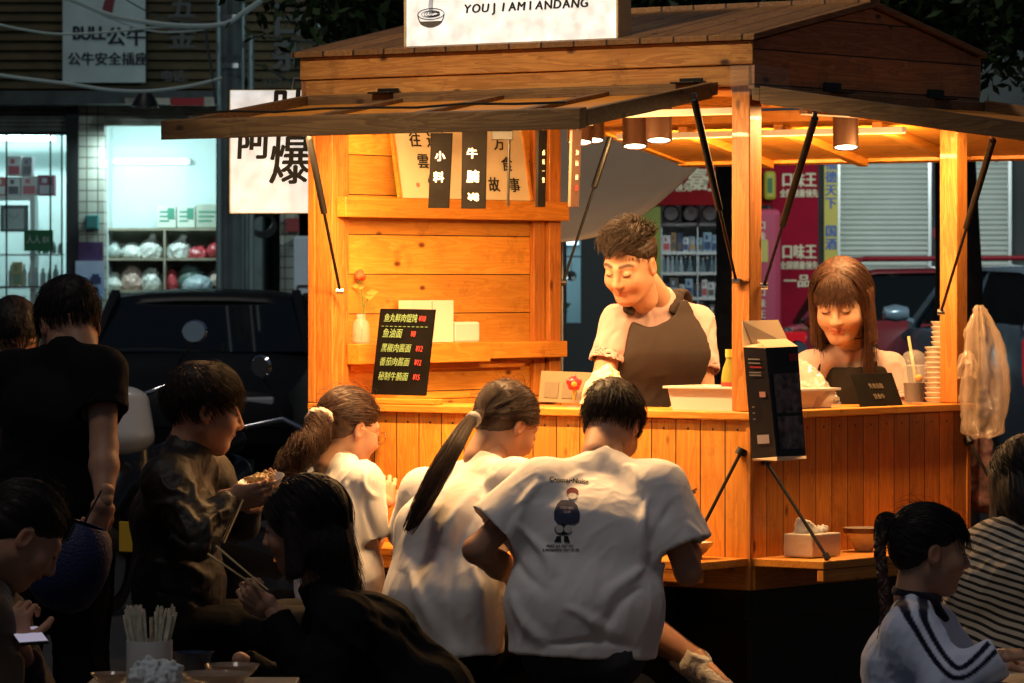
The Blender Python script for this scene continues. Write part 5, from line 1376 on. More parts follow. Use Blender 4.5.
led(KL(-1.5, CD+.07, 2.085), KL(-.3, CD+.07, 2.085), LED_W*.5, 'warm led bar added under the rear rail to brighten the rear flap', iny*1.2+Vector((0, 0, .6)))  # added fill bar that brightens the rear flap and the canvas behind
# ------------------------------------------------------------------ lit sign boxes
M_PAPER = mat('lit_paper', (.60, .59, .57), .7, col2=(.92, .91, .88), nscale=20, emit=.80, spec=.1)
M_INK = mat('black_ink', (.02, .02, .02), .7)
a = hit(407, 50, 'y', .0); b = hit(621, 39, 'y', .0)
RS = thing('roof_sign', 'long backlit white sign with noodle bowl drawing on the roof front', 'sign', KL((a.x+b.x)/2, 0, a.z), -AN)
x0, x1 = a.x, b.x; z0 = 2.335
m = MB(MC); m.box(x0+.008, x1-.008, -.012, .05, z0+.008, z0+.42); m.build('light_panel', M_PAPER, RS)
m = MB(MC); m.box(x0, x1, -.016, .055, z0, z0+.0075); m.box(x0, x0+.0075, -.016, .055, z0+.008, z0+.43); m.box(x1-.0075, x1, -.016, .055, z0+.008, z0+.43); m.box(x0, x1, -.016, .055, z0+.431, z0+.44); m.build('frame', mat('sign_frame', (.6, .5, .3), .5), RS)
def sM(px, py): h = hit(px, py, 'y', -.014); return facing(MC @ h, MC.to_3x3() @ Vector((1, 0, 0)))
tx = 'YOUJIAMIANDANG'
for i, ch in enumerate(tx):
    px = 467+i*(584-467)/13; py = 9.5-(px-467)*.052
    o = text_mesh(ch, .040, M_INK, 'lettering', sM(px, py) @ Matrix.Rotation(R((-3, 4, -2, 5)[i % 4]), 4, 'Z'), RS, bold=.0012, sx=1.12, shear=.12)
for i, ch in enumerate('尤家面档'):
    text_mesh(ch, .16, M_INK, 'lettering', sM(487+i*30, -22-i*1.5), RS, bold=.002, sx=1.1)
# noodle bowl drawing (flat ink on the panel)
def ink_path(pts, w, M_, name, parent, mat_=None):
    m = MB(M_)
    for i in range(len(pts)-1):
        (xa, ya), (xb, yb) = pts[i], pts[i+1]; dx, dy = xb-xa, yb-ya; L_ = math.hypot(dx, dy) or 1e-6; nx, ny = -dy/L_*w/2, dx/L_*w/2
        m.add([(xa+nx, ya+ny, .0005), (xb+nx, yb+ny, .0005), (xb-nx, yb-ny, .0005), (xa-nx, ya-ny, .0005)], [(0, 1, 2, 3)])
    return m.build(name, mat_ or M_INK, parent)
Mb = sM(431, 14); rx = .055
el = [(rx*math.cos(t), .018*math.sin(t)) for t in np.linspace(0, 2*PI, 40)]
ink_path(el, .003, Mb, 'bowl_drawing', RS)
ink_path([(rx*math.cos(t), -.043*math.sin(t)) for t in np.linspace(0, PI, 24)], .004, Mb, 'bowl_drawing', RS)
m = MB(Mb); ps = [(.05*math.cos(t), -.020-.024*math.sin(t)) for t in np.linspace(0.15, PI-.15, 20)]; m.add([(x, y, .0006) for x, y in ps], [tuple(range(len(ps)))]); m.build('bowl_drawing', mat('ink_grey', (.12, .11, .11), .7), RS)
for k in range(5): ink_path([(.04*math.cos(t)*(1-k*.17)+.004*k, .011*math.sin(t)*(1-k*.15)) for t in np.linspace(.4+k, 2*PI-.3+k, 26)], .0022, Mb, 'noodle_drawing', RS)
for k in range(4): ink_path([(-.006+k*.005, 0), (-.009+k*.005, .03), (-.003+k*.005, .07), (-.006+k*.006, .12)], .0022, Mb, 'noodle_drawing', RS)
# side sign
SS = thing('side_sign', 'square backlit white sign with brushed black characters left of the stall', 'sign', P(271, 213, 15.2))
Ys = 15.25
m = MB(); m.box(X_(230.5, Ys), X_(311.5, Ys), Ys, Ys+.07, Z_(212.5, Ys), Z_(90.5, Ys)); m.build('light_panel', M_PAPER, SS)
m = MB(); m.box(X_(229.5, Ys), X_(312.3, Ys), Ys+.004, Ys+.08, Z_(213.6, Ys), Z_(212.7, Ys)); m.box(X_(229.5, Ys), X_(312.3, Ys), Ys+.004, Ys+.08, Z_(90.3, Ys), Z_(89.6, Ys)); m.box(X_(229.2, Ys), X_(230.3, Ys), Ys+.004, Ys+.08, Z_(213.6, Ys), Z_(89.6, Ys)); m.box(X_(311.7, Ys), X_(312.6, Ys), Ys+.004, Ys+.08, Z_(213.6, Ys), Z_(89.6, Ys)); m.build('frame', MATS['sign_frame'], SS)
def bch(ch, px, py, h, sx=.8): return text_mesh(ch, h/F*Ys*1.12, M_INK, 'lettering', facing((X_(px, Ys), Ys-.002, Z_(py, Ys)), (1, 0, 0)), SS, sx=sx, bold=.0022, shear=.06)
bch('爆', 289, 164, 47, .78); bch('肚', 289, 116, 44); bch('阿', 253, 142, 40, .78)
m = MB(); m.tube([P(292, 90, 15.29), P(294, 78, 15.29), P(312, 78, 15.29), P(312, 90, 15.29)], .004, 6); m.build('bracket', M_STEEL, SS)
m = MB(); m.beam(P(312, 120, 15.30), KL(-CW-.01, .5, 2.1), .02, .02); m.build('bracket', M_DKMET, SS)
# ------------------------------------------------------------------ the people
def cloth(name, c, rough=.85, sheen=.2, bump=.25, bscale=420, noise=.04): return mat(name, c, rough, noise=noise, nscale=6, bump=bump, bscale=bscale, sheen=sheen, spec=.15)
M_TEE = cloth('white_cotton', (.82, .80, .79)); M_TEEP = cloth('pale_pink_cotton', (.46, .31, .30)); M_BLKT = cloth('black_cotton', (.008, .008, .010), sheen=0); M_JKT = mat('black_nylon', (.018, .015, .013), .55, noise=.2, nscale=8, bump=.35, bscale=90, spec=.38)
M_BCOAT = cloth('black_coat', (.007, .006, .006), sheen=0); M_TRS = cloth('dark_trousers', (.008, .009, .012), sheen=0); M_APR = cloth('brown_apron', (.036, .027, .025), bump=.15, sheen=0); M_SHOE = mat('pale_shoe', (.5, .48, .46), .6, bump=.5, bscale=120); M_SHOED = mat('dark_shoe', (.02, .02, .02), .5)
def arms_from(J, q, *pts):
    J['s'+q], J['e'+q], J['w'+q] = pts
def tee(J, S, s=1.0, hem=None, w=1.5, slv=.62, r0=.078, r1=.080, thick=.122, low=1.0, sides='lr', chestr=.118):
    """loose T-shirt: torso, then cut at the hem, then sleeves with open flat ends"""
    lat = np.array(J['sr'])-np.array(J['sl']); H_, W_, C_, N_ = [np.array(J[k]) for k in 'HWCN']
    e = lerp(H_, W_, 1-low)
    S.cone(e, W_, thick*s, thick*s*.98, lat=lat, wide=w, k=.05)
    S.cone(W_, C_, thick*s*.98, chestr*s, lat=lat, wide=w, k=.06)
    S.cone(C_, lerp(C_, N_, .72), chestr*s, .058*s, lat=lat, wide=w*1.02, k=.05)
    d = e-W_; d /= np.linalg.norm(d)
    S.plane(e+d*.01, d)
    for q in sides:
        sh = np.array(J['s'+q]); el = np.array(J['e'+q]); p = lerp(sh, el, slv)
        S.cone(lerp(N_, sh, .35), sh, .046*s, min(.062, r0*.85)*s, k=.04)
        S.cone(sh, p, r0*s, r1*s, k=.045, flat=(False, True))
        a = el-sh; a /= np.linalg.norm(a)
        S.cone(p-a*.035, p+a*.03, r1*s*.86, r1*s*.90, k=.006, op='s', flat=(True, True))
        S.cone(lerp(sh, el, .5), el, .052*s, .045*s, k=0, op='s') if False else None
    S.cone(N_, lerp(N_, J['hd'], .09), .056*s, .0575*s, k=.03, flat=(False, True))
    return S
def long_sleeves(J, S, s=1.0, r=(.075, .062, .045), end=.92, sides='lr', k=.05):
    for q in sides:
        sh = np.array(J['s'+q]); el = np.array(J['e'+q]); w_ = lerp(el, J['w'+q], end)
        S.cone(lerp(J['N'], sh, .35), sh, .055*s, .070*s, k=k)
        S.cone(sh, el, r[0]*s, r[1]*s, k=k); S.cone(el, w_, r[1]*s, r[2]*s, k=.03, flat=(False, True))
    return S

# ---- server in the apron
J = dict(N=pp(660, 303, 14.60), C=pp(660, 352, 14.60), W=pp(655, 405, 14.65), H=pp(655, 452, 14.70))
arms_from(J, 'l', pp(698, 323, 14.66), pp(704, 398, 14.58), pp(660, 424, 14.25)); arms_from(J, 'r', pp(617, 322, 14.52), pp(602, 384, 14.46), pp(610, 424, 14.22))
stand_legs(J, (-.5, -.86)); Hf = hframe(212, -24, 3)
hc = pp(630, 263, 14.42)
t = make_body(J, ('young server in brown apron looking down behind the counter', 'person', (J['H'][0], J['H'][1], 0)), SKIN, hc, Hf, hs=1.03,
              hands=[dict(w=J['wl'], ydir=(-.8, -.5, -.1), zdir=(0, 0, 1), side=1), dict(w=J['wr'], ydir=(.3, -.8, -.2), zdir=(0, 0, 1), side=-1)])
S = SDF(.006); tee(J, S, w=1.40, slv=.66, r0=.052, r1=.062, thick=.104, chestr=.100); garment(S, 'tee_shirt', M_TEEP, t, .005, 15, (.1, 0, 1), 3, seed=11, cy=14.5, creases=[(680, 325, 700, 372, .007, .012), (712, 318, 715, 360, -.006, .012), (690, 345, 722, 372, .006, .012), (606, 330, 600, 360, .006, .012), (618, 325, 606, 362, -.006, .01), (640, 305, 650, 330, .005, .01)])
S = SDF(.006); lat = np.array(J['sr'])-np.array(J['sl']); latn = lat/np.linalg.norm(lat); fw = np.array([-.30, -.95, 0])
e_ = pp(655, 520, 14.7)
S.cone(e_, J['W'], .156, .152, lat=lat, wide=1.30, k=.05); S.cone(J['W'], J['C'], .152, .150, lat=lat, wide=1.28, k=.05); S.cone(J['C'], lerp(J['C'], J['N'], .78), .150, .108, lat=lat, wide=1.28, k=.05)
S.plane(np.array(J['C'])+fw*.01, -fw)
cN = np.array(J['N']); up = np.array([0, 0, 1.])
S.plane(np.array(J['C'])+latn*.175, latn+up*.30); S.plane(np.array(J['C'])-latn*.150, -latn+up*.30)
S.cone(cN+fw*.02+up*.0, cN+fw*.35+up*.0, .078, .078, k=.01, op='s'); S.plane(cN+up*.012, up)
ap = garment(S, 'apron', M_APR, t, .004, 10, (0, 0, 1), 4, seed=3)
for sgn_, e in ((1, J['sr']), (-1, J['sl'])):
    a = cN+latn*sgn_*.088+fw*.100-up*.030; b = lerp(J['N'], e, .52)+up*.072+fw*.02; c = lerp(J['N'], e, .50)-fw*.10+up*.03; dd = np.array(J['C'])-fw*.125+latn*sgn_*.06
    S = SDF(.005); S.chain(spline([a, b, c, dd], 14), [.009]*14, lat=latn, wide=2.6, k=.004); V, Fq = S.mesh(); mesh_obj('apron_strap', V, Fq, M_APR, ap)
m = MB(); q = np.array(J['W'])+fw*.135-up*.06; 
S = SDF(.005); S.cone(q+latn*.09, q-latn*.09, .055, .055, lat=up, wide=1.0, k=.01); S.plane(q+fw*.008, fw); V, Fq = S.mesh(); V = V+fw*.0; mesh_obj('apron_pocket', V, Fq, M_APR, ap)
cV, cF = hair_cap(hc, Hf, 1.03, cap_short(front=.040, nape=-.03, puff=.965), HAIRB, t, seed=2)
ms = [(L2W(hc, Hf, 1.03, cV), cF)]
fl = flow_from((0, -.07, .08), (.10, .45, .55))
ms.append(strand_mesh(hc, Hf, 1.03, 1500, lambda p: scalp(.085, -.02, .015)(p) & (p[:, 2] > .068), fl, steps=6, step=.0085, lift=.034, w=.0012, jit=.4, seed=4, clump=.85))
ms.append(strand_mesh(hc, Hf, 1.03, 900, lambda p: scalp(.05, -.045, .0)(p) & (p[:, 2] < .05), flow_from((0, -.03, .12), (0, 0, -.2)), steps=3, step=.004, lift=.003, w=.0009, jit=.3, seed=5))
add_hair(t, ms, hair_mat('hair_server', (.014, .008, .006)))
trousers(J, t, M_TRS); shoes(J, t, M_SHOED)

# ---- young woman behind the right counter
J = dict(N=pp(850, 350, 14.75), C=pp(852, 398, 14.78), W=pp(852, 455, 14.82), H=pp(852, 500, 14.85))
arms_from(J, 'r', pp(810, 366, 14.70), pp(800, 440, 14.62), pp(828, 455, 14.42)); arms_from(J, 'l', pp(890, 368, 14.80), pp(906, 440, 14.70), pp(872, 455, 14.46))
stand_legs(J, (-.2, -.98)); Hf = hframe(196, -20, -2); hc = pp(841, 301, 14.66)
t = make_body(J, ('young woman with long brown hair and fringe looking down behind the counter', 'person', (J['H'][0], J['H'][1], 0)), SKINF, hc, Hf, hs=1.10, s=.92, fem=True, smile=.5,
              hands=[dict(w=J['wl'], ydir=(-.8, -.5, -.1), zdir=(0, 0, 1), side=1, s=.9), dict(w=J['wr'], ydir=(.6, -.7, -.2), zdir=(0, 0, 1), side=-1, s=.9)])
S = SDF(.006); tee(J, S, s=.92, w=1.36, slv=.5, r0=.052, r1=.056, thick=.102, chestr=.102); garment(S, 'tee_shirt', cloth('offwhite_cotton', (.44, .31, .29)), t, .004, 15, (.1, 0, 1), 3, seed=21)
S = SDF(.006); lat = np.array(J['sr'])-np.array(J['sl']); latn = lat/np.linalg.norm(lat); fw = np.array([-.2, -.98, 0])
S.cone(J['H'], J['W'], .130, .130, lat=lat, wide=1.3, k=.05); S.cone(J['W'], J['C'], .130, .125, lat=lat, wide=1.25, k=.05); S.cone(J['C'], lerp(J['C'], J['N'], .75), .125, .085, lat=lat, wide=1.25, k=.05)
S.plane(np.array(J['C'])+fw*.01, -fw); cN = np.array(J['N']); S.plane(cN-up*.055, up)
ap = garment(S, 'apron', cloth('black_apron', (.012, .009, .008), sheen=0), t, .004, 10, (0, 0, 1), 4, seed=31)
for sg in (1, -1):
    e = J['sr'] if sg > 0 else J['sl']; a = cN+latn*sg*.105+fw*.085-up*.085; b = lerp(J['N'], e, .66)+up*.055; c = lerp(J['N'], e, .6)-fw*.09
    S = SDF(.004); S.chain(spline([a, b, c], 12), [.005]*12, k=.003); V, Fq = S.mesh(); mesh_obj('apron_strap', V, Fq, MATS['black_apron'], ap)
def cap_long(S):
    S.ell((0, -.022, .038), (.087, .104, .092)); S.ell((0, -.045, -.03), (.082, .072, .10), k=.03)
    for x in (-1, 1): S.cone((x*.078, -.005, .02), (x*.088, .012, -.12), .020, .018, lat=(0, 1, 0), wide=1.5, k=.03)
    S.ell((0, .120, -.045), (.066, .075, .105), k=.015, op='s')
cV, cF = hair_cap(hc, Hf, 1.10, cap_long, HAIRB, t, flowaxis=(0, 0, 1)); ms = [(L2W(hc, Hf, 1.10, cV), cF)]
gd = Hf@np.array([0, 0, -1.])
def fl_long(p, t):
    n = tang(p); d = np.stack([np.sign(p[:, 0])*(1.0-.9*np.clip(t*3, 0, 1)), -.15*np.ones(len(p)), -np.ones(len(p))], 1)*[1, 1, 1]; d = d-n*(d*n).sum(1)[:, None]*(p[:, 2] > -.03)[:, None]
    free = (p[:, 2] <= -.03)[:, None]; return np.where(free, gd+d*.12, d)
ms.append(strand_mesh(hc, Hf, 1.10, 1500, lambda p: scalp(.055, -.03, .02)(p) & (p[:, 1] < .045), fl_long, steps=27, step=.0135, lift=.011, w=.0012, jit=.07, seed=6, lens=(.8, 1.0), er=(.084, .100, .092)))
ms.append(strand_mesh(hc, Hf, 1.10, 520, lambda p: (p[:, 1] > .045) & (p[:, 2] > .062) & (np.abs(p[:, 0]) < .06), lambda p, t: np.stack([p[:, 0]*3, np.full(len(p), .35), np.full(len(p), -1.0)], 1), steps=8, step=.0082, lift=.012, w=.0010, jit=.12, seed=7, lens=(.75, 1.0)))
add_hair(t, ms, HAIRB)
m = MB(); nk = lerp(J['N'], hc, .30); m.tube([nk+np.array([.056*math.cos(a), .056*math.sin(a)-.004, .012*math.sin(a)]) for a in np.linspace(0, 2*PI, 26)], .0022, 6, cap=False); m.build('necklace', M_DKMET, t)
m = MB(); m.lathe([(0, -.006), (.005, 0), (0, .006)], L2W(hc, Hf, 1.10, (-.086, -.002, -.048)), 10); m.build('earring', mat('gold', (.8, .5, .15), .2, metal=1), t, smooth=True)
trousers(J, t, M_TRS, .92); shoes(J, t, M_SHOED)

# ---- man in black tee standing at the left
J = dict(N=pp(66, 352, 12.78), C=pp(58, 410, 12.80), W=pp(52, 490, 12.85), H=pp(50, 545, 12.90))
arms_from(J, 'r', pp(101, 372, 12.70), pp(104, 448, 12.62), pp(104, 500, 12.52)); arms_from(J, 'l', pp(12, 376, 12.95), pp(0, 450, 13.05), pp(10, 510, 13.2))
stand_legs(J, (-.4, .9)); Hf = hframe(-28, -32); hc = pp(68, 324, 12.86)
t = make_body(J, ('man in black tee standing with his back turned at the far left', 'person', (J['H'][0], J['H'][1], 0)), SKIN2, hc, Hf, hs=1.08, s=1.05,
              hands=[dict(w=J['wr'], ydir=(-.25, -.1, -.95), zdir=(.7, -.7, -.1), side=-1, curl=(50, 60, 65, 70), thumb=20)])
S = SDF(.007); tee(J, S, s=1.05, w=1.42, slv=.52, r0=.070, r1=.072, thick=.125, chestr=.122); garment(S, 'tee_shirt', M_BLKT, t, .005, 12, (0, 0, 1), 3, seed=41)
trousers(J, t, M_TRS, 1.05); shoes(J, t, M_SHOED)
def short_hair(t, hc, Hf, hs, m=HAIR, n=1300, seed=9, front=0, whorl=(0, -.05, .11), ext=(0, .25, -.25), L=.0095, lift=.012, nape=-.04, hl=.05):
    cV, cF = hair_cap(hc, Hf, hs, cap_short(front=front, nape=nape+.01), m, t, seed=seed); ms = [(L2W(hc, Hf, hs, cV), cF)]
    ms.append(strand_mesh(hc, Hf, hs, n, scalp(hl, nape, .0), flow_from(whorl, ext), steps=7, step=L, lift=lift, w=.0011, jit=.22, seed=seed, clump=.75))
    add_hair(t, ms, m)
short_hair(t, hc, Hf, 1.08)

# ---- half hidden person behind him
J = dict(N=pp(-8, 362, 14.0), C=pp(-14, 410, 14.0), W=pp(-18, 470, 14.05), H=pp(-18, 530, 14.1))
arms_from(J, 'r', pp(24, 385, 13.9), pp(30, 450, 13.9), pp(10, 500, 13.8)); arms_from(J, 'l', pp(-50, 385, 14.1), pp(-60, 450, 14.1), pp(-40, 500, 13.9))
seat_legs(J, (-.3, -1)); Hf = hframe(160, -30); hc = pp(14, 338, 13.92)
t = make_body(J, ('person in dull pink top half hidden behind the standing man', 'person', (J['H'][0], J['H'][1], 0)), SKIN2, hc, Hf, hs=1.0, s=.95)
S = SDF(.009); tee(J, S, s=.95); garment(S, 'tee_shirt', cloth('dull_pink_cotton', (.30, .18, .16)), t, .005, 12, seed=42); trousers(J, t, M_TRS, .95); shoes(J, t, M_SHOED)
short_hair(t, hc, Hf, 1.0, seed=13, n=900)
stool(J['H'][0], J['H'][1], J['H'][2]-.12, 'dark stool under the half hidden person at the left edge')

# ---- young man in black jacket with a bowl
J = dict(N=pp(186, 456, 13.2), C=pp(176, 515, 13.2), W=pp(178, 580, 13.2), H=pp(180, 632, 13.2))
arms_from(J, 'r', pp(168, 482, 13.02), pp(196, 538, 12.90), pp(232, 497, 13.02)); arms_from(J, 'l', pp(205, 476, 13.38), pp(238, 520, 13.42), pp(258, 492, 13.25))
seat_legs(J, (1, .15)); Hf = hframe(77, -10); hc = pp(205, 408, 13.2)
t = make_body(J, ('young man in black jacket seated in profile, holding a bowl of noodles', 'person', (J['H'][0], J['H'][1], 0)), SKIN, hc, Hf, hs=1.08,
              hands=[dict(w=J['wr'], ydir=(.95, .1, .10), zdir=(.1, -.9, -.35), side=1, curl=(22, 26, 30, 34), thumb=25), dict(w=J['wl'], ydir=(.4, -.75, .1), zdir=(.3, .2, -.9), side=-1, curl=(30, 35, 38, 40))])
S = SDF(.006); tee(J, S, w=1.35, thick=.125, chestr=.122, sides=''); long_sleeves(J, S, r=(.072, .062, .040), end=.93)
S.cone(lerp(J['N'], hc, .1), lerp(J['N'], hc, .36), .076, .070, k=.02, flat=(False, True)); S.cone(lerp(J['N'], hc, .2), lerp(J['N'], hc, .5), .058, .064, k=.005, op='s')
garment(S, 'jacket', M_JKT, t, .0055, 16, (.4, 0, 1), 2.0, seed=51, cy=13.0, creases=[
    (150, 500, 200, 520, .014, .012), (152, 520, 196, 545, -.012, .010), (165, 540, 212, 548, .013, .011), (180, 496, 190, 560, .012, .012), (200, 530, 232, 506, .012, .010), (196, 520, 222, 498, -.010, .010), (206, 545, 236, 520, -.010, .010),
    (150, 560, 215, 580, .014, .014), (155, 585, 210, 612, -.012, .012), (160, 475, 185, 500, .010, .010), (190, 470, 205, 510, .010, .010)])
trousers(J, t, M_TRS); shoes(J, t, M_SHOED)
short_hair(t, hc, Hf, 1.08, n=1700, seed=15, ext=(0, .55, -.25), L=.0105, lift=.018, hl=.06, m=hair_mat('hair_boy', (.014, .008, .006)))
stool(J['H'][0], J['H'][1], J['H'][2]-.12, 'dark stool under the young man in the black jacket')

# ---- woman with curly gathered hair and glasses
J = dict(N=pp(340, 462, 14.08), C=pp(338, 520, 14.0), W=pp(340, 580, 13.98), H=pp(342, 632, 13.98))
arms_from(J, 'r', pp(362, 484, 13.92), pp(368, 556, 13.92), pp(380, 505, 14.22)); arms_from(J, 'l', pp(315, 484, 14.16), pp(308, 548, 14.30), pp(345, 545, 14.42))
seat_legs(J, (.6, .8)); Hf = hframe(58, -18); hc = pp(350, 427, 14.12)
t = make_body(J, ('woman in white tee with curly tied hair and glasses at the left end', 'person', (J['H'][0], J['H'][1], 0)), SKINF, hc, Hf, hs=1.02, s=.92, fem=True,
              hands=[dict(w=J['wr'], ydir=(.25, .35, .9), zdir=(.3, -.9, .2), side=1, s=.9)])
S = SDF(.006); tee(J, S, s=.92, w=1.40, slv=.75, r0=.074, r1=.074, thick=.125, chestr=.118); garment(S, 'tee_shirt', M_TEE, t, .0045, 12, (.1, 0, 1), 3, seed=61, cy=13.9, creases=[(350, 480, 352, 560, .012, .014), (368, 490, 372, 550, -.010, .012), (332, 485, 325, 560, .010, .014), (360, 470, 376, 500, .008, .010), (345, 520, 360, 590, .010, .014)])
trousers(J, t, M_TRS, .92); shoes(J, t, M_SHOED)
def cap_pony(S):
    S.ell((0, -.020, .036), (.082, .101, .090)); S.ell((0, -.05, -.01), (.066, .06, .06), k=.03)
    S.ell((0, .118, -.045), (.078, .070, .105), k=.015, op='s')
    for x in (-1, 1): S.ell((x*.092, .016, -.040), (.028, .034, .045), k=.012, op='s')
def pony(t, hc, Hf, hs, G, pts, rad, m, n=240, curl=0, cf=5, seed=3, w=.0012, gath=2300, name='ponytail', steps=26, cs=.7):
    cV, cF = hair_cap(hc, Hf, hs, cap_pony, m, t, seed=seed, amp=.002); ms = [(L2W(hc, Hf, hs, cV), cF)]; G = np.array(G)
    def f(p, tt):
        d = G-p; n = tang(p); return d-n*(d*n).sum(1)[:, None]*.8
    ms.append(strand_mesh(hc, Hf, hs, gath, scalp(.055, -.055, .0), f, steps=18, step=.011, lift=.008, w=.0010, jit=.10, seed=seed, goal=G, lens=(.9, 1.1)))
    ms.append(strand_mesh(hc, Hf, hs, 110, scalp(.05, -.05, .0), f, steps=9, step=.010, lift=.03, w=.0006, jit=.6, seed=seed+50, goal=G))
    add_hair(t, ms, m)
    tm = tail_mesh(pts, rad, n, w, curl, cf, seed, steps, cs=cs); o = mesh_obj(name, tm[0], tm[1], m, t); return o
G = (0, -.110, .005); gw = L2W(hc, Hf, 1.02, G)
m_c = hair_mat('hair_curly', (.030, .014, .009))
pony(t, hc, Hf, 1.02, G, [gw, pp(316, 436, 13.98), pp(304, 450, 13.92), pp(292, 466, 13.90), pp(286, 484, 13.88)], [.012, .018, .025, .025, .018], m_c, n=900, curl=.026, cf=2.3, cs=.40, w=.0010, seed=8)
S = SDF(.004); c0 = lerp(gw, pp(316, 436, 13.98), .25); ax = np.array(pp(316, 436, 13.98))-gw; Fr = frame_of(ax)
ring = [c0+(Fr[0]*math.cos(a)+Fr[1]*math.sin(a))*.030 for a in np.linspace(0, 2*PI, 22)]; S.chain(ring, [.015]*22, k=.01); V, Fq = S.mesh(); V = folds(V, Fq, .004, 90, (0, 0, 1), 1, 4); mesh_obj('scrunchie', V, Fq, cloth('cream_fabric', (.6, .48, .38)), t)
def glasses(t, hc, Hf, hs):
    m = MB()
    for x in (-1, 1): m.tube([L2W(hc, Hf, hs, (x*.033+.023*math.cos(a), .104-.012*abs(math.cos(a)) if False else .103, -.006+.020*math.sin(a))) for a in np.linspace(0, 2*PI, 22)], .0016, 6, cap=False)
    m.tube([L2W(hc, Hf, hs, q) for q in ((-.010, .103, -.002), (0, .106, .001), (.010, .103, -.002))], .0016, 6)
    for x in (-1, 1): m.tube([L2W(hc, Hf, hs, q) for q in ((x*.056, .102, .0), (x*.078, .03, .0), (x*.080, -.015, -.004))], .0015, 6)
    m.build('glasses', mat('gold_wire', (.6, .4, .2), .25, metal=1), t)
glasses(t, hc, Hf, 1.02)
stool(J['H'][0], J['H'][1], J['H'][2]-.12, 'dark stool under the curly haired woman')

# ---- woman with the long straight ponytail
J = dict(N=pp(486, 464, 13.72), C=pp(452, 530, 13.62), W=pp(444, 600, 13.55), H=pp(446, 650, 13.55))
arms_from(J, 'r', pp(516, 484, 13.55), pp(534, 552, 13.58), pp(566, 535, 13.86)); arms_from(J, 'l', pp(424, 494, 13.85), pp(408, 556, 14.02), pp(460, 535, 14.2))
seat_legs(J, (.6, .8)); Hf = hframe(52, -30, 0); hc = pp(507, 424, 13.80)
t = make_body(J, ('woman in loose white tee with a long straight dark ponytail', 'person', (J['H'][0], J['H'][1], 0)), SKINF, hc, Hf, hs=1.06, s=.95, fem=True)
S = SDF(.006); tee(J, S, s=.97, w=1.56, slv=.72, r0=.082, r1=.086, thick=.142, chestr=.136)
garment(S, 'tee_shirt', M_TEE, t, .0045, 10, (.25, 0, 1), 3.2, seed=71, cy=13.5, creases=[
    (492, 470, 440, 545, .014, .018), (510, 486, 478, 560, .014, .016), (430, 500, 396, 570, .012, .018), (470, 545, 486, 645, .012, .018), (503, 520, 508, 630, -.012, .014), (412, 560, 436, 650, .012, .02),
    (448, 560, 455, 650, -.010, .018), (515, 490, 495, 510, .010, .012), (480, 500, 440, 600, -.010, .016)])
trousers(J, t, M_TRS, .95); shoes(J, t, M_SHOED)
gw = pp(479, 414, 13.66); G = tuple((gw-hc)@Hf.T/1.06)
tp = [gw, pp(467, 425, 13.60), pp(454, 446, 13.50), pp(438, 474, 13.44), pp(422, 504, 13.40), pp(406, 533, 13.37)]
pony(t, hc, Hf, 1.06, G, tp, [.013, .016, .023, .027, .024, .014], hair_mat('hair_pony', (.018, .009, .007), .3), n=620, seed=12, w=.0013, curl=.002, cf=1.5)
m = MB(); a = lerp(gw, tp[1], .45); ax = np.array(tp[1])-gw; ax /= np.linalg.norm(ax); m.tube([a-ax*.014, a-ax*.006, a+ax*.006, a+ax*.014], [.019, .025, .025, .019], 18); m.build('hair_tie', mat('grey_band', (.25, .24, .24), .5, bump=.5), t, smooth=True)
stool(J['H'][0], J['H'][1], J['H'][2]-.12, 'dark stool under the woman with the long ponytail')

# ---- man in the printed white tee
J = dict(N=pp(603, 462, 13.38), C=pp(592, 530, 13.28), W=pp(584, 605, 13.22), H=pp(582, 652, 13.22))
arms_from(J, 'l', pp(543, 488, 13.30), pp(476, 550, 13.26), pp(540, 592, 13.50)); arms_from(J, 'r', pp(658, 490, 13.30), pp(688, 572, 13.26), pp(686, 520, 13.56))
seat_legs(J, (.4, .9)); J['kr'] = pp(618, 612, 13.72); J['ar'] = pp(695, 660, 13.58); J['tr'] = pp(728, 688, 13.50)
Hf = hframe(22, -38); hc = pp(613, 424, 13.50)
t = make_body(J, ('man in white tee with a printed back, eating at the shelf', 'person', (J['H'][0], J['H'][1], 0)), SKIN2, hc, Hf, hs=1.06, s=1.05,
              hands=[dict(w=J['wr'], ydir=(-.1, .25, .95), zdir=(.8, -.5, 0), side=-1, curl=(40, 45, 55, 60), thumb=25)])
S = SDF(.006); tee(J, S, s=1.05, w=1.62, slv=.70, r0=.088, r1=.098, thick=.132, chestr=.130)
shirt = garment(S, 'tee_shirt', M_TEE, t, .0045, 9, (.15, 0, 1), 3, seed=81, cy=13.1, creases=[
    (536, 478, 512, 540, .016, .016), (524, 500, 500, 545, -.010, .012), (520, 520, 556, 578, .014, .016), (512, 548, 545, 600, -.010, .014), (512, 590, 540, 650, .014, .018),
    (650, 492, 640, 566, .016, .016), (668, 500, 655, 560, -.010, .014), (642, 560, 600, 612, .015, .018), (644, 586, 590, 640, -.011, .016), (560, 610, 620, 628, .010, .016),
    (580, 468, 560, 500, .007, .014), (622, 466, 645, 480, .008, .012), (545, 640, 640, 648, -.008, .012), (600, 560, 588, 640, .008, .022), (690, 520, 700, 556, .008, .012), (488, 520, 480, 545, .008, .010)])
MAN = t; MJ = J
trousers(J, t, cloth('grey_shorts', (.045, .045, .05), sheen=0), 1.0, end=.45)
J2 = dict(J); shoes(J2, t, M_SHOE, .88)
short_hair(t, hc, Hf, 1.06, n=2000, seed=19, lift=.014, nape=-.05, whorl=(.01, -.07, .09), ext=(0, 0, -.1), L=.009)
stool(J['H'][0], J['H'][1], J['H'][2]-.12, 'dark stool under the man in the printed tee')
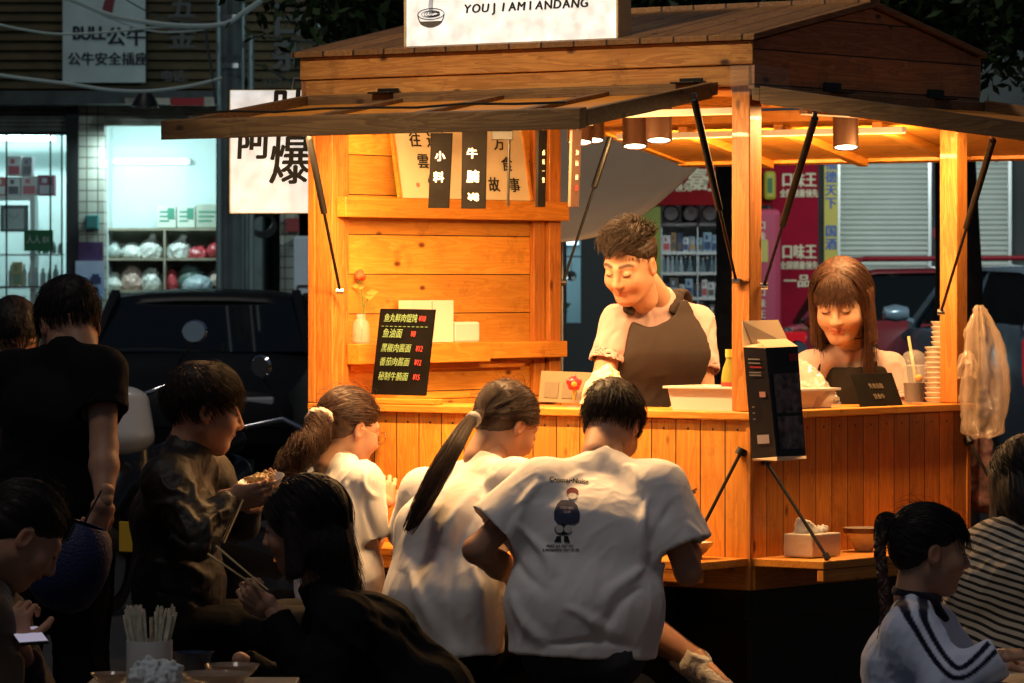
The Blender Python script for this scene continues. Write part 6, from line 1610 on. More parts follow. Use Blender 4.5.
# print on the back, following the cloth
dg = bpy.context.evaluated_depsgraph_get()
def on_cloth(ob, px, py, off=.003):
    d = (P(px, py, 13)-Vector((0, 0, E))).normalized(); W_ = WM.get(ob.name, Matrix.Identity(4)); Wi = W_.inverted()
    ok, loc, nn, _ = ob.ray_cast(Wi @ Vector((0, 0, E)), (Wi.to_3x3() @ d))
    return (W_ @ loc)-d*off if ok else None
def print_poly(name, pts, mt, off=.0025):
    vs = [on_cloth(shirt, *p, off=off) for p in pts]; vs = [v for v in vs if v is not None]
    c = on_cloth(shirt, sum(p[0] for p in pts)/len(pts), sum(p[1] for p in pts)/len(pts), off=off)
    if c is None or len(vs) < 3: return
    cx = sum(p[0] for p in pts)/len(pts); cy_ = sum(p[1] for p in pts)/len(pts); n = len(pts); K = 6; V_ = [c]
    # densify the outline and the inside so that the print follows the folds
    out = []
    for i in range(n):
        a, b = pts[i], pts[(i+1) % n]
        for j in range(3): out.append((a[0]+(b[0]-a[0])*j/3, a[1]+(b[1]-a[1])*j/3))
    n = len(out)
    for k in range(1, K+1): V_ += [on_cloth(shirt, cx+(x-cx)*k/K, cy_+(y-cy_)*k/K, off=off) or c for x, y in out]
    F_ = [(0, i+1, (i+1) % n+1) for i in range(n)]+[(1+(k-1)*n+i, 1+(k-1)*n+(i+1) % n, 1+k*n+(i+1) % n, 1+k*n+i) for k in range(1, K) for i in range(n)]
    m = MB(); m.add(V_, F_); return m.build(name, mt, shirt, smooth=True)
def ell_pts(cx, cy, rx, ry, n=18, a0=0): return [(cx+rx*math.cos(2*PI*i/n), cy+ry*math.sin(2*PI*i/n)) for i in range(n)]
PN = mat('print_navy', (.035, .04, .09), .8); PRD = mat('print_red', (.16, .012, .03), .8); PB_ = mat('print_black', (.015, .015, .02), .8); PW_ = mat('print_white', (.6, .58, .56), .8)
print_poly('printed_figure', [(561, 500), (572, 500), (577, 505), (580, 514), (579, 521), (575, 524), (558, 524), (554, 519), (554, 512), (557, 504)], PN, .0030)
print_poly('printed_figure', ell_pts(572.5, 492, 6, 4.6), PRD, .0040); print_poly('printed_figure', ell_pts(572.5, 496.0, 4.6, 3.2), PW_, .0046)
print_poly('printed_figure', ell_pts(563, 529.5, 8.5, 5.5), PB_, .0026); print_poly('printed_figure', ell_pts(559.5, 529, 4, 4), PW_, .0038); print_poly('printed_figure', ell_pts(568, 529, 4, 4), PW_, .0038)
print_poly('printed_figure', [(557, 536), (561, 536), (561, 542), (554, 542)], PB_, .0026); print_poly('printed_figure', [(564, 536), (568, 536), (570, 542.5), (564, 542)], PB_, .0026)
def print_text(txt, px, py, hpx, mt, sx=1, rot=-3, bold=0):
    o = on_cloth(shirt, px, py, .003); Mx = facing(o, (math.cos(R(rot)), 0, math.sin(R(rot)))); ob = text_mesh(txt, hpx/F*13.1*1.3, mt, 'printed_words', Mx, None, ext=0, sx=sx, bold=bold)
    me = ob.data
    for v in me.vertices:
        w_ = v.co; d = (w_-Vector((0, 0, E))); s_ = d/d.y; q = on_cloth(shirt, 512+s_.x*F, HY-s_.z*F, .0032)
        if q is not None: v.co = q
    inv = WM[shirt.name].inverted(); me.transform(inv); ob.parent = shirt; return ob
print_text('C•ouuu•Noise', 569, 480.5, 5.2, PB_, 1.0, -4, .001); print_text('COZY BOY', 567, 508, 2.6, PW_, .8); print_text('CLUB', 567, 512, 2.6, PW_, .8)
print_text('MAKE ALL DAY GO', 560, 546, 2.8, PB_, .85, 0, .0006); print_text('A WONDERFUL WAY OF LIFE', 561, 550, 2.6, PB_, .82, 0, .0006)

# ---- woman in black, foreground, chopsticks raised
J = dict(N=pp(322, 590, 12.0), C=pp(368, 640, 12.0), W=pp(425, 700, 12.0), H=pp(455, 748, 12.0))
arms_from(J, 'l', pp(345, 622, 11.82), pp(318, 706, 11.74), pp(272, 610, 11.80)); arms_from(J, 'r', pp(335, 612, 12.18), pp(290, 700, 12.28), pp(240, 660, 12.2))
seat_legs(J, (-1, 0)); Hf = hframe(-74, -10); hc = pp(303, 524, 12.0)
t = make_body(J, ('woman in black with long dark hair in left profile, raising chopsticks', 'person', (J['H'][0], J['H'][1], 0)), SKIN2, hc, Hf, hs=1.06, s=.95, fem=True,
              hands=[dict(w=J['wl'], ydir=(-.75, .1, .55), zdir=(-.35, -.85, -.3), side=-1, curl=(48, 56, 62, 66), thumb=28, s=.95)])
S = SDF(.007); tee(J, S, s=.97, w=1.45, thick=.138, chestr=.130, sides=''); long_sleeves(J, S, s=.97, r=(.078, .066, .046), end=.95); garment(S, 'coat', M_BCOAT, t, .009, 10, (.5, 0, -.5), 3, seed=91, cy=11.8, creases=[(340, 640, 420, 700, .014, .02), (330, 615, 300, 680, .012, .016), (370, 610, 440, 660, -.012, .02)])
trousers(J, t, M_TRS, .95); shoes(J, t, M_SHOED)
gd2 = Hf@np.array([0, 0, -1.])
def cap_l2(S):
    cap_long(S); S.ell((0, -.055, -.06), (.078, .066, .09), k=.03)
cV, cF = hair_cap(hc, Hf, 1.06, cap_l2, HAIR, t, flowaxis=(0, 0, 1), seed=7); ms = [(L2W(hc, Hf, 1.06, cV), cF)]
def fl_b(p, t):
    n = tang(p); d = np.stack([np.sign(p[:, 0])*.6*(1-np.clip(t*3, 0, 1)), -.75*np.ones(len(p)), -np.ones(len(p))], 1); d = d-n*(d*n).sum(1)[:, None]*(p[:, 2] > -.03)[:, None]
    return np.where((p[:, 2] <= -.03)[:, None], gd2+np.array([0, -.22, 0]), d)
ms.append(strand_mesh(hc, Hf, 1.06, 1500, lambda p: scalp(.05, -.03, .02)(p) & ~((p[:, 1] > .02) & (p[:, 2] < .07)), fl_b, steps=27, step=.0125, lift=.012, w=.0013, jit=.06, seed=16, er=(.086, .101, .092)))
add_hair(t, ms, HAIR)
stool(J['H'][0], J['H'][1], J['H'][2]-.12, 'dark stool under the woman in black')

# ---- person bent over a phone, lower left corner
J = dict(N=pp(-8, 585, 11.3), C=pp(-35, 640, 11.3), W=pp(-45, 710, 11.3), H=pp(-45, 765, 11.3))
arms_from(J, 'r', pp(-12, 625, 11.12), pp(0, 705, 11.05), pp(8, 645, 11.10)); arms_from(J, 'l', pp(0, 620, 11.48), pp(30, 700, 11.5), pp(22, 650, 11.32))
seat_legs(J, (1, .2)); Hf = hframe(72, -38); hc = pp(24, 534, 11.28)
t = make_body(J, ('person with tied dark hair bent over a phone in the lower left corner', 'person', (J['H'][0], J['H'][1], 0)), SKIN2, hc, Hf, hs=1.08, s=.98, fem=True,
              hands=[dict(w=J['wr'], ydir=(.25, .1, .95), zdir=(-.3, -.85, .1), side=1, curl=(52, 58, 62, 66), thumb=20)])
S = SDF(.008); tee(J, S, s=.98, w=1.45, sides=''); long_sleeves(J, S, s=.98, end=.8); garment(S, 'jacket', cloth('dark_brown_cloth', (.05, .03, .02)), t, .007, 12, seed=92); trousers(J, t, M_TRS); shoes(J, t, M_SHOED)
G = (0, -.10, .03); gw = L2W(hc, Hf, 1.08, G)
pony(t, hc, Hf, 1.08, G, [gw, gw+np.array([-.05, 0, .0]), gw+np.array([-.09, 0, -.08])], [.03, .03, .02], HAIR, n=120, seed=22, gath=1800)
# loose lock hanging over the brow
tm = tail_mesh([L2W(hc, Hf, 1.08, (-.03, .03, .118)), L2W(hc, Hf, 1.08, (-.05, .075, .085)), L2W(hc, Hf, 1.08, (-.05, .095, .04))], [.012, .022, .01], 90, .0012, 0, 3, 5, 12)
mesh_obj('fringe', tm[0], tm[1], HAIR, t)
stool(J['H'][0], J['H'][1], J['H'][2]-.12, 'dark stool under the person with the phone')

# ---- schoolgirl with a braid
J = dict(N=pp(914, 604, 11.5), C=pp(908, 660, 11.5), W=pp(906, 725, 11.5), H=pp(905, 780, 11.5))
arms_from(J, 'r', pp(912, 634, 11.36), pp(950, 684, 11.28), pp(1000, 656, 11.28)); arms_from(J, 'l', pp(926, 628, 11.64), pp(968, 676, 11.68), pp(1012, 668, 11.6))
seat_legs(J, (1, .1), kd=.32, s=.85); Hf = hframe(80, -6); hc = pp(930, 549, 11.5)
t = make_body(J, ('schoolgirl with a braid in a pale tracksuit top with navy stripes', 'person', (J['H'][0], J['H'][1], 0)), SKIN, hc, Hf, hs=.96, s=.76, fem=True,
              hands=[dict(w=J['wr'], ydir=(.95, .2, .05), zdir=(0, -.3, .9), side=-1, s=.72, curl=(30, 34, 38, 40)), dict(w=J['wl'], ydir=(.9, -.2, .05), zdir=(0, .3, .9), side=1, s=.72)])
S = SDF(.005); tee(J, S, s=.80, w=1.45, thick=.145, chestr=.135, sides=''); long_sleeves(J, S, s=.80, r=(.092, .084, .066), end=.98)
Sl = [np.array(J[k]) for k in ('sr', 'er', 'wr')]
def school(V):
    # R: navy stripes along shoulder and sleeve, cuff and collar
    pt = np.zeros((len(V), 3))
    def seg(a, b):
        d = b-a; L_ = np.linalg.norm(d); tt = (V-a)@(d/L_)/L_; Fr = frame_of(d, np.array([0, 0, 1.])); q = V-a; x = q@Fr[0]; y = q@Fr[1]; return tt, np.arctan2(x, y), np.hypot(x, y)
    for a, b, lo, hi in ((Sl[0], Sl[1], -.15, 1.0), (Sl[1], Sl[2], 0.0, .80)):
        tt, an, rr_ = seg(a, b); near_ = (rr_ < .105) & (tt > lo) & (tt < hi)
        for c in (-.75, -1.32): pt[:, 0] = np.maximum(pt[:, 0], near_*np.clip((.17-np.abs((an-c+PI) % (2*PI)-PI))/.05, 0, 1)) if False else pt[:, 0]
    # stripes as two bands on a surface through the neck, shoulder top and outer sleeve
    A = np.array(J['N'])+np.array([-.01, -.05, .035]); B = np.array(J['sr'])+np.array([.015, -.05, .03]); C_ = np.array(J['er'])+np.array([.01, -.06, .035]); D_ = np.array(J['wr'])+np.array([-.02, -.045, .03])
    path = spline([A, B, C_, D_], 60); T_ = np.gradient(path, axis=0); 
    d2 = ((V[:, None, :]-path[None])**2).sum(2); i = d2.argmin(1); dist = np.sqrt(d2.min(1))
    tv = T_[i]/np.linalg.norm(T_[i], axis=1)[:, None]; side = np.cross(tv, np.array([0, -1., 0])); s_ = ((V-path[i])*side).sum(1)
    front = (V[:, 1] < path[i][:, 1]+.05) & (i > 0) & (i < 59)
    for c in (-.011, .013): pt[:, 0] = np.maximum(pt[:, 0], front*(dist < .085)*np.clip((.0062-np.abs(s_-c))/.002+.5, 0, 1))
    nk = np.linalg.norm(V-(np.array(J['N'])+[0, 0, .02]), axis=1); pt[:, 0] = np.maximum(pt[:, 0], np.clip((.062-nk)/.003, 0, 1))
    return pt
def two_tone(name, ca, cb_):
    m = cloth(name, ca); nt = m.node_tree; at = nt.nodes.new('ShaderNodeAttribute'); at.attribute_name = 'paint'; sp = nt.nodes.new('ShaderNodeSeparateColor'); nt.links.new(at.outputs['Color'], sp.inputs[0])
    mx = nt.nodes.new('ShaderNodeMixRGB'); mx.inputs[1].default_value = (*ca, 1); mx.inputs[2].default_value = (*cb_, 1); nt.links.new(sp.outputs[0], mx.inputs[0]); nt.links.new(mx.outputs[0], nt.nodes['Principled BSDF'].inputs['Base Color']); return m
garment(S, 'tracksuit_top', two_tone('school_cloth', (.68, .74, .92), (.008, .010, .03)), t, .005, 14, (.3, 0, 1), 2.5, seed=101, paint=school)
S = SDF(.004); cn = lerp(J['N'], hc, .16); S.chain([cn+np.array([.050*math.cos(a), .050*math.sin(a), .018*math.cos(a)*-.6]) for a in np.linspace(0, 2*PI, 20)], [.013]*20, k=.01)
S.cone(cn+[.04, -.02, -.02], cn+[.075, -.015, -.06], .016, .010, k=.01); V, Fq = S.mesh(); mesh_obj('collar', V, Fq, cloth('navy_cloth', (.008, .010, .022)), t)
trousers(J, t, cloth('navy_cloth', (.008, .01, .022)), .8); shoes(J, t, M_SHOED, .85)
G = (0, -.102, .050); gw = L2W(hc, Hf, .96, G)
bp_ = [gw, pp(885, 522, 11.5), pp(880, 545, 11.46), pp(883, 580, 11.42), pp(885, 612, 11.40), pp(881, 640, 11.40)]
pony(t, hc, Hf, .96, G, bp_[:3], [.018, .022, .014], HAIR, n=160, seed=32, name='braid_root', gath=2000)
C_ = spline(bp_[1:], 40); ms = []
for ph in (0, 2*PI/3, 4*PI/3):
    pts = [C_[i]+np.array([math.cos(i*.75+ph)*.009, math.sin(i*1.5+ph)*.006, 0])*(1-.4*i/40) for i in range(40)]
    S = SDF(.003); S.chain(pts, [.0105*(1-.45*i/40) for i in range(40)], k=.003); ms.append(S.mesh())
ms.append(tail_mesh([C_[-3], C_[-1]+np.array([-.005, 0, -.02]), C_[-1]+np.array([-.028, 0, -.05])], [.005, .010, .004], 90, .0008, 0, 3, 7, 10))
V, Fq = merge(*ms); mesh_obj('braid', V, Fq, HAIRB, t)
tm = strand_mesh(hc, Hf, .96, 420, lambda p: (p[:, 1] > .02) & (p[:, 2] > .07), lambda p, t_: np.stack([p[:, 0]*2, np.full(len(p), .6), np.full(len(p), -1.0)], 1), steps=9, step=.0095, lift=.014, w=.0011, jit=.1, seed=37); mesh_obj('fringe', tm[0], tm[1], HAIR, t)
stool(J['H'][0], J['H'][1], max(.1, J['H'][2]-.10), 'dark stool under the schoolgirl')

# ---- woman in the striped top at the right edge
J = dict(N=pp(1022, 528, 12.4), C=pp(1024, 590, 12.3), W=pp(1026, 670, 12.25), H=pp(1026, 725, 12.25))
arms_from(J, 'l', pp(990, 556, 12.36), pp(972, 628, 12.40), pp(1000, 660, 12.2)); arms_from(J, 'r', pp(1058, 556, 12.36), pp(1075, 630, 12.4), pp(1040, 650, 12.2))
seat_legs(J, (-.1, 1)); Hf = hframe(-10, -25); hc = pp(1026, 486, 12.45)
t = make_body(J, ('woman in black and cream striped top at the right edge, back turned', 'person', (J['H'][0], J['H'][1], 0)), SKIN, hc, Hf, hs=1.08, s=.98, fem=True)
S = SDF(.006); tee(J, S, s=1.0, w=1.6, thick=.135, chestr=.13, sides=''); long_sleeves(J, S, s=1.05, r=(.085, .074, .056), end=.9)
m_st = mat('striped_knit', (.5, .42, .32), .9, sheen=.2); nt = m_st.node_tree; tc = nt.nodes.new('ShaderNodeTexCoord'); sp = nt.nodes.new('ShaderNodeSeparateXYZ'); nt.links.new(tc.outputs['Object'], sp.inputs[0])
nz = nt.nodes.new('ShaderNodeTexNoise'); nz.inputs['Scale'].default_value = 4; nt.links.new(tc.outputs['Object'], nz.inputs['Vector'])
def mth(op, a, b):
    n = nt.nodes.new('ShaderNodeMath'); n.operation = op
    for i, v in enumerate((a, b)):
        if isinstance(v, (int, float)): n.inputs[i].default_value = v
        else: nt.links.new(v, n.inputs[i])
    return n.outputs[0]
v = mth('ADD', mth('MULTIPLY', sp.outputs['Z'], 46.0), mth('ADD', mth('MULTIPLY', sp.outputs['X'], 16.0), mth('MULTIPLY', nz.outputs['Fac'], 2.2)))
st_ = mth('GREATER_THAN', mth('FRACT', v, 0), .42); mx = nt.nodes.new('ShaderNodeMixRGB'); mx.inputs[1].default_value = (.015, .013, .012, 1); mx.inputs[2].default_value = (.52, .44, .33, 1); nt.links.new(st_, mx.inputs[0]); nt.links.new(mx.outputs[0], nt.nodes['Principled BSDF'].inputs['Base Color'])
garment(S, 'striped_top', m_st, t, .006, 10, (.2, 0, 1), 3, seed=111); trousers(J, t, M_TRS); shoes(J, t, M_SHOED)
cV, cF = hair_cap(hc, Hf, 1.08, cap_l2, HAIR, t, flowaxis=(0, 0, 1), seed=17); ms = [(L2W(hc, Hf, 1.08, cV), cF)]
ms.append(strand_mesh(hc, Hf, 1.08, 900, lambda p: scalp(.05, -.03, .02)(p), fl_b, steps=11, step=.012, lift=.012, w=.0013, jit=.06, seed=26, er=(.086, .101, .092)))
add_hair(t, ms, HAIR); stool(J['H'][0], J['H'][1], J['H'][2]-.12, 'dark stool under the woman in stripes')
# ------------------------------------------------------------------ small things on, in and around the stall
def on_plane_box(corners, th, nrm):
    """a panel through four world corners (TL,TR,BR,BL), th thick along nrm"""
    m = MB(); c = [Vector(p) for p in corners]; n = Vector(nrm).normalized()*th
    m.add(c+[p+n for p in c], [(0, 1, 2, 3), (7, 6, 5, 4), (0, 4, 5, 1), (1, 5, 6, 2), (2, 6, 7, 3), (3, 7, 4, 0)]); return m
M_SLATE = mat('chalkboard', (.006, .005, .0045), .8, noise=.3, nscale=12, spec=.06); M_CHALK = mat('chalk_white', (.75, .72, .66), .8); M_CHG = mat('chalk_green', (.22, .34, .15), .9, spec=.1); M_CHR = mat('chalk_red', (.55, .05, .05), .8)
M_PAPR = mat('cream_board', (.80, .70, .46), .6, noise=.06, nscale=5); M_PLW = mat('white_plastic', (.72, .70, .66), .35, alpha=.9); M_CLR = mat('clear_plastic', (.85, .82, .78), .12, alpha=.15, spec=.9); M_FILM = mat('thin_film', (.80, .76, .70), .14, coat=1.0, alpha=.30, bump=1.0, bscale=26, spec=1.0)
def tframe(TL, TR, BL):
    x = (TR-TL).normalized(); y = (TL-BL); y = (y-x*y.dot(x)).normalized(); z = x.cross(y); Mx = Matrix((x, y, z)).transposed().to_4x4(); return Mx
def put_text(txt, TL, TR, BL, u, v, size, mt, parent, lift=.002, **k):
    Mx = tframe(TL, TR, BL); Mx.translation = TL+(TR-TL)*u+(BL-TL)*v+(Mx.to_3x3() @ Vector((0, 0, 1)))*lift
    return text_mesh(txt, size, mt, 'lettering', Mx, parent, **k)
# hanging menu strips
def strip(name, label, corners, texts, mt=M_SLATE, Y=14.1, ym=.05):
    TL, TR, BR, BL = [P(x, y, Y+dy) for (x, y, dy) in corners]; t = thing(name, label, 'menu sign', (TL+TR)/2, group='slate strips hung from the front eave')
    n = (TR-TL).cross(BL-TL).normalized()*-1; n = n if n.y > 0 else -n
    on_plane_box((TL, TR, BR, BL), .010, n).build('board', mt, t, bevel=.0015)
    m = MB(); q = (TL+TR)/2; m.tube([q, q+Vector((0, 0, .09))], .002, 6); m.build('cord', M_BLK, t)
    for tx, u, v, sz, mm in texts: put_text(tx, TL, TR, BL, u, v, sz, mm, t, bold=.0008)
    return t
strip('menu_strip', 'slate strip reading small toppings, left of the two facing ones', [(431, 133, 0), (452.5, 133, -.01), (449, 208, -.01), (428, 208, 0)], [('小', .47, .32, .034, M_CHALK), ('料', .45, .60, .036, M_CHALK)], Y=14.35)
strip('menu_strip', 'slate strip priced 8 for beef brisket, right of the two facing ones', [(462, 131, 0), (487, 131, -.01), (485.5, 208.5, -.01), (461, 208.5, 0)], [('牛', .42, .30, .036, M_CHALK), ('腩', .47, .60, .042, M_CHALK), ('¥8', .5, .86, .034, M_CHALK)], Y=14.25)
strip('menu_strip', 'narrow slate strip turned edge on at the end post, left of the two edge on', [(539, 130, 0), (547.5, 130, .06), (545.5, 207, .06), (538, 207, 0)], [('卤', .5, .30, .018, M_CHALK), ('蛋', .5, .42, .018, M_CHALK), ('一', .5, .54, .018, M_CHALK), ('份', .5, .66, .018, M_CHALK)], Y=14.0)
strip('menu_strip', 'brown strip with white and red writing hung beside the downlight', [(572.5, 130, 0), (582, 130, .05), (579, 207, .05), (570.5, 207, 0)], [('加', .5, .30, .018, M_CHALK), ('面', .5, .44, .018, M_CHALK), ('煎', .5, .62, .018, M_CHALK), ('蛋', .5, .76, .018, M_CHR)], mt=mat('brown_strip', (.10, .04, .02), .6), Y=13.9)
t = thing('menu_rod', 'thin black rod hanging right of the brisket price strip', 'rod', P(508.5, 133, 14.3))
m = MB(); m.tube([P(509.5, 128, 14.3), P(508, 206, 14.3)], .0045, 8); m.build('rod', M_BLK, t); m = MB(); m.box(P(491, 0, 14.3).x, P(513, 0, 14.3).x, 14.28, 14.31, Z_(140, 14.3), Z_(131, 14.3)); m.build('clip', M_BLK, t, bevel=.002)
# calligraphy board leaning on the upper shelf
t = thing('calligraphy_board', 'cream board with brush calligraphy leaning on the upper interior shelf', 'board', KL(-1.68, .6, 1.852))
bl = hit(400, 196, 'x', -1.672); br2 = hit(531, 200, 'x', -1.672); za = 1.852; zb = 2.16
BL = KL(-1.672, bl.y, za); BR = KL(-1.672, br2.y, za); TL = KL(-1.722, bl.y, zb); TR = KL(-1.722, br2.y, zb)
nn = MC.to_3x3() @ Vector((-1, 0, -.15)); on_plane_box((TL, TR, BR, BL), .008, nn).build('panel', M_PAPR, t)
m = MB()
for a, b in ((TL, BL), (TR, BR), (TL, TR)): m.beam(a+(a-b)*0, b, .012, .014)
m.build('frame', WX, t)
for row, (txt, v, us) in enumerate((('往過', .36, (.16, .29)), ('前方', .36, (.60, .80)), ('雲一', .60, (.20, .34)), ('場食', .60, (.56, .84)), ('煙', .84, (.26,)), ('人故事', .84, (.50, .72, .88)))):
    for ch, u in zip(txt, us): put_text(ch, TL, TR, BL, u, v, .055, M_INK, t, lift=.003, bold=.0008, sx=1.2)
put_text('印', TL, TR, BL, .14, .86, .018, M_CHR, t, lift=.003)
# white boxes on the lower shelf
def lbox(name, label, cat, x0, x1, y0, y1, z0, z1, mt, bev=.003, group=None, prt='box_body'):
    t = thing(name, label, cat, KL((x0+x1)/2, (y0+y1)/2, z0), -AN, group=group); m = MB(MC); m.box(x0, x1, y0, y1, z0, z1); m.build(prt, mt, t, bevel=bev); return t
a = hit(409, 322, 'x', -1.665); b = hit(453, 322, 'x', -1.665)
t = lbox('paper_box', 'plain white box standing on the lower interior shelf', 'box', -1.712, -1.662, a.y, b.y, 1.355, 1.500, mat('white_card', (.78, .72, .62), .6), .002)
m = MB(MC); m.box(-1.661, -1.660, (a.y+b.y)/2-.001, (a.y+b.y)/2+.001, 1.357, 1.498); m.build('seam', M_KERB, t)
c = hit(480, 322, 'x', -1.665); lbox('paper_box', 'low translucent tub beside the plain white box', 'tub', -1.712, -1.664, b.y+.01, c.y, 1.353, 1.425, M_PLW, .008, prt='tub_body')
# vase with rose
vc = KL(-1.70, .17, 1.355); t = thing('flower_vase', 'small glass vase with one rose at the left end of the lower shelf', 'vase', vc)
m = MB(); m.lathe([(0, .002), (.030, 0), (.033, .03), (.028, .07), (.016, .085), (.018, .10), (.015, .10), (.014, .086), (.026, .068), (.030, .03), (.027, .006), (0, .006)], vc, 20); m.build('vase_glass', M_CLR, t, smooth=True)
m = MB(); m.tube([vc+Vector((0, 0, .01)), vc+Vector((.01, 0, .12)), vc+Vector((-.005, 0, .215))], .0025, 6); m.tube([vc+Vector((.008, 0, .12)), vc+Vector((.03, 0, .165))], .002, 6)
m.build('stem', mat('stem_green', (.10, .16, .03), .6), t)
m = MB()
for p, r_ in (((.038, 0, .172), .022), ((.030, -.01, .158), .018), ((-.02, 0, .195), .016), ((.0, -.01, .19), .014)):
    c = vc+Vector(p); m.add([c+Vector((-r_, 0, 0)), c+Vector((0, -.006, r_*.6)), c+Vector((r_, 0, .004)), c+Vector((0, .004, -r_*.6))], [(0, 1, 2, 3)])
m.build('leaf', mat('leaf_yellow', (.42, .38, .08), .6), t)
S = SDF(.0025); c = np.array(vc)+[-.004, 0, .228]
for k in range(9): a_ = k*2.4; S.ell(c+np.array([math.cos(a_)*.010*(k/9+.2), math.sin(a_)*.010*(k/9+.2), -.002*k+.012]), (.012, .012, .012), k=.001)
V, Fq = S.mesh(); mesh_obj('blossom', V, Fq, mat('rose', (.6, .10, .03), .6), t)
# menu chalkboard on its ledge
t = thing('menu_chalkboard', 'tall chalkboard listing noodle prices on the left of the counter', 'menu board', KL(-1.45, .05, 1.157))
q = [Kh(380, 309, 'y', .10), Kh(434.5, 310, 'y', .10), Kh(425, 396, 'y', .03), Kh(371, 394.5, 'y', .03)]
on_plane_box(q, .010, MC.to_3x3() @ Vector((0, 1, .2))).build('slate', M_SLATE, t, bevel=.0015)
TL, TR, BR, BL = q
for txt, pr, v in (('鱼丸鲜肉馄饨', '¥10', .11), ('鱼油面', '¥8', .29), ('黑椒肉酱面', '¥12', .46), ('番茄肉酱面', '¥12', .62), ('秘制牛腩面', '¥15', .79)):
    put_text(txt, TL, TR, BL, .10, v, .031 if len(txt) > 3 else .034, M_CHG, t, align='LEFT', sx=.82 if len(txt) < 6 else .76, shear=.1); put_text(pr, TL, TR, BL, .80 if len(txt) > 3 else .62, v, .027, M_CHR, t, align='LEFT' if len(txt) < 4 else 'CENTER', sx=.7, shear=.1)
m = MB()
for k in range(11): a_ = TL+(TR-TL)*(.06+.08*k)+(BL-TL)*.20; m.beam(a_+Vector((0, -.003, 0)), a_+(TR-TL)*.045+Vector((0, -.003, 0)), .002, .002)
m.build('chalk_line', M_CHG, t)
a = hit(374, 400, 'y', .0); b = hit(432, 402, 'y', .0)
cb('board_ledge', WX, (a.x, b.x, .004, .06, 1.1575, 1.176))
# payment placard (its codes left out) and red ornament
t = thing('payment_placard', 'brushed gold placard propped up at the end of the left counter', 'placard', Kh(564, 402, 'y', .10))
q = [Kh(541, 371, 'y', .20), Kh(591, 373, 'y', .20), Kh(588, 404, 'y', .14), Kh(538, 402, 'y', .14)]
on_plane_box(q, .006, MC.to_3x3() @ Vector((0, 1, .3))).build('plate', mat('brushed_gold', (.16, .11, .055), .5, spec=.3), t, bevel=.002)
TL, TR, BR, BL = q
for u0 in (.1, .46):
    A_ = TL+(TR-TL)*u0+(BL-TL)*.34; B_ = A_+(TR-TL)*.28; C_ = B_+(BL-TL)*.5; D_ = A_+(BL-TL)*.5; on_plane_box([p+Vector((0, -.004, 0)) for p in (A_, B_, C_, D_)], .003, (0, 1, 0)).build('printed_patch', mat('dull_gold', (.10, .07, .035), .6), t)
t = thing('red_ornament', 'little red and yellow knotted ornament before the gold placard', 'ornament', Kh(574, 392, 'y', .12))
S = SDF(.0025); c = np.array(Kh(574, 383, 'y', .12))
S.ell(c, (.024, .018, .020), k=.004); 
for a_ in range(5): S.ell(c+[.018*math.cos(a_*1.26+.3), -.004, .018*math.sin(a_*1.26+.3)], (.009, .009, .009), k=.004)
V, Fq = S.mesh(); mesh_obj('knot', V, Fq, mat('lacquer_red', (.55, .02, .03), .3), t)
S = SDF(.0025); S.ell(c+[0, -.016, -.004], (.010, .006, .010), k=.002); S.cone(c+[0, 0, -.015], Kh(574, 400, 'y', .12), .006, .004, k=.004); V, Fq = S.mesh(); mesh_obj('bead', V, Fq, mat('ochre', (.5, .25, .03), .4), t)
# crumpled bag
def crumple(name, label, cat, c, r, mt, amp=.012, freq=26, seed=1, res=.005, taper=None, peaks=(), cutz=None, part=None):
    S = SDF(res); c = np.array(c, float); r = np.array(r, float); S.ell(c, r, k=.01); S.ell(c-[0, 0, r[2]*.4], r*[1.08, 1.0, .6], k=.04)
    for p, q_, ra, rb in peaks: S.cone(c+np.array(p), c+np.array(q_), ra, rb, k=.03)
    if cutz is not None: S.plane((0, 0, cutz), (0, 0, -1))
    V, Fq = S.mesh(); V = relax(V, Fq, 1); V = folds(V, Fq, amp, freq, (.4, .1, 1), 1.6, seed); V = V+vnormals(V, Fq)*(amp*.4*vnoise(V*freq*3, seed+4))[:, None]
    if cutz is not None: V[:, 2] = np.maximum(V[:, 2], cutz+.001)
    o = mesh_obj(name, V, Fq, mt); tag(o, label, cat); return o
M_WBAG = mat('noodle_bag_white', (.74, .66, .50), .35, bump=.6, bscale=40, spec=.6)
WBAG = 1
# food trays
def tray(label, x0, x1, y0, y1, z0, h, mt=M_PLW):
    t = thing('food_tray', label, 'tray', KL((x0+x1)/2, (y0+y1)/2, z0), -AN); m = MB(MC); w_ = .012; e = .012
    vs = [(x0+e, y0+e, z0), (x1-e, y0+e, z0), (x1-e, y1-e, z0), (x0+e, y1-e, z0), (x0, y0, z0+h), (x1, y0, z0+h), (x1, y1, z0+h), (x0, y1, z0+h)]
    m.add(vs, [(0, 1, 2, 3), (0, 1, 5, 4), (1, 2, 6, 5), (2, 3, 7, 6), (3, 0, 4, 7)]); m.build('tub', mt, t, solid=.003)
    m = MB(MC)
    for b_ in ((x0-w_, x1+w_, y0-w_, y0, z0+h-.004, z0+h+.004), (x0-w_, x1+w_, y1, y1+w_, z0+h-.004, z0+h+.004), (x0-w_, x0, y0+.0005, y1-.0005, z0+h-.004, z0+h+.004), (x1, x1+w_, y0+.0005, y1-.0005, z0+h-.004, z0+h+.004)): m.box(*b_)
    m.build('rim', mt, t, bevel=.001); return t
a = hit(666, 410, 'y', .04); tray('long white tub on the counter against the corner post', a.x, -.085, .05, .25, 1.157, .072)
a = hit(790, 408, 'x', -.05); b = hit(836, 406, 'x', -.05); tray('shallow white tub on the right counter under the clear bag', -.24, -.05, max(.09, a.y), b.y, 1.157, .060)
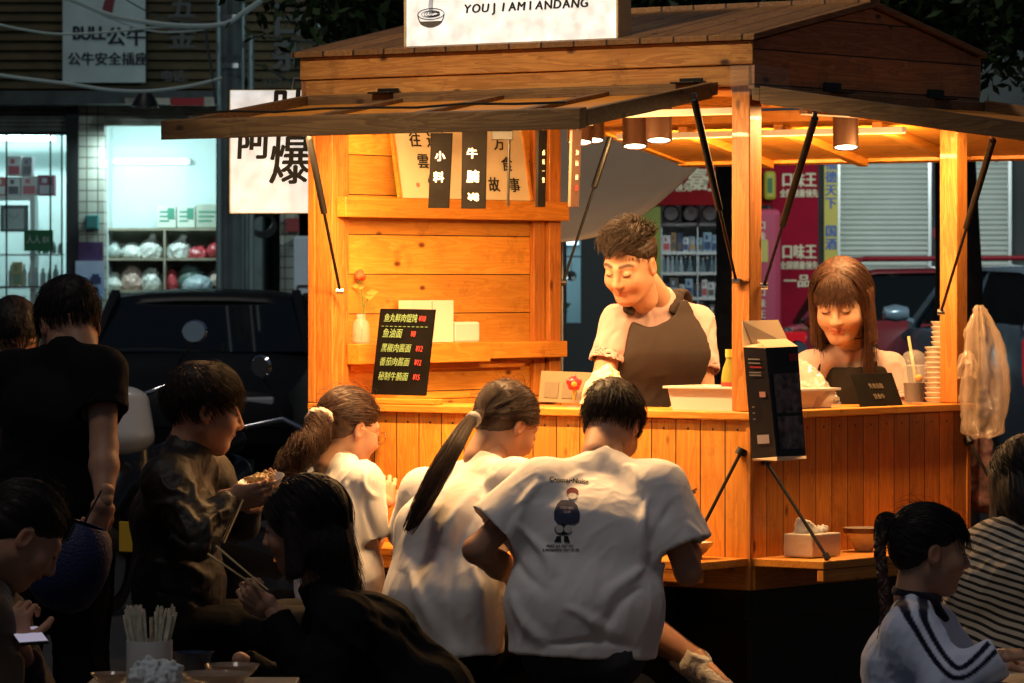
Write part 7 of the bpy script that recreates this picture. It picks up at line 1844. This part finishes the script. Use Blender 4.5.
# clear bags on the right counter
def film_heap(name, label, c, rx, ry, h, mt, seed, cat='bag', rz=-AN, n=46, lean=0.0):
    u = np.linspace(0, 1, n); th = np.linspace(0, 2*PI, n*2, endpoint=False); U, T_ = np.meshgrid(u, th, indexing='ij')
    x = np.cos(T_)*U*rx*(1+.18*np.sin(3*T_+seed)); y = np.sin(T_)*U*ry*(1+.15*np.cos(4*T_+seed))
    z = h*np.clip(1-U**1.7, 0, 1)**.8
    p = np.stack([x, y, z], -1).reshape(-1, 3)
    q = p+np.stack([vnoise(p*30, seed+k) for k in range(3)], 1)*.012
    rd = 1-np.abs(vnoise(q*24, seed+4))*2; rd2 = 1-np.abs(vnoise(q*52, seed+5))*2
    r = np.linalg.norm(p*[1, 1, 1.3], axis=1)[:, None]+1e-6; d = p/r
    p = p+d*(rd*.016+rd2*.008)[:, None]*np.clip(p[:, 2:]/h*3+.25, 0, 1); p[:, 0] += lean*p[:, 2]; p[:, 2] = np.maximum(p[:, 2], .001)
    c_, s_ = math.cos(rz), math.sin(rz); w_ = np.stack([p[:, 0]*c_-p[:, 1]*s_, p[:, 0]*s_+p[:, 1]*c_, p[:, 2]], 1)+np.array(c)
    m_ = len(th); idx = np.arange(n*m_).reshape(n, m_); Fq = np.stack([idx[:-1], np.roll(idx, -1, 1)[:-1], np.roll(idx, -1, 1)[1:], idx[1:]], -1).reshape(-1, 4)[:, ::-1]
    o = mesh_obj(name, w_, Fq, mt); o.data.polygons.foreach_set('use_smooth', np.zeros(len(o.data.polygons), bool)); tag(o, label, cat); return o
film_heap('clear_bag', 'open clear plastic bag piled on the right counter before the young woman', KL(-.15, .50, 1.159), .12, .13, .165, M_FILM, 6, lean=-.30)
t = thing('slate_card', 'small black card leaning on the right counter beside the drink', 'menu card', Kh(880, 407, 'x', -.04))
q = [Kh(851, 374, 'x', -.10), Kh(892, 373, 'x', -.10), Kh(904, 408, 'x', -.03), Kh(862, 409, 'x', -.03)]
on_plane_box(q, .006, MC.to_3x3() @ Vector((-1, 0, .2))).build('card', M_SLATE, t)
TL, TR, BR, BL = q
for i, tx in enumerate(('外卖自取', '营业中')): put_text(tx, TL, TR, BL, .5, .38+.3*i, .022, mat('faint_chalk', (.12, .09, .06), .8), t)
# iced drink
dc = Kh(914, 407, 'x', -.055); dc.z = 1.158; t = thing('iced_drink', 'clear dome lidded cup of dark iced tea with a straw', 'drink', dc)
m = MB(); m.lathe([(0, .003), (.030, 0), (.033, .02), (.043, .125), (.045, .128), (.043, .130), (.041, .126), (.030, .006), (0, .006)], dc, 24); m.build('cup', M_CLR, t, smooth=True)
m = MB(); m.lathe([(0, .008), (.029, .008), (.0355, .070), (0, .070)], dc, 24); m.build('tea', mat('dark_tea', (.035, .004, .002), .3, spec=.1), t, smooth=True)
m = MB(); m.lathe([(.046, .127), (.044, .145), (.034, .168), (.012, .18), (.008, .18)], dc, 24); m.build('dome_lid', M_CLR, t, smooth=True)
m = MB(); m.tube([dc+Vector((.012, -.01, .03)), dc+Vector((-.018, 0, .225))], .0052, 10); m.build('straw', mat('straw_cream', (.75, .6, .35), .5), t)
S = SDF(.003); S.ell(np.array(dc)+[.014, -.02, .085], (.014, .012, .014)); V, Fq = S.mesh(); mesh_obj('lemon_slice', V, Fq, mat('lemon', (.8, .35, .05), .4), t)
film_heap('plastic_bag', 'crumpled white bag on the counter before the server', Kh(603, 404, 'y', .12)*1.0, .075, .07, .115, M_WBAG, 11, lean=.15)
# paper cup stacks beside the post
cc = Kh(936, 407, 'x', -.10); cc.z = 1.158
for i, (dx, h, lb) in enumerate(((0, .175, 'shorter stack of white paper cups beside the right stall post'), (.028, .265, 'taller stack of white paper cups half behind the right stall post'))):
    c_ = cc+Vector((dx, .07*i, 0)); t = thing('cup_stack', lb, 'paper cups', c_)
    m = MB(); pr = [(0, 0), (.036, 0)]; z = 0
    while z < h: pr += [(.030, z+.001), (.037, z+.012), (.0385, z+.014), (.0385, z+.017)]; z += .017
    pr += [(.030, z), (0, z)]; m.lathe(pr, c_, 20); m.build('cups', mat('paper_cup', (.74, .66, .55), .6), t, smooth=True)
# hanging bag at the right post
def hang_bag(label, top, c, r, mt, seed, **k):
    S = SDF(.006); c = np.array(c); r = np.array(r); top = np.array(top)
    S.ell(c-[0, 0, r[2]*.35], (r[0], r[1], r[2]*.62), k=.02); S.cone(c-[0, 0, r[2]*.3], c+[0, 0, r[2]*.55], r[0]*.85, r[0]*.62, lat=(1, 0, 0), k=.08); S.cone(c+[0, 0, r[2]*.5], top, r[0]*.55, .010, k=.04)
    S.cone(c+[-r[0]*.5, 0, r[2]*.25], c+[-r[0]*1.0, 0, r[2]*.05], .03, .035, k=.03)
    V, Fq = S.mesh(); V = relax(V, Fq, 1); V = folds(V, Fq, .014, 22, (0, 0, 1), 5, seed); V = V+vnormals(V, Fq)*(.003*vnoise(V*50, seed))[:, None]
    o = mesh_obj('plastic_bag', V, Fq, mt); tag(o, label, 'bag'); return o
def hanging_film(label, top, h, w, mt, seed):
    n, m_ = 60, 72; t_ = np.linspace(0, 1, n); th = np.linspace(0, 2*PI, m_, endpoint=False); T_, A_ = np.meshgrid(t_, th, indexing='ij')
    prof = np.interp(T_, [0, .06, .2, .4, .7, .92, 1.0], [.10, .22, .60, .80, 1.0, .92, .30])
    ple = 1+(.30*(1-T_)+.08)*np.sin(6*A_+2.5*T_+seed)+(.16*(1-T_)+.05)*np.sin(13*A_+seed-3*T_)
    x = np.cos(A_)*prof*w*ple; y = np.sin(A_)*prof*w*.62*ple; z = -h*T_-.02*np.abs(x)/w*(T_ > .9)
    p = np.stack([x+.25*w*np.sin(T_*2.6), y, z], -1).reshape(-1, 3); rd = 1-np.abs(vnoise(p*[26, 26, 11], seed))*2; rd2 = 1-np.abs(vnoise(p*[60, 60, 34], seed+2))*2
    d = p*[1, 1, 0]; d /= np.linalg.norm(d, axis=1)[:, None]+1e-6; p = p+d*(rd*.009+rd2*.004)[:, None]+np.array(top)
    idx = np.arange(n*m_).reshape(n, m_); Fq = np.stack([idx[:-1], np.roll(idx, -1, 1)[:-1], np.roll(idx, -1, 1)[1:], idx[1:]], -1).reshape(-1, 4)
    o = mesh_obj('plastic_bag', p, Fq, mt); tag(o, label, 'bag'); return o
hanging_film('large translucent bag hanging outside the right stall post', P(980, 305, 14.62), .44, .070, mat('translucent_bag', (.66, .50, .38), .16, alpha=.30, spec=1.0, coat=1.0), 4)
o = hanging_film('small knotted bag end tied to the right stall post', P(967, 350, 14.56), .085, .030, MATS['translucent_bag'], 9)
# carton hanging at the corner, printed black
t = thing('hanging_carton', 'tall black printed carton with open top fixed at the stall corner', 'carton', Kh(775, 458, 'x', .05))
a = Kh(744, 347, 'x', .10); b = Kh(767, 346, 'x', .14)
P0 = P(743, 347, 13.56); P1 = P(766, 348, 13.50); P2 = P(798, 346.5, 13.62); Q0 = P(752, 459, 13.56); Q1 = P(777, 457, 13.50); Q2 = P(806, 456, 13.62); D3 = P(775, 344, 13.72); E3 = P(784, 455, 13.72)
m = MB(); m.add([P0, P1, P2, D3, Q0, Q1, Q2, E3], [(0, 1, 5, 4), (1, 2, 6, 5), (2, 3, 7, 6), (3, 0, 4, 7), (4, 5, 6, 7)]); m.build('sleeve', mat('carton_black', (.016, .014, .018), .35, noise=.2), t, bevel=.002)
def quad_on(A, B, C, D, u0, u1, v0, v1, off=.0025):
    n = (B-A).cross(D-A).normalized(); n = n if n.y < 0 else -n
    f = lambda u, v: (A*(1-u)+B*u)*(1-v)+(D*(1-u)+C*u)*v+n*off
    return [f(u0, v0), f(u1, v0), f(u1, v1), f(u0, v1)]
def printed(parent, q, mt, nm='printed_panel'): m = MB(); m.add(q, [(0, 1, 2, 3)]); return m.build(nm, mt, parent)
mpic = mat('photo_print', (.02, .018, .02), .4, col2=(.30, .22, .22), nscale=34)
printed(t, quad_on(P1, P2, Q2, Q1, .12, .95, .24, .60), mpic); printed(t, quad_on(P1, P2, Q2, Q1, .12, .95, .63, .93), mpic)
printed(t, quad_on(P1, P2, Q2, Q1, .66, .92, .06, .13), mat('carton_red', (.35, .02, .03), .5)); printed(t, quad_on(P0, P1, Q1, Q0, .25, .75, .17, .185), MATS['carton_red'])
printed(t, quad_on(P0, P1, Q1, Q0, .55, .8, .40, .45), mat('sticker_peach', (.5, .25, .2), .5)); printed(t, quad_on(P0, P1, Q1, Q0, .30, .78, .79, .87), mat('barcode_label', (.45, .38, .38), .5))
for v in (.10, .135, .22, .245, .53, .585, .64): printed(t, quad_on(P0, P1, Q1, Q0, .2, .7 if v < .5 else .3, v, v+.012), mat('print_grey', (.2, .18, .18), .5))
mc = mat('raw_cardboard', (.62, .44, .26), .8, noise=.1); m = MB()
m.add([P0, P1, P(763, 341, 13.66), P(742, 321, 13.62)], [(0, 1, 2, 3)]); m.add([P(742, 321, 13.62), P(778, 320, 13.70), P(790, 345, 13.66), P(752, 343, 13.60)], [(0, 1, 2, 3)]); m.add([P1, P2, P(786, 339, 13.66), P(757, 340, 13.56)], [(0, 1, 2, 3)])
m.build('open_flap', mc, t, solid=.002); m = MB(); m.add([Q0, Q1, Q2, P(806, 459, 13.60), P(777, 461, 13.49), P(753, 461, 13.56)], [(0, 1, 4, 5), (1, 2, 3, 4)]); m.build('base_edge', mc, t, solid=.003)
# tall bottle behind the corner post
c_ = Kh(729, 411, 'y', .22); c_.z = 1.158; t = thing('sauce_bottle', 'tall yellow capped sauce bottle left of the corner post', 'bottle', c_)
m = MB(); m.lathe([(0, 0), (.024, 0), (.025, .10), (.020, .13), (.010, .155), (.010, .17), (0, .17)], c_, 20); m.build('bottle_body', mat('olive_glass', (.30, .26, .05), .15), t, smooth=True)
m = MB(); m.lathe([(.012, .165), (.012, .19), (0, .19)], c_, 16); m.build('cap', mat('cap_yellow', (.6, .5, .1), .4), t); m = MB(); m.lathe([(.0255, .03), (.0258, .085)], c_, 20); m.build('label_band', mat('label_red', (.4, .04, .03), .5), t, smooth=True)
# pans and pots inside the cart, hints behind the counter
c_ = KL(-.95, .62, 1.02); t = thing('noodle_pot', 'steel noodle pot sunk behind the counter', 'pot', c_); m = MB(); m.lathe([(0, 0), (.16, 0), (.17, .10), (.175, .105), (.165, .10), (.155, .01), (0, .01)], c_, 28); m.build('pot_body', M_STEEL, t, smooth=True)
cb('work_shelf', WX, (-1.2, -.7, .45, .80, .99, 1.015))
# shelf things outside: tissue pack and bowl
def bowl(name, label, c, r, h, mt, parts=True, cat='bowl', group=None, band=None):
    t = thing(name, label, cat, c, group=group); m = MB(); m.lathe([(0, 0), (r*.42, 0), (r*.45, h*.10), (r*.72, h*.42), (r*.92, h*.78), (r, h), (r*.97, h), (r*.88, h*.78), (r*.68, h*.45), (0, h*.12)], c, 32); m.build('bowl_body', mt, t, smooth=True)
    if band: m = MB(); m.lathe([(r*.935, h*.78), (r*1.005, h*.985)], c, 32); m.build('glaze_band', band, t, smooth=True)
    return t
sc_ = MC @ hit(806, 552, 'z', .702)
t = thing('tissue_pack', 'soft white tissue pack on the right folding shelf', 'tissues', sc_); a = KL(.05, .32, .702)
S = SDF(.004); S.ell(KL(.12, .17, .74), (.2, .2, .2), k=.01); ux = np.array(MC.to_3x3() @ Vector((1, 0, 0))); uy = np.array(MC.to_3x3() @ Vector((0, 1, 0))); c = np.array(KL(.12, .17, .74))
for n_, d_ in ((ux, .055), (-ux, .055), (uy, .080), (-uy, .080), (up, .035), (-up, .0375)): S.plane(c+n_*d_, n_)
V, Fq = S.mesh(); V = folds(V, Fq, .0008, 40, (0, 0, 1), 1, 3); mesh_obj('pack', V, Fq, mat('tissue_pack_film', (.66, .58, .48), .4, bump=.4, bscale=50), t)
S = SDF(.003); S.cone(KL(.11, .15, .77), KL(.10, .13, .82), .022, .006, lat=(1, 0, 0), wide=2.0, k=.01); S.cone(KL(.11, .17, .77), KL(.13, .23, .79), .016, .006, lat=(1, 0, 0), wide=1.8, k=.01); V, Fq = S.mesh(); V = folds(V, Fq, .006, 50, (0, 0, 1), 2, 8); mesh_obj('tissue', V, Fq, mat('tissue_white', (.8, .76, .7), .9), t)
M_CER = mat('cream_ceramic', (.55, .46, .34), .25, coat=.5, noise=.1)
bc_ = MC @ hit(864, 551, 'z', .702); bowl('noodle_bowl', 'cream ceramic bowl with dark rim band on the right folding shelf', bc_, .068, .075, M_CER, band=mat('bowl_band', (.12, .06, .04), .3))
for i, (px, yy, lb) in enumerate(((690, -.13, 'shallow bowl before the man in the printed tee'), (560, -.13, 'bowl hidden between the two white tees'))):
    c_ = KL(hit(px, 557, 'y', yy).x, yy, .702); bowl('noodle_bowl', lb, c_, .075, .05, M_CER)
# chopsticks
def sticks(label, a, b, c_, d_, mt, cat='chopsticks', r=.0032):
    t = thing('chopsticks', label, cat, a)
    for p, q_ in ((a, b), (c_, d_)): m = MB(); m.tube([p, q_], [r, r*.7], 8); m.build('chopstick', mt, t, smooth=True)
M_BAM = mat('bamboo', (.60, .42, .20), .6, noise=.1)
sticks('pair of chopsticks in the right hand of the man in the printed tee', P(696, 489, 13.66), P(682, 497, 13.56), P(695, 492, 13.68), P(681, 500, 13.58), mat('dark_bamboo', (.10, .05, .03), .5), r=.004)
sticks('pair of chopsticks raised by the foreground woman in black', P(216, 546, 11.86), P(268, 590, 11.74), P(208, 554, 11.9), P(264, 592, 11.76), M_BAM)
sticks('pair of chopsticks dipping from the young man with the bowl', P(243, 500, 13.0), P(224, 543, 12.9), P(240, 501, 13.02), P(222, 541, 12.93), M_BAM)
# bowl of the young man, tilted
bw_ = P(262, 488, 13.10); t = thing('noodle_bowl', 'disposable white bowl of noodles held by the young man', 'bowl', bw_)
Tb_ = Matrix.Translation(P(264, 494, 13.10)) @ Matrix.Rotation(R(-10), 4, 'Y') @ Matrix.Rotation(R(12), 4, 'X')
m = MB(); m.lathe([(0, 0), (.035, 0), (.068, .045), (.071, .047), (.066, .045), (.033, .004), (0, .004)], (0, 0, 0), 28, M=Tb_); m.build('bowl_body', M_PLW, t, smooth=True)
S = SDF(.003); rn = np.random.default_rng(3)
for k in range(26):
    a_ = rn.uniform(0, 2*PI, 3); p = [np.array(Tb_ @ Vector((math.cos(x)*.045*rn.uniform(.3, 1), math.sin(x)*.045*rn.uniform(.3, 1), .040+rn.uniform(0, .02)))) for x in a_]; S.chain(spline(p, 6), [.0035]*6, k=.001)
V, Fq = S.mesh(); mesh_obj('noodles', V, Fq, mat('noodle', (.65, .42, .15), .5), t)
# phone
t = thing('phone', 'phone with a lit pale screen under the lower left face', 'phone', P(28, 636, 11.1)); Mx = facing(P(28, 636, 11.08), (.95, .3, .04), (-.1, .96, .20))
m = MB(Mx); m.box(-.038, .040, -.07, .07, -.004, .004); m.build('phone_body', M_BLK, t, bevel=.003); m = MB(Mx); m.box(-.035, .037, -.065, .065, .0042, .005); m.build('screen', mat('screen_glow', (.55, .5, .65), .3, emit=.3, ecol=(.8, .75, 1)), t)
# blue basket
t = thing('blue_basket', 'round dark blue plastic basket hanging between the left figures', 'basket', P(70, 610, 12.1))
m = MB(); Tk = Matrix.Translation(P(70, 564, 12.1)) @ Matrix.Rotation(R(18), 4, 'Y'); pr = [(0, -.132), (.05, -.128), (.085, -.10), (.104, -.05), (.110, 0), (.106, .05), (.09, .095), (.07, .118), (.066, .116), (.086, .09), (.10, .04), (.104, 0), (.09, -.07), (.05, -.12), (0, -.124)]; m.lathe(pr, (0, 0, 0), 36, M=Tk)
mb_ = mat('basket_blue', (.012, .020, .075), .5, spec=.4, bump=1.0, bscale=130); m.build('basket_body', mb_, t, smooth=True)
m = MB(); m.tube([Tk @ Vector((0, 0, .11)), Tk @ Vector((.02, 0, .22))], .003, 6); m.build('string', M_BLK, t)
# ------------------------------------------------------------------ lower left table with its clutter
TZ = .548; TY = 11.15
t = thing('folding_table', 'low folding table in the foreground with cups and bowls', 'table', (X_(190, TY), 10.95, 0)); x0, x1 = X_(78, 10.9), X_(292, 10.9)
m = MB(); m.box(x0, x1, 10.72, 11.30, TZ-.022, TZ); m.build('table_top', mat('table_laminate', (.45, .36, .25), .4), t, bevel=.004)
for x in (x0+.05, x1-.05):
    for y in (10.78, 11.24): m = MB(); m.tube([(x, y, 0), (x, y, TZ-.023)], .012, 8); m.build('leg', M_DKMET, t)
c_ = P(149.5, 683, 11.0); c_.z = TZ+.001; k_ = F/11.0
t = thing('chopstick_cup', 'pale cylinder crammed with wrapped chopsticks on the near table', 'cup', c_)
m = MB(); m.lathe([(0, 0), (.056, 0), (.058, .004), (.058, .118), (.055, .118), (.054, .006), (0, .006)], c_, 32); m.build('cup_body', mat('cup_grey_white', (.60, .60, .58), .5), t, smooth=True)
rn = random.Random(4)
mw = mat('wrapped_chopstick', (.62, .58, .46), .45, noise=.25, nscale=60)
for k in range(64):
    sd = -1 if k % 2 else 1; a_ = rn.uniform(0, 2*PI); q_ = rn.uniform(0, .8); bx = sd*.018+math.cos(a_)*.026*q_; by = math.sin(a_)*.03*q_
    top = c_+Vector((bx*1.0+sd*rn.uniform(-.004, .038), by*1.4, .118+rn.uniform(.050, .085))); bot = c_+Vector((bx*.8, by, .012))
    m = MB(); d_ = top-bot; m.beam(bot, top, .0085, .006); m.beam(top-d_*.10, top+d_.normalized()*.006, .0105, .004); m.build('wrapped_chopstick', mw, t)
crumple('tissue_wad', 'crumpled white tissue leaning on the chopstick cup', 'tissue', P(154, 676, 10.86), (.052, .03, .035), mat('tissue_cool', (.62, .66, .68), .9, bump=.4, bscale=60), amp=.014, freq=34, seed=12, res=.004, peaks=[((-.01, 0, .01), (-.012, 0, .05), .016, .01), ((.02, 0, 0), (.055, 0, .02), .014, .01)], cutz=TZ+.0005)
mpl = mat('clear_bowl_brown', (.42, .30, .22), .15, alpha=.55, spec=.8)
for i, (px, w_, h_, Yb, lb) in enumerate(((214, 38, .036, 11.0, 'clear takeaway bowl with brown remains right of the chopstick cup'), (232, 28, .044, 11.16, 'second clear takeaway bowl behind the first one on the near table'), (110, 20, .032, 11.05, 'small clear bowl left of the chopstick cup'))):
    c_ = P(px, 680, Yb); c_.z = TZ+.001; bowl('takeaway_bowl', lb, c_, w_/F*Yb, h_, mpl, cat='bowl')
c_ = P(193, 680, 11.22); c_.z = TZ+.001; bowl('dark_bowl', 'dark blue bowl behind the chopstick cup', c_, .055, .07, mat('dark_glaze', (.02, .03, .06), .2, coat=.5))
# lower right table under the girl's hands
t = thing('folding_table', 'folding table under the hands of the schoolgirl', 'table', (X_(1060, 11.4), 11.4, 0)); zt = P(0, 681, 11.3).z
m = MB(); m.box(X_(985, 11.3), X_(1180, 11.3), 11.10, 11.75, zt-.02, zt); m.build('table_top', MATS['table_laminate'], t, bevel=.004)
for x in (X_(992, 11.3), X_(1170, 11.3)):
    for y in (11.16, 11.68): m = MB(); m.tube([(x, y, 0), (x, y, zt-.021)], .012, 8); m.build('leg', M_DKMET, t)
# dark printed bag hanging at the right end of the stall
t = thing('dark_bag', 'black and pink printed bag hung at the far right end of the stall', 'bag', P(985, 520, 14.9)); 
S = SDF(.006); S.cone(P(985, 500, 14.9), P(981, 440, 14.9), .045, .030, lat=(1, 0, 0), wide=1.3, k=.03); S.plane(P(985, 524, 14.9), (0, 0, -1)); V, Fq = S.mesh(); V = folds(V, Fq, .006, 20, (0, 0, 1), 2, 2); mesh_obj('bag_body', V, Fq, mat('printed_dark_cloth', (.012, .010, .012), .7, col2=(.30, .16, .17), nscale=24), t)
m = MB(); m.tube([P(980, 436, 14.9), P(974, 418, 14.8), P(972, 408, 14.7)], .004, 6); m.build('handle', M_BLK, t)
# crate of crumpled foil beside the man's elbow
t = thing('black_crate', 'small black crate with crumpled foil under the front shelf', 'crate', KL(-.33, -.12, .44)); a = KL(-.40, -.2, .50)
m = MB(MC); m.box(-.47, -.26, -.22, -.03, .49, .50); m.box(-.47, -.26, -.22, -.212, .501, .60); m.box(-.47, -.462, -.211, -.03, .501, .60); m.box(-.268, -.26, -.211, -.03, .501, .60); m.build('crate_body', M_BLK, t, bevel=.002)
for x in (-.46, -.27): m = MB(MC); m.tube([(x, -.12, .60), (x, -.12, .634)], .004, 6); m.build('hook', M_DKMET, t)
S = SDF(.005); S.ell(KL(-.365, -.13, .575), (.085, .06, .04), k=.01); V, Fq = S.mesh(); V = folds(V, Fq, .012, 30, (1, 0, 0), 1, 5); o = mesh_obj('foil', V, Fq, mat('crumpled_foil', (.5, .42, .34), .3, metal=.7, bump=.6, bscale=60)); tag(o, 'crumpled foil in the small black crate', 'foil')
# ------------------------------------------------------------------ night sky and street light
w = bpy.data.worlds.new('World'); scene.world = w; w.use_nodes = True
nt = w.node_tree; bgd = nt.nodes['Background']; sky = nt.nodes.new('ShaderNodeTexSky'); sky.sky_type = 'NISHITA'; sky.sun_disc = False
sky.sun_elevation = R(66); sky.sun_rotation = R(205); nt.links.new(sky.outputs[0], bgd.inputs['Color']); bgd.inputs['Strength'].default_value = SKY_E
sun = bpy.data.lights.new('street_glow', 'SUN'); sun.energy = SUN_E; sun.color = (1.0, .90, .80); sun.angle = R(12)
so = bpy.data.objects.new('street_glow', sun); COL.objects.link(so)
# light comes from behind the camera, high, slightly from the left
az, elv = R(205), R(66)
d = Vector((math.sin(az)*math.cos(elv), math.cos(az)*math.cos(elv), math.sin(elv)))
so.rotation_euler = d.to_track_quat('Z', 'Y').to_euler()
# unseen warm street lamp, added out of the frame to light the roof front
t = thing('added_street_lamp', 'unseen warm street lamp added left of the stall to light its roof front', 'street lamp', (-2.9, 11.0, 0))
m = MB(); m.tube([(-2.9, 11.0, 0), (-2.9, 11.0, 5.0)], [.07, .045], 16); m.tube([(-2.9, 11.0, 4.9), (-2.7, 11.15, 5.05), (-2.3, 11.4, 5.05)], .025, 10); m.build('post', M_DKMET, t, smooth=True)
m = MB(); m.lathe([(.03, .10), (.14, .04), (.17, 0), (.15, 0), (.10, .03)], (-2.25, 11.45, 4.97), 24); m.build('lamp_head', M_DKMET, t, smooth=True)
m = MB(); m.lathe([(0, .0), (.14, .004)], (-2.25, 11.45, 4.975), 20); m.build('lamp_lens', M_GLOW, t)
l = bpy.data.lights.new('added_street_lamp', 'SPOT'); l.energy = ST_W; l.color = (1, .72, .42); l.spot_size = R(36); l.spot_blend = .9; l.shadow_soft_size = .10
lo = bpy.data.objects.new('added_lamp_beam', l); COL.objects.link(lo); lo.location = (-2.25, 11.45, 4.95)
lo.rotation_euler = (Vector((-2.25, 11.45, 4.95))-Vector((.05, 14.2, 2.42))).to_track_quat('Z', 'Y').to_euler()
vs_ = scene.view_settings; vs_.view_transform = 'Standard'; vs_.look = 'None'; vs_.gamma = 1; vs_.exposure = 0; vs_.use_curve_mapping = False
scene.render.engine = 'CYCLES'; cy = scene.cycles; cy.use_denoising = True
try: cy.denoiser = 'OPENIMAGEDENOISE'
except Exception: pass
cy.max_bounces = 6; cy.diffuse_bounces = 3; cy.glossy_bounces = 3; cy.transmission_bounces = 4; cy.transparent_max_bounces = 8; cy.sample_clamp_indirect = 4; cy.caustics_reflective = False; cy.caustics_refractive = False
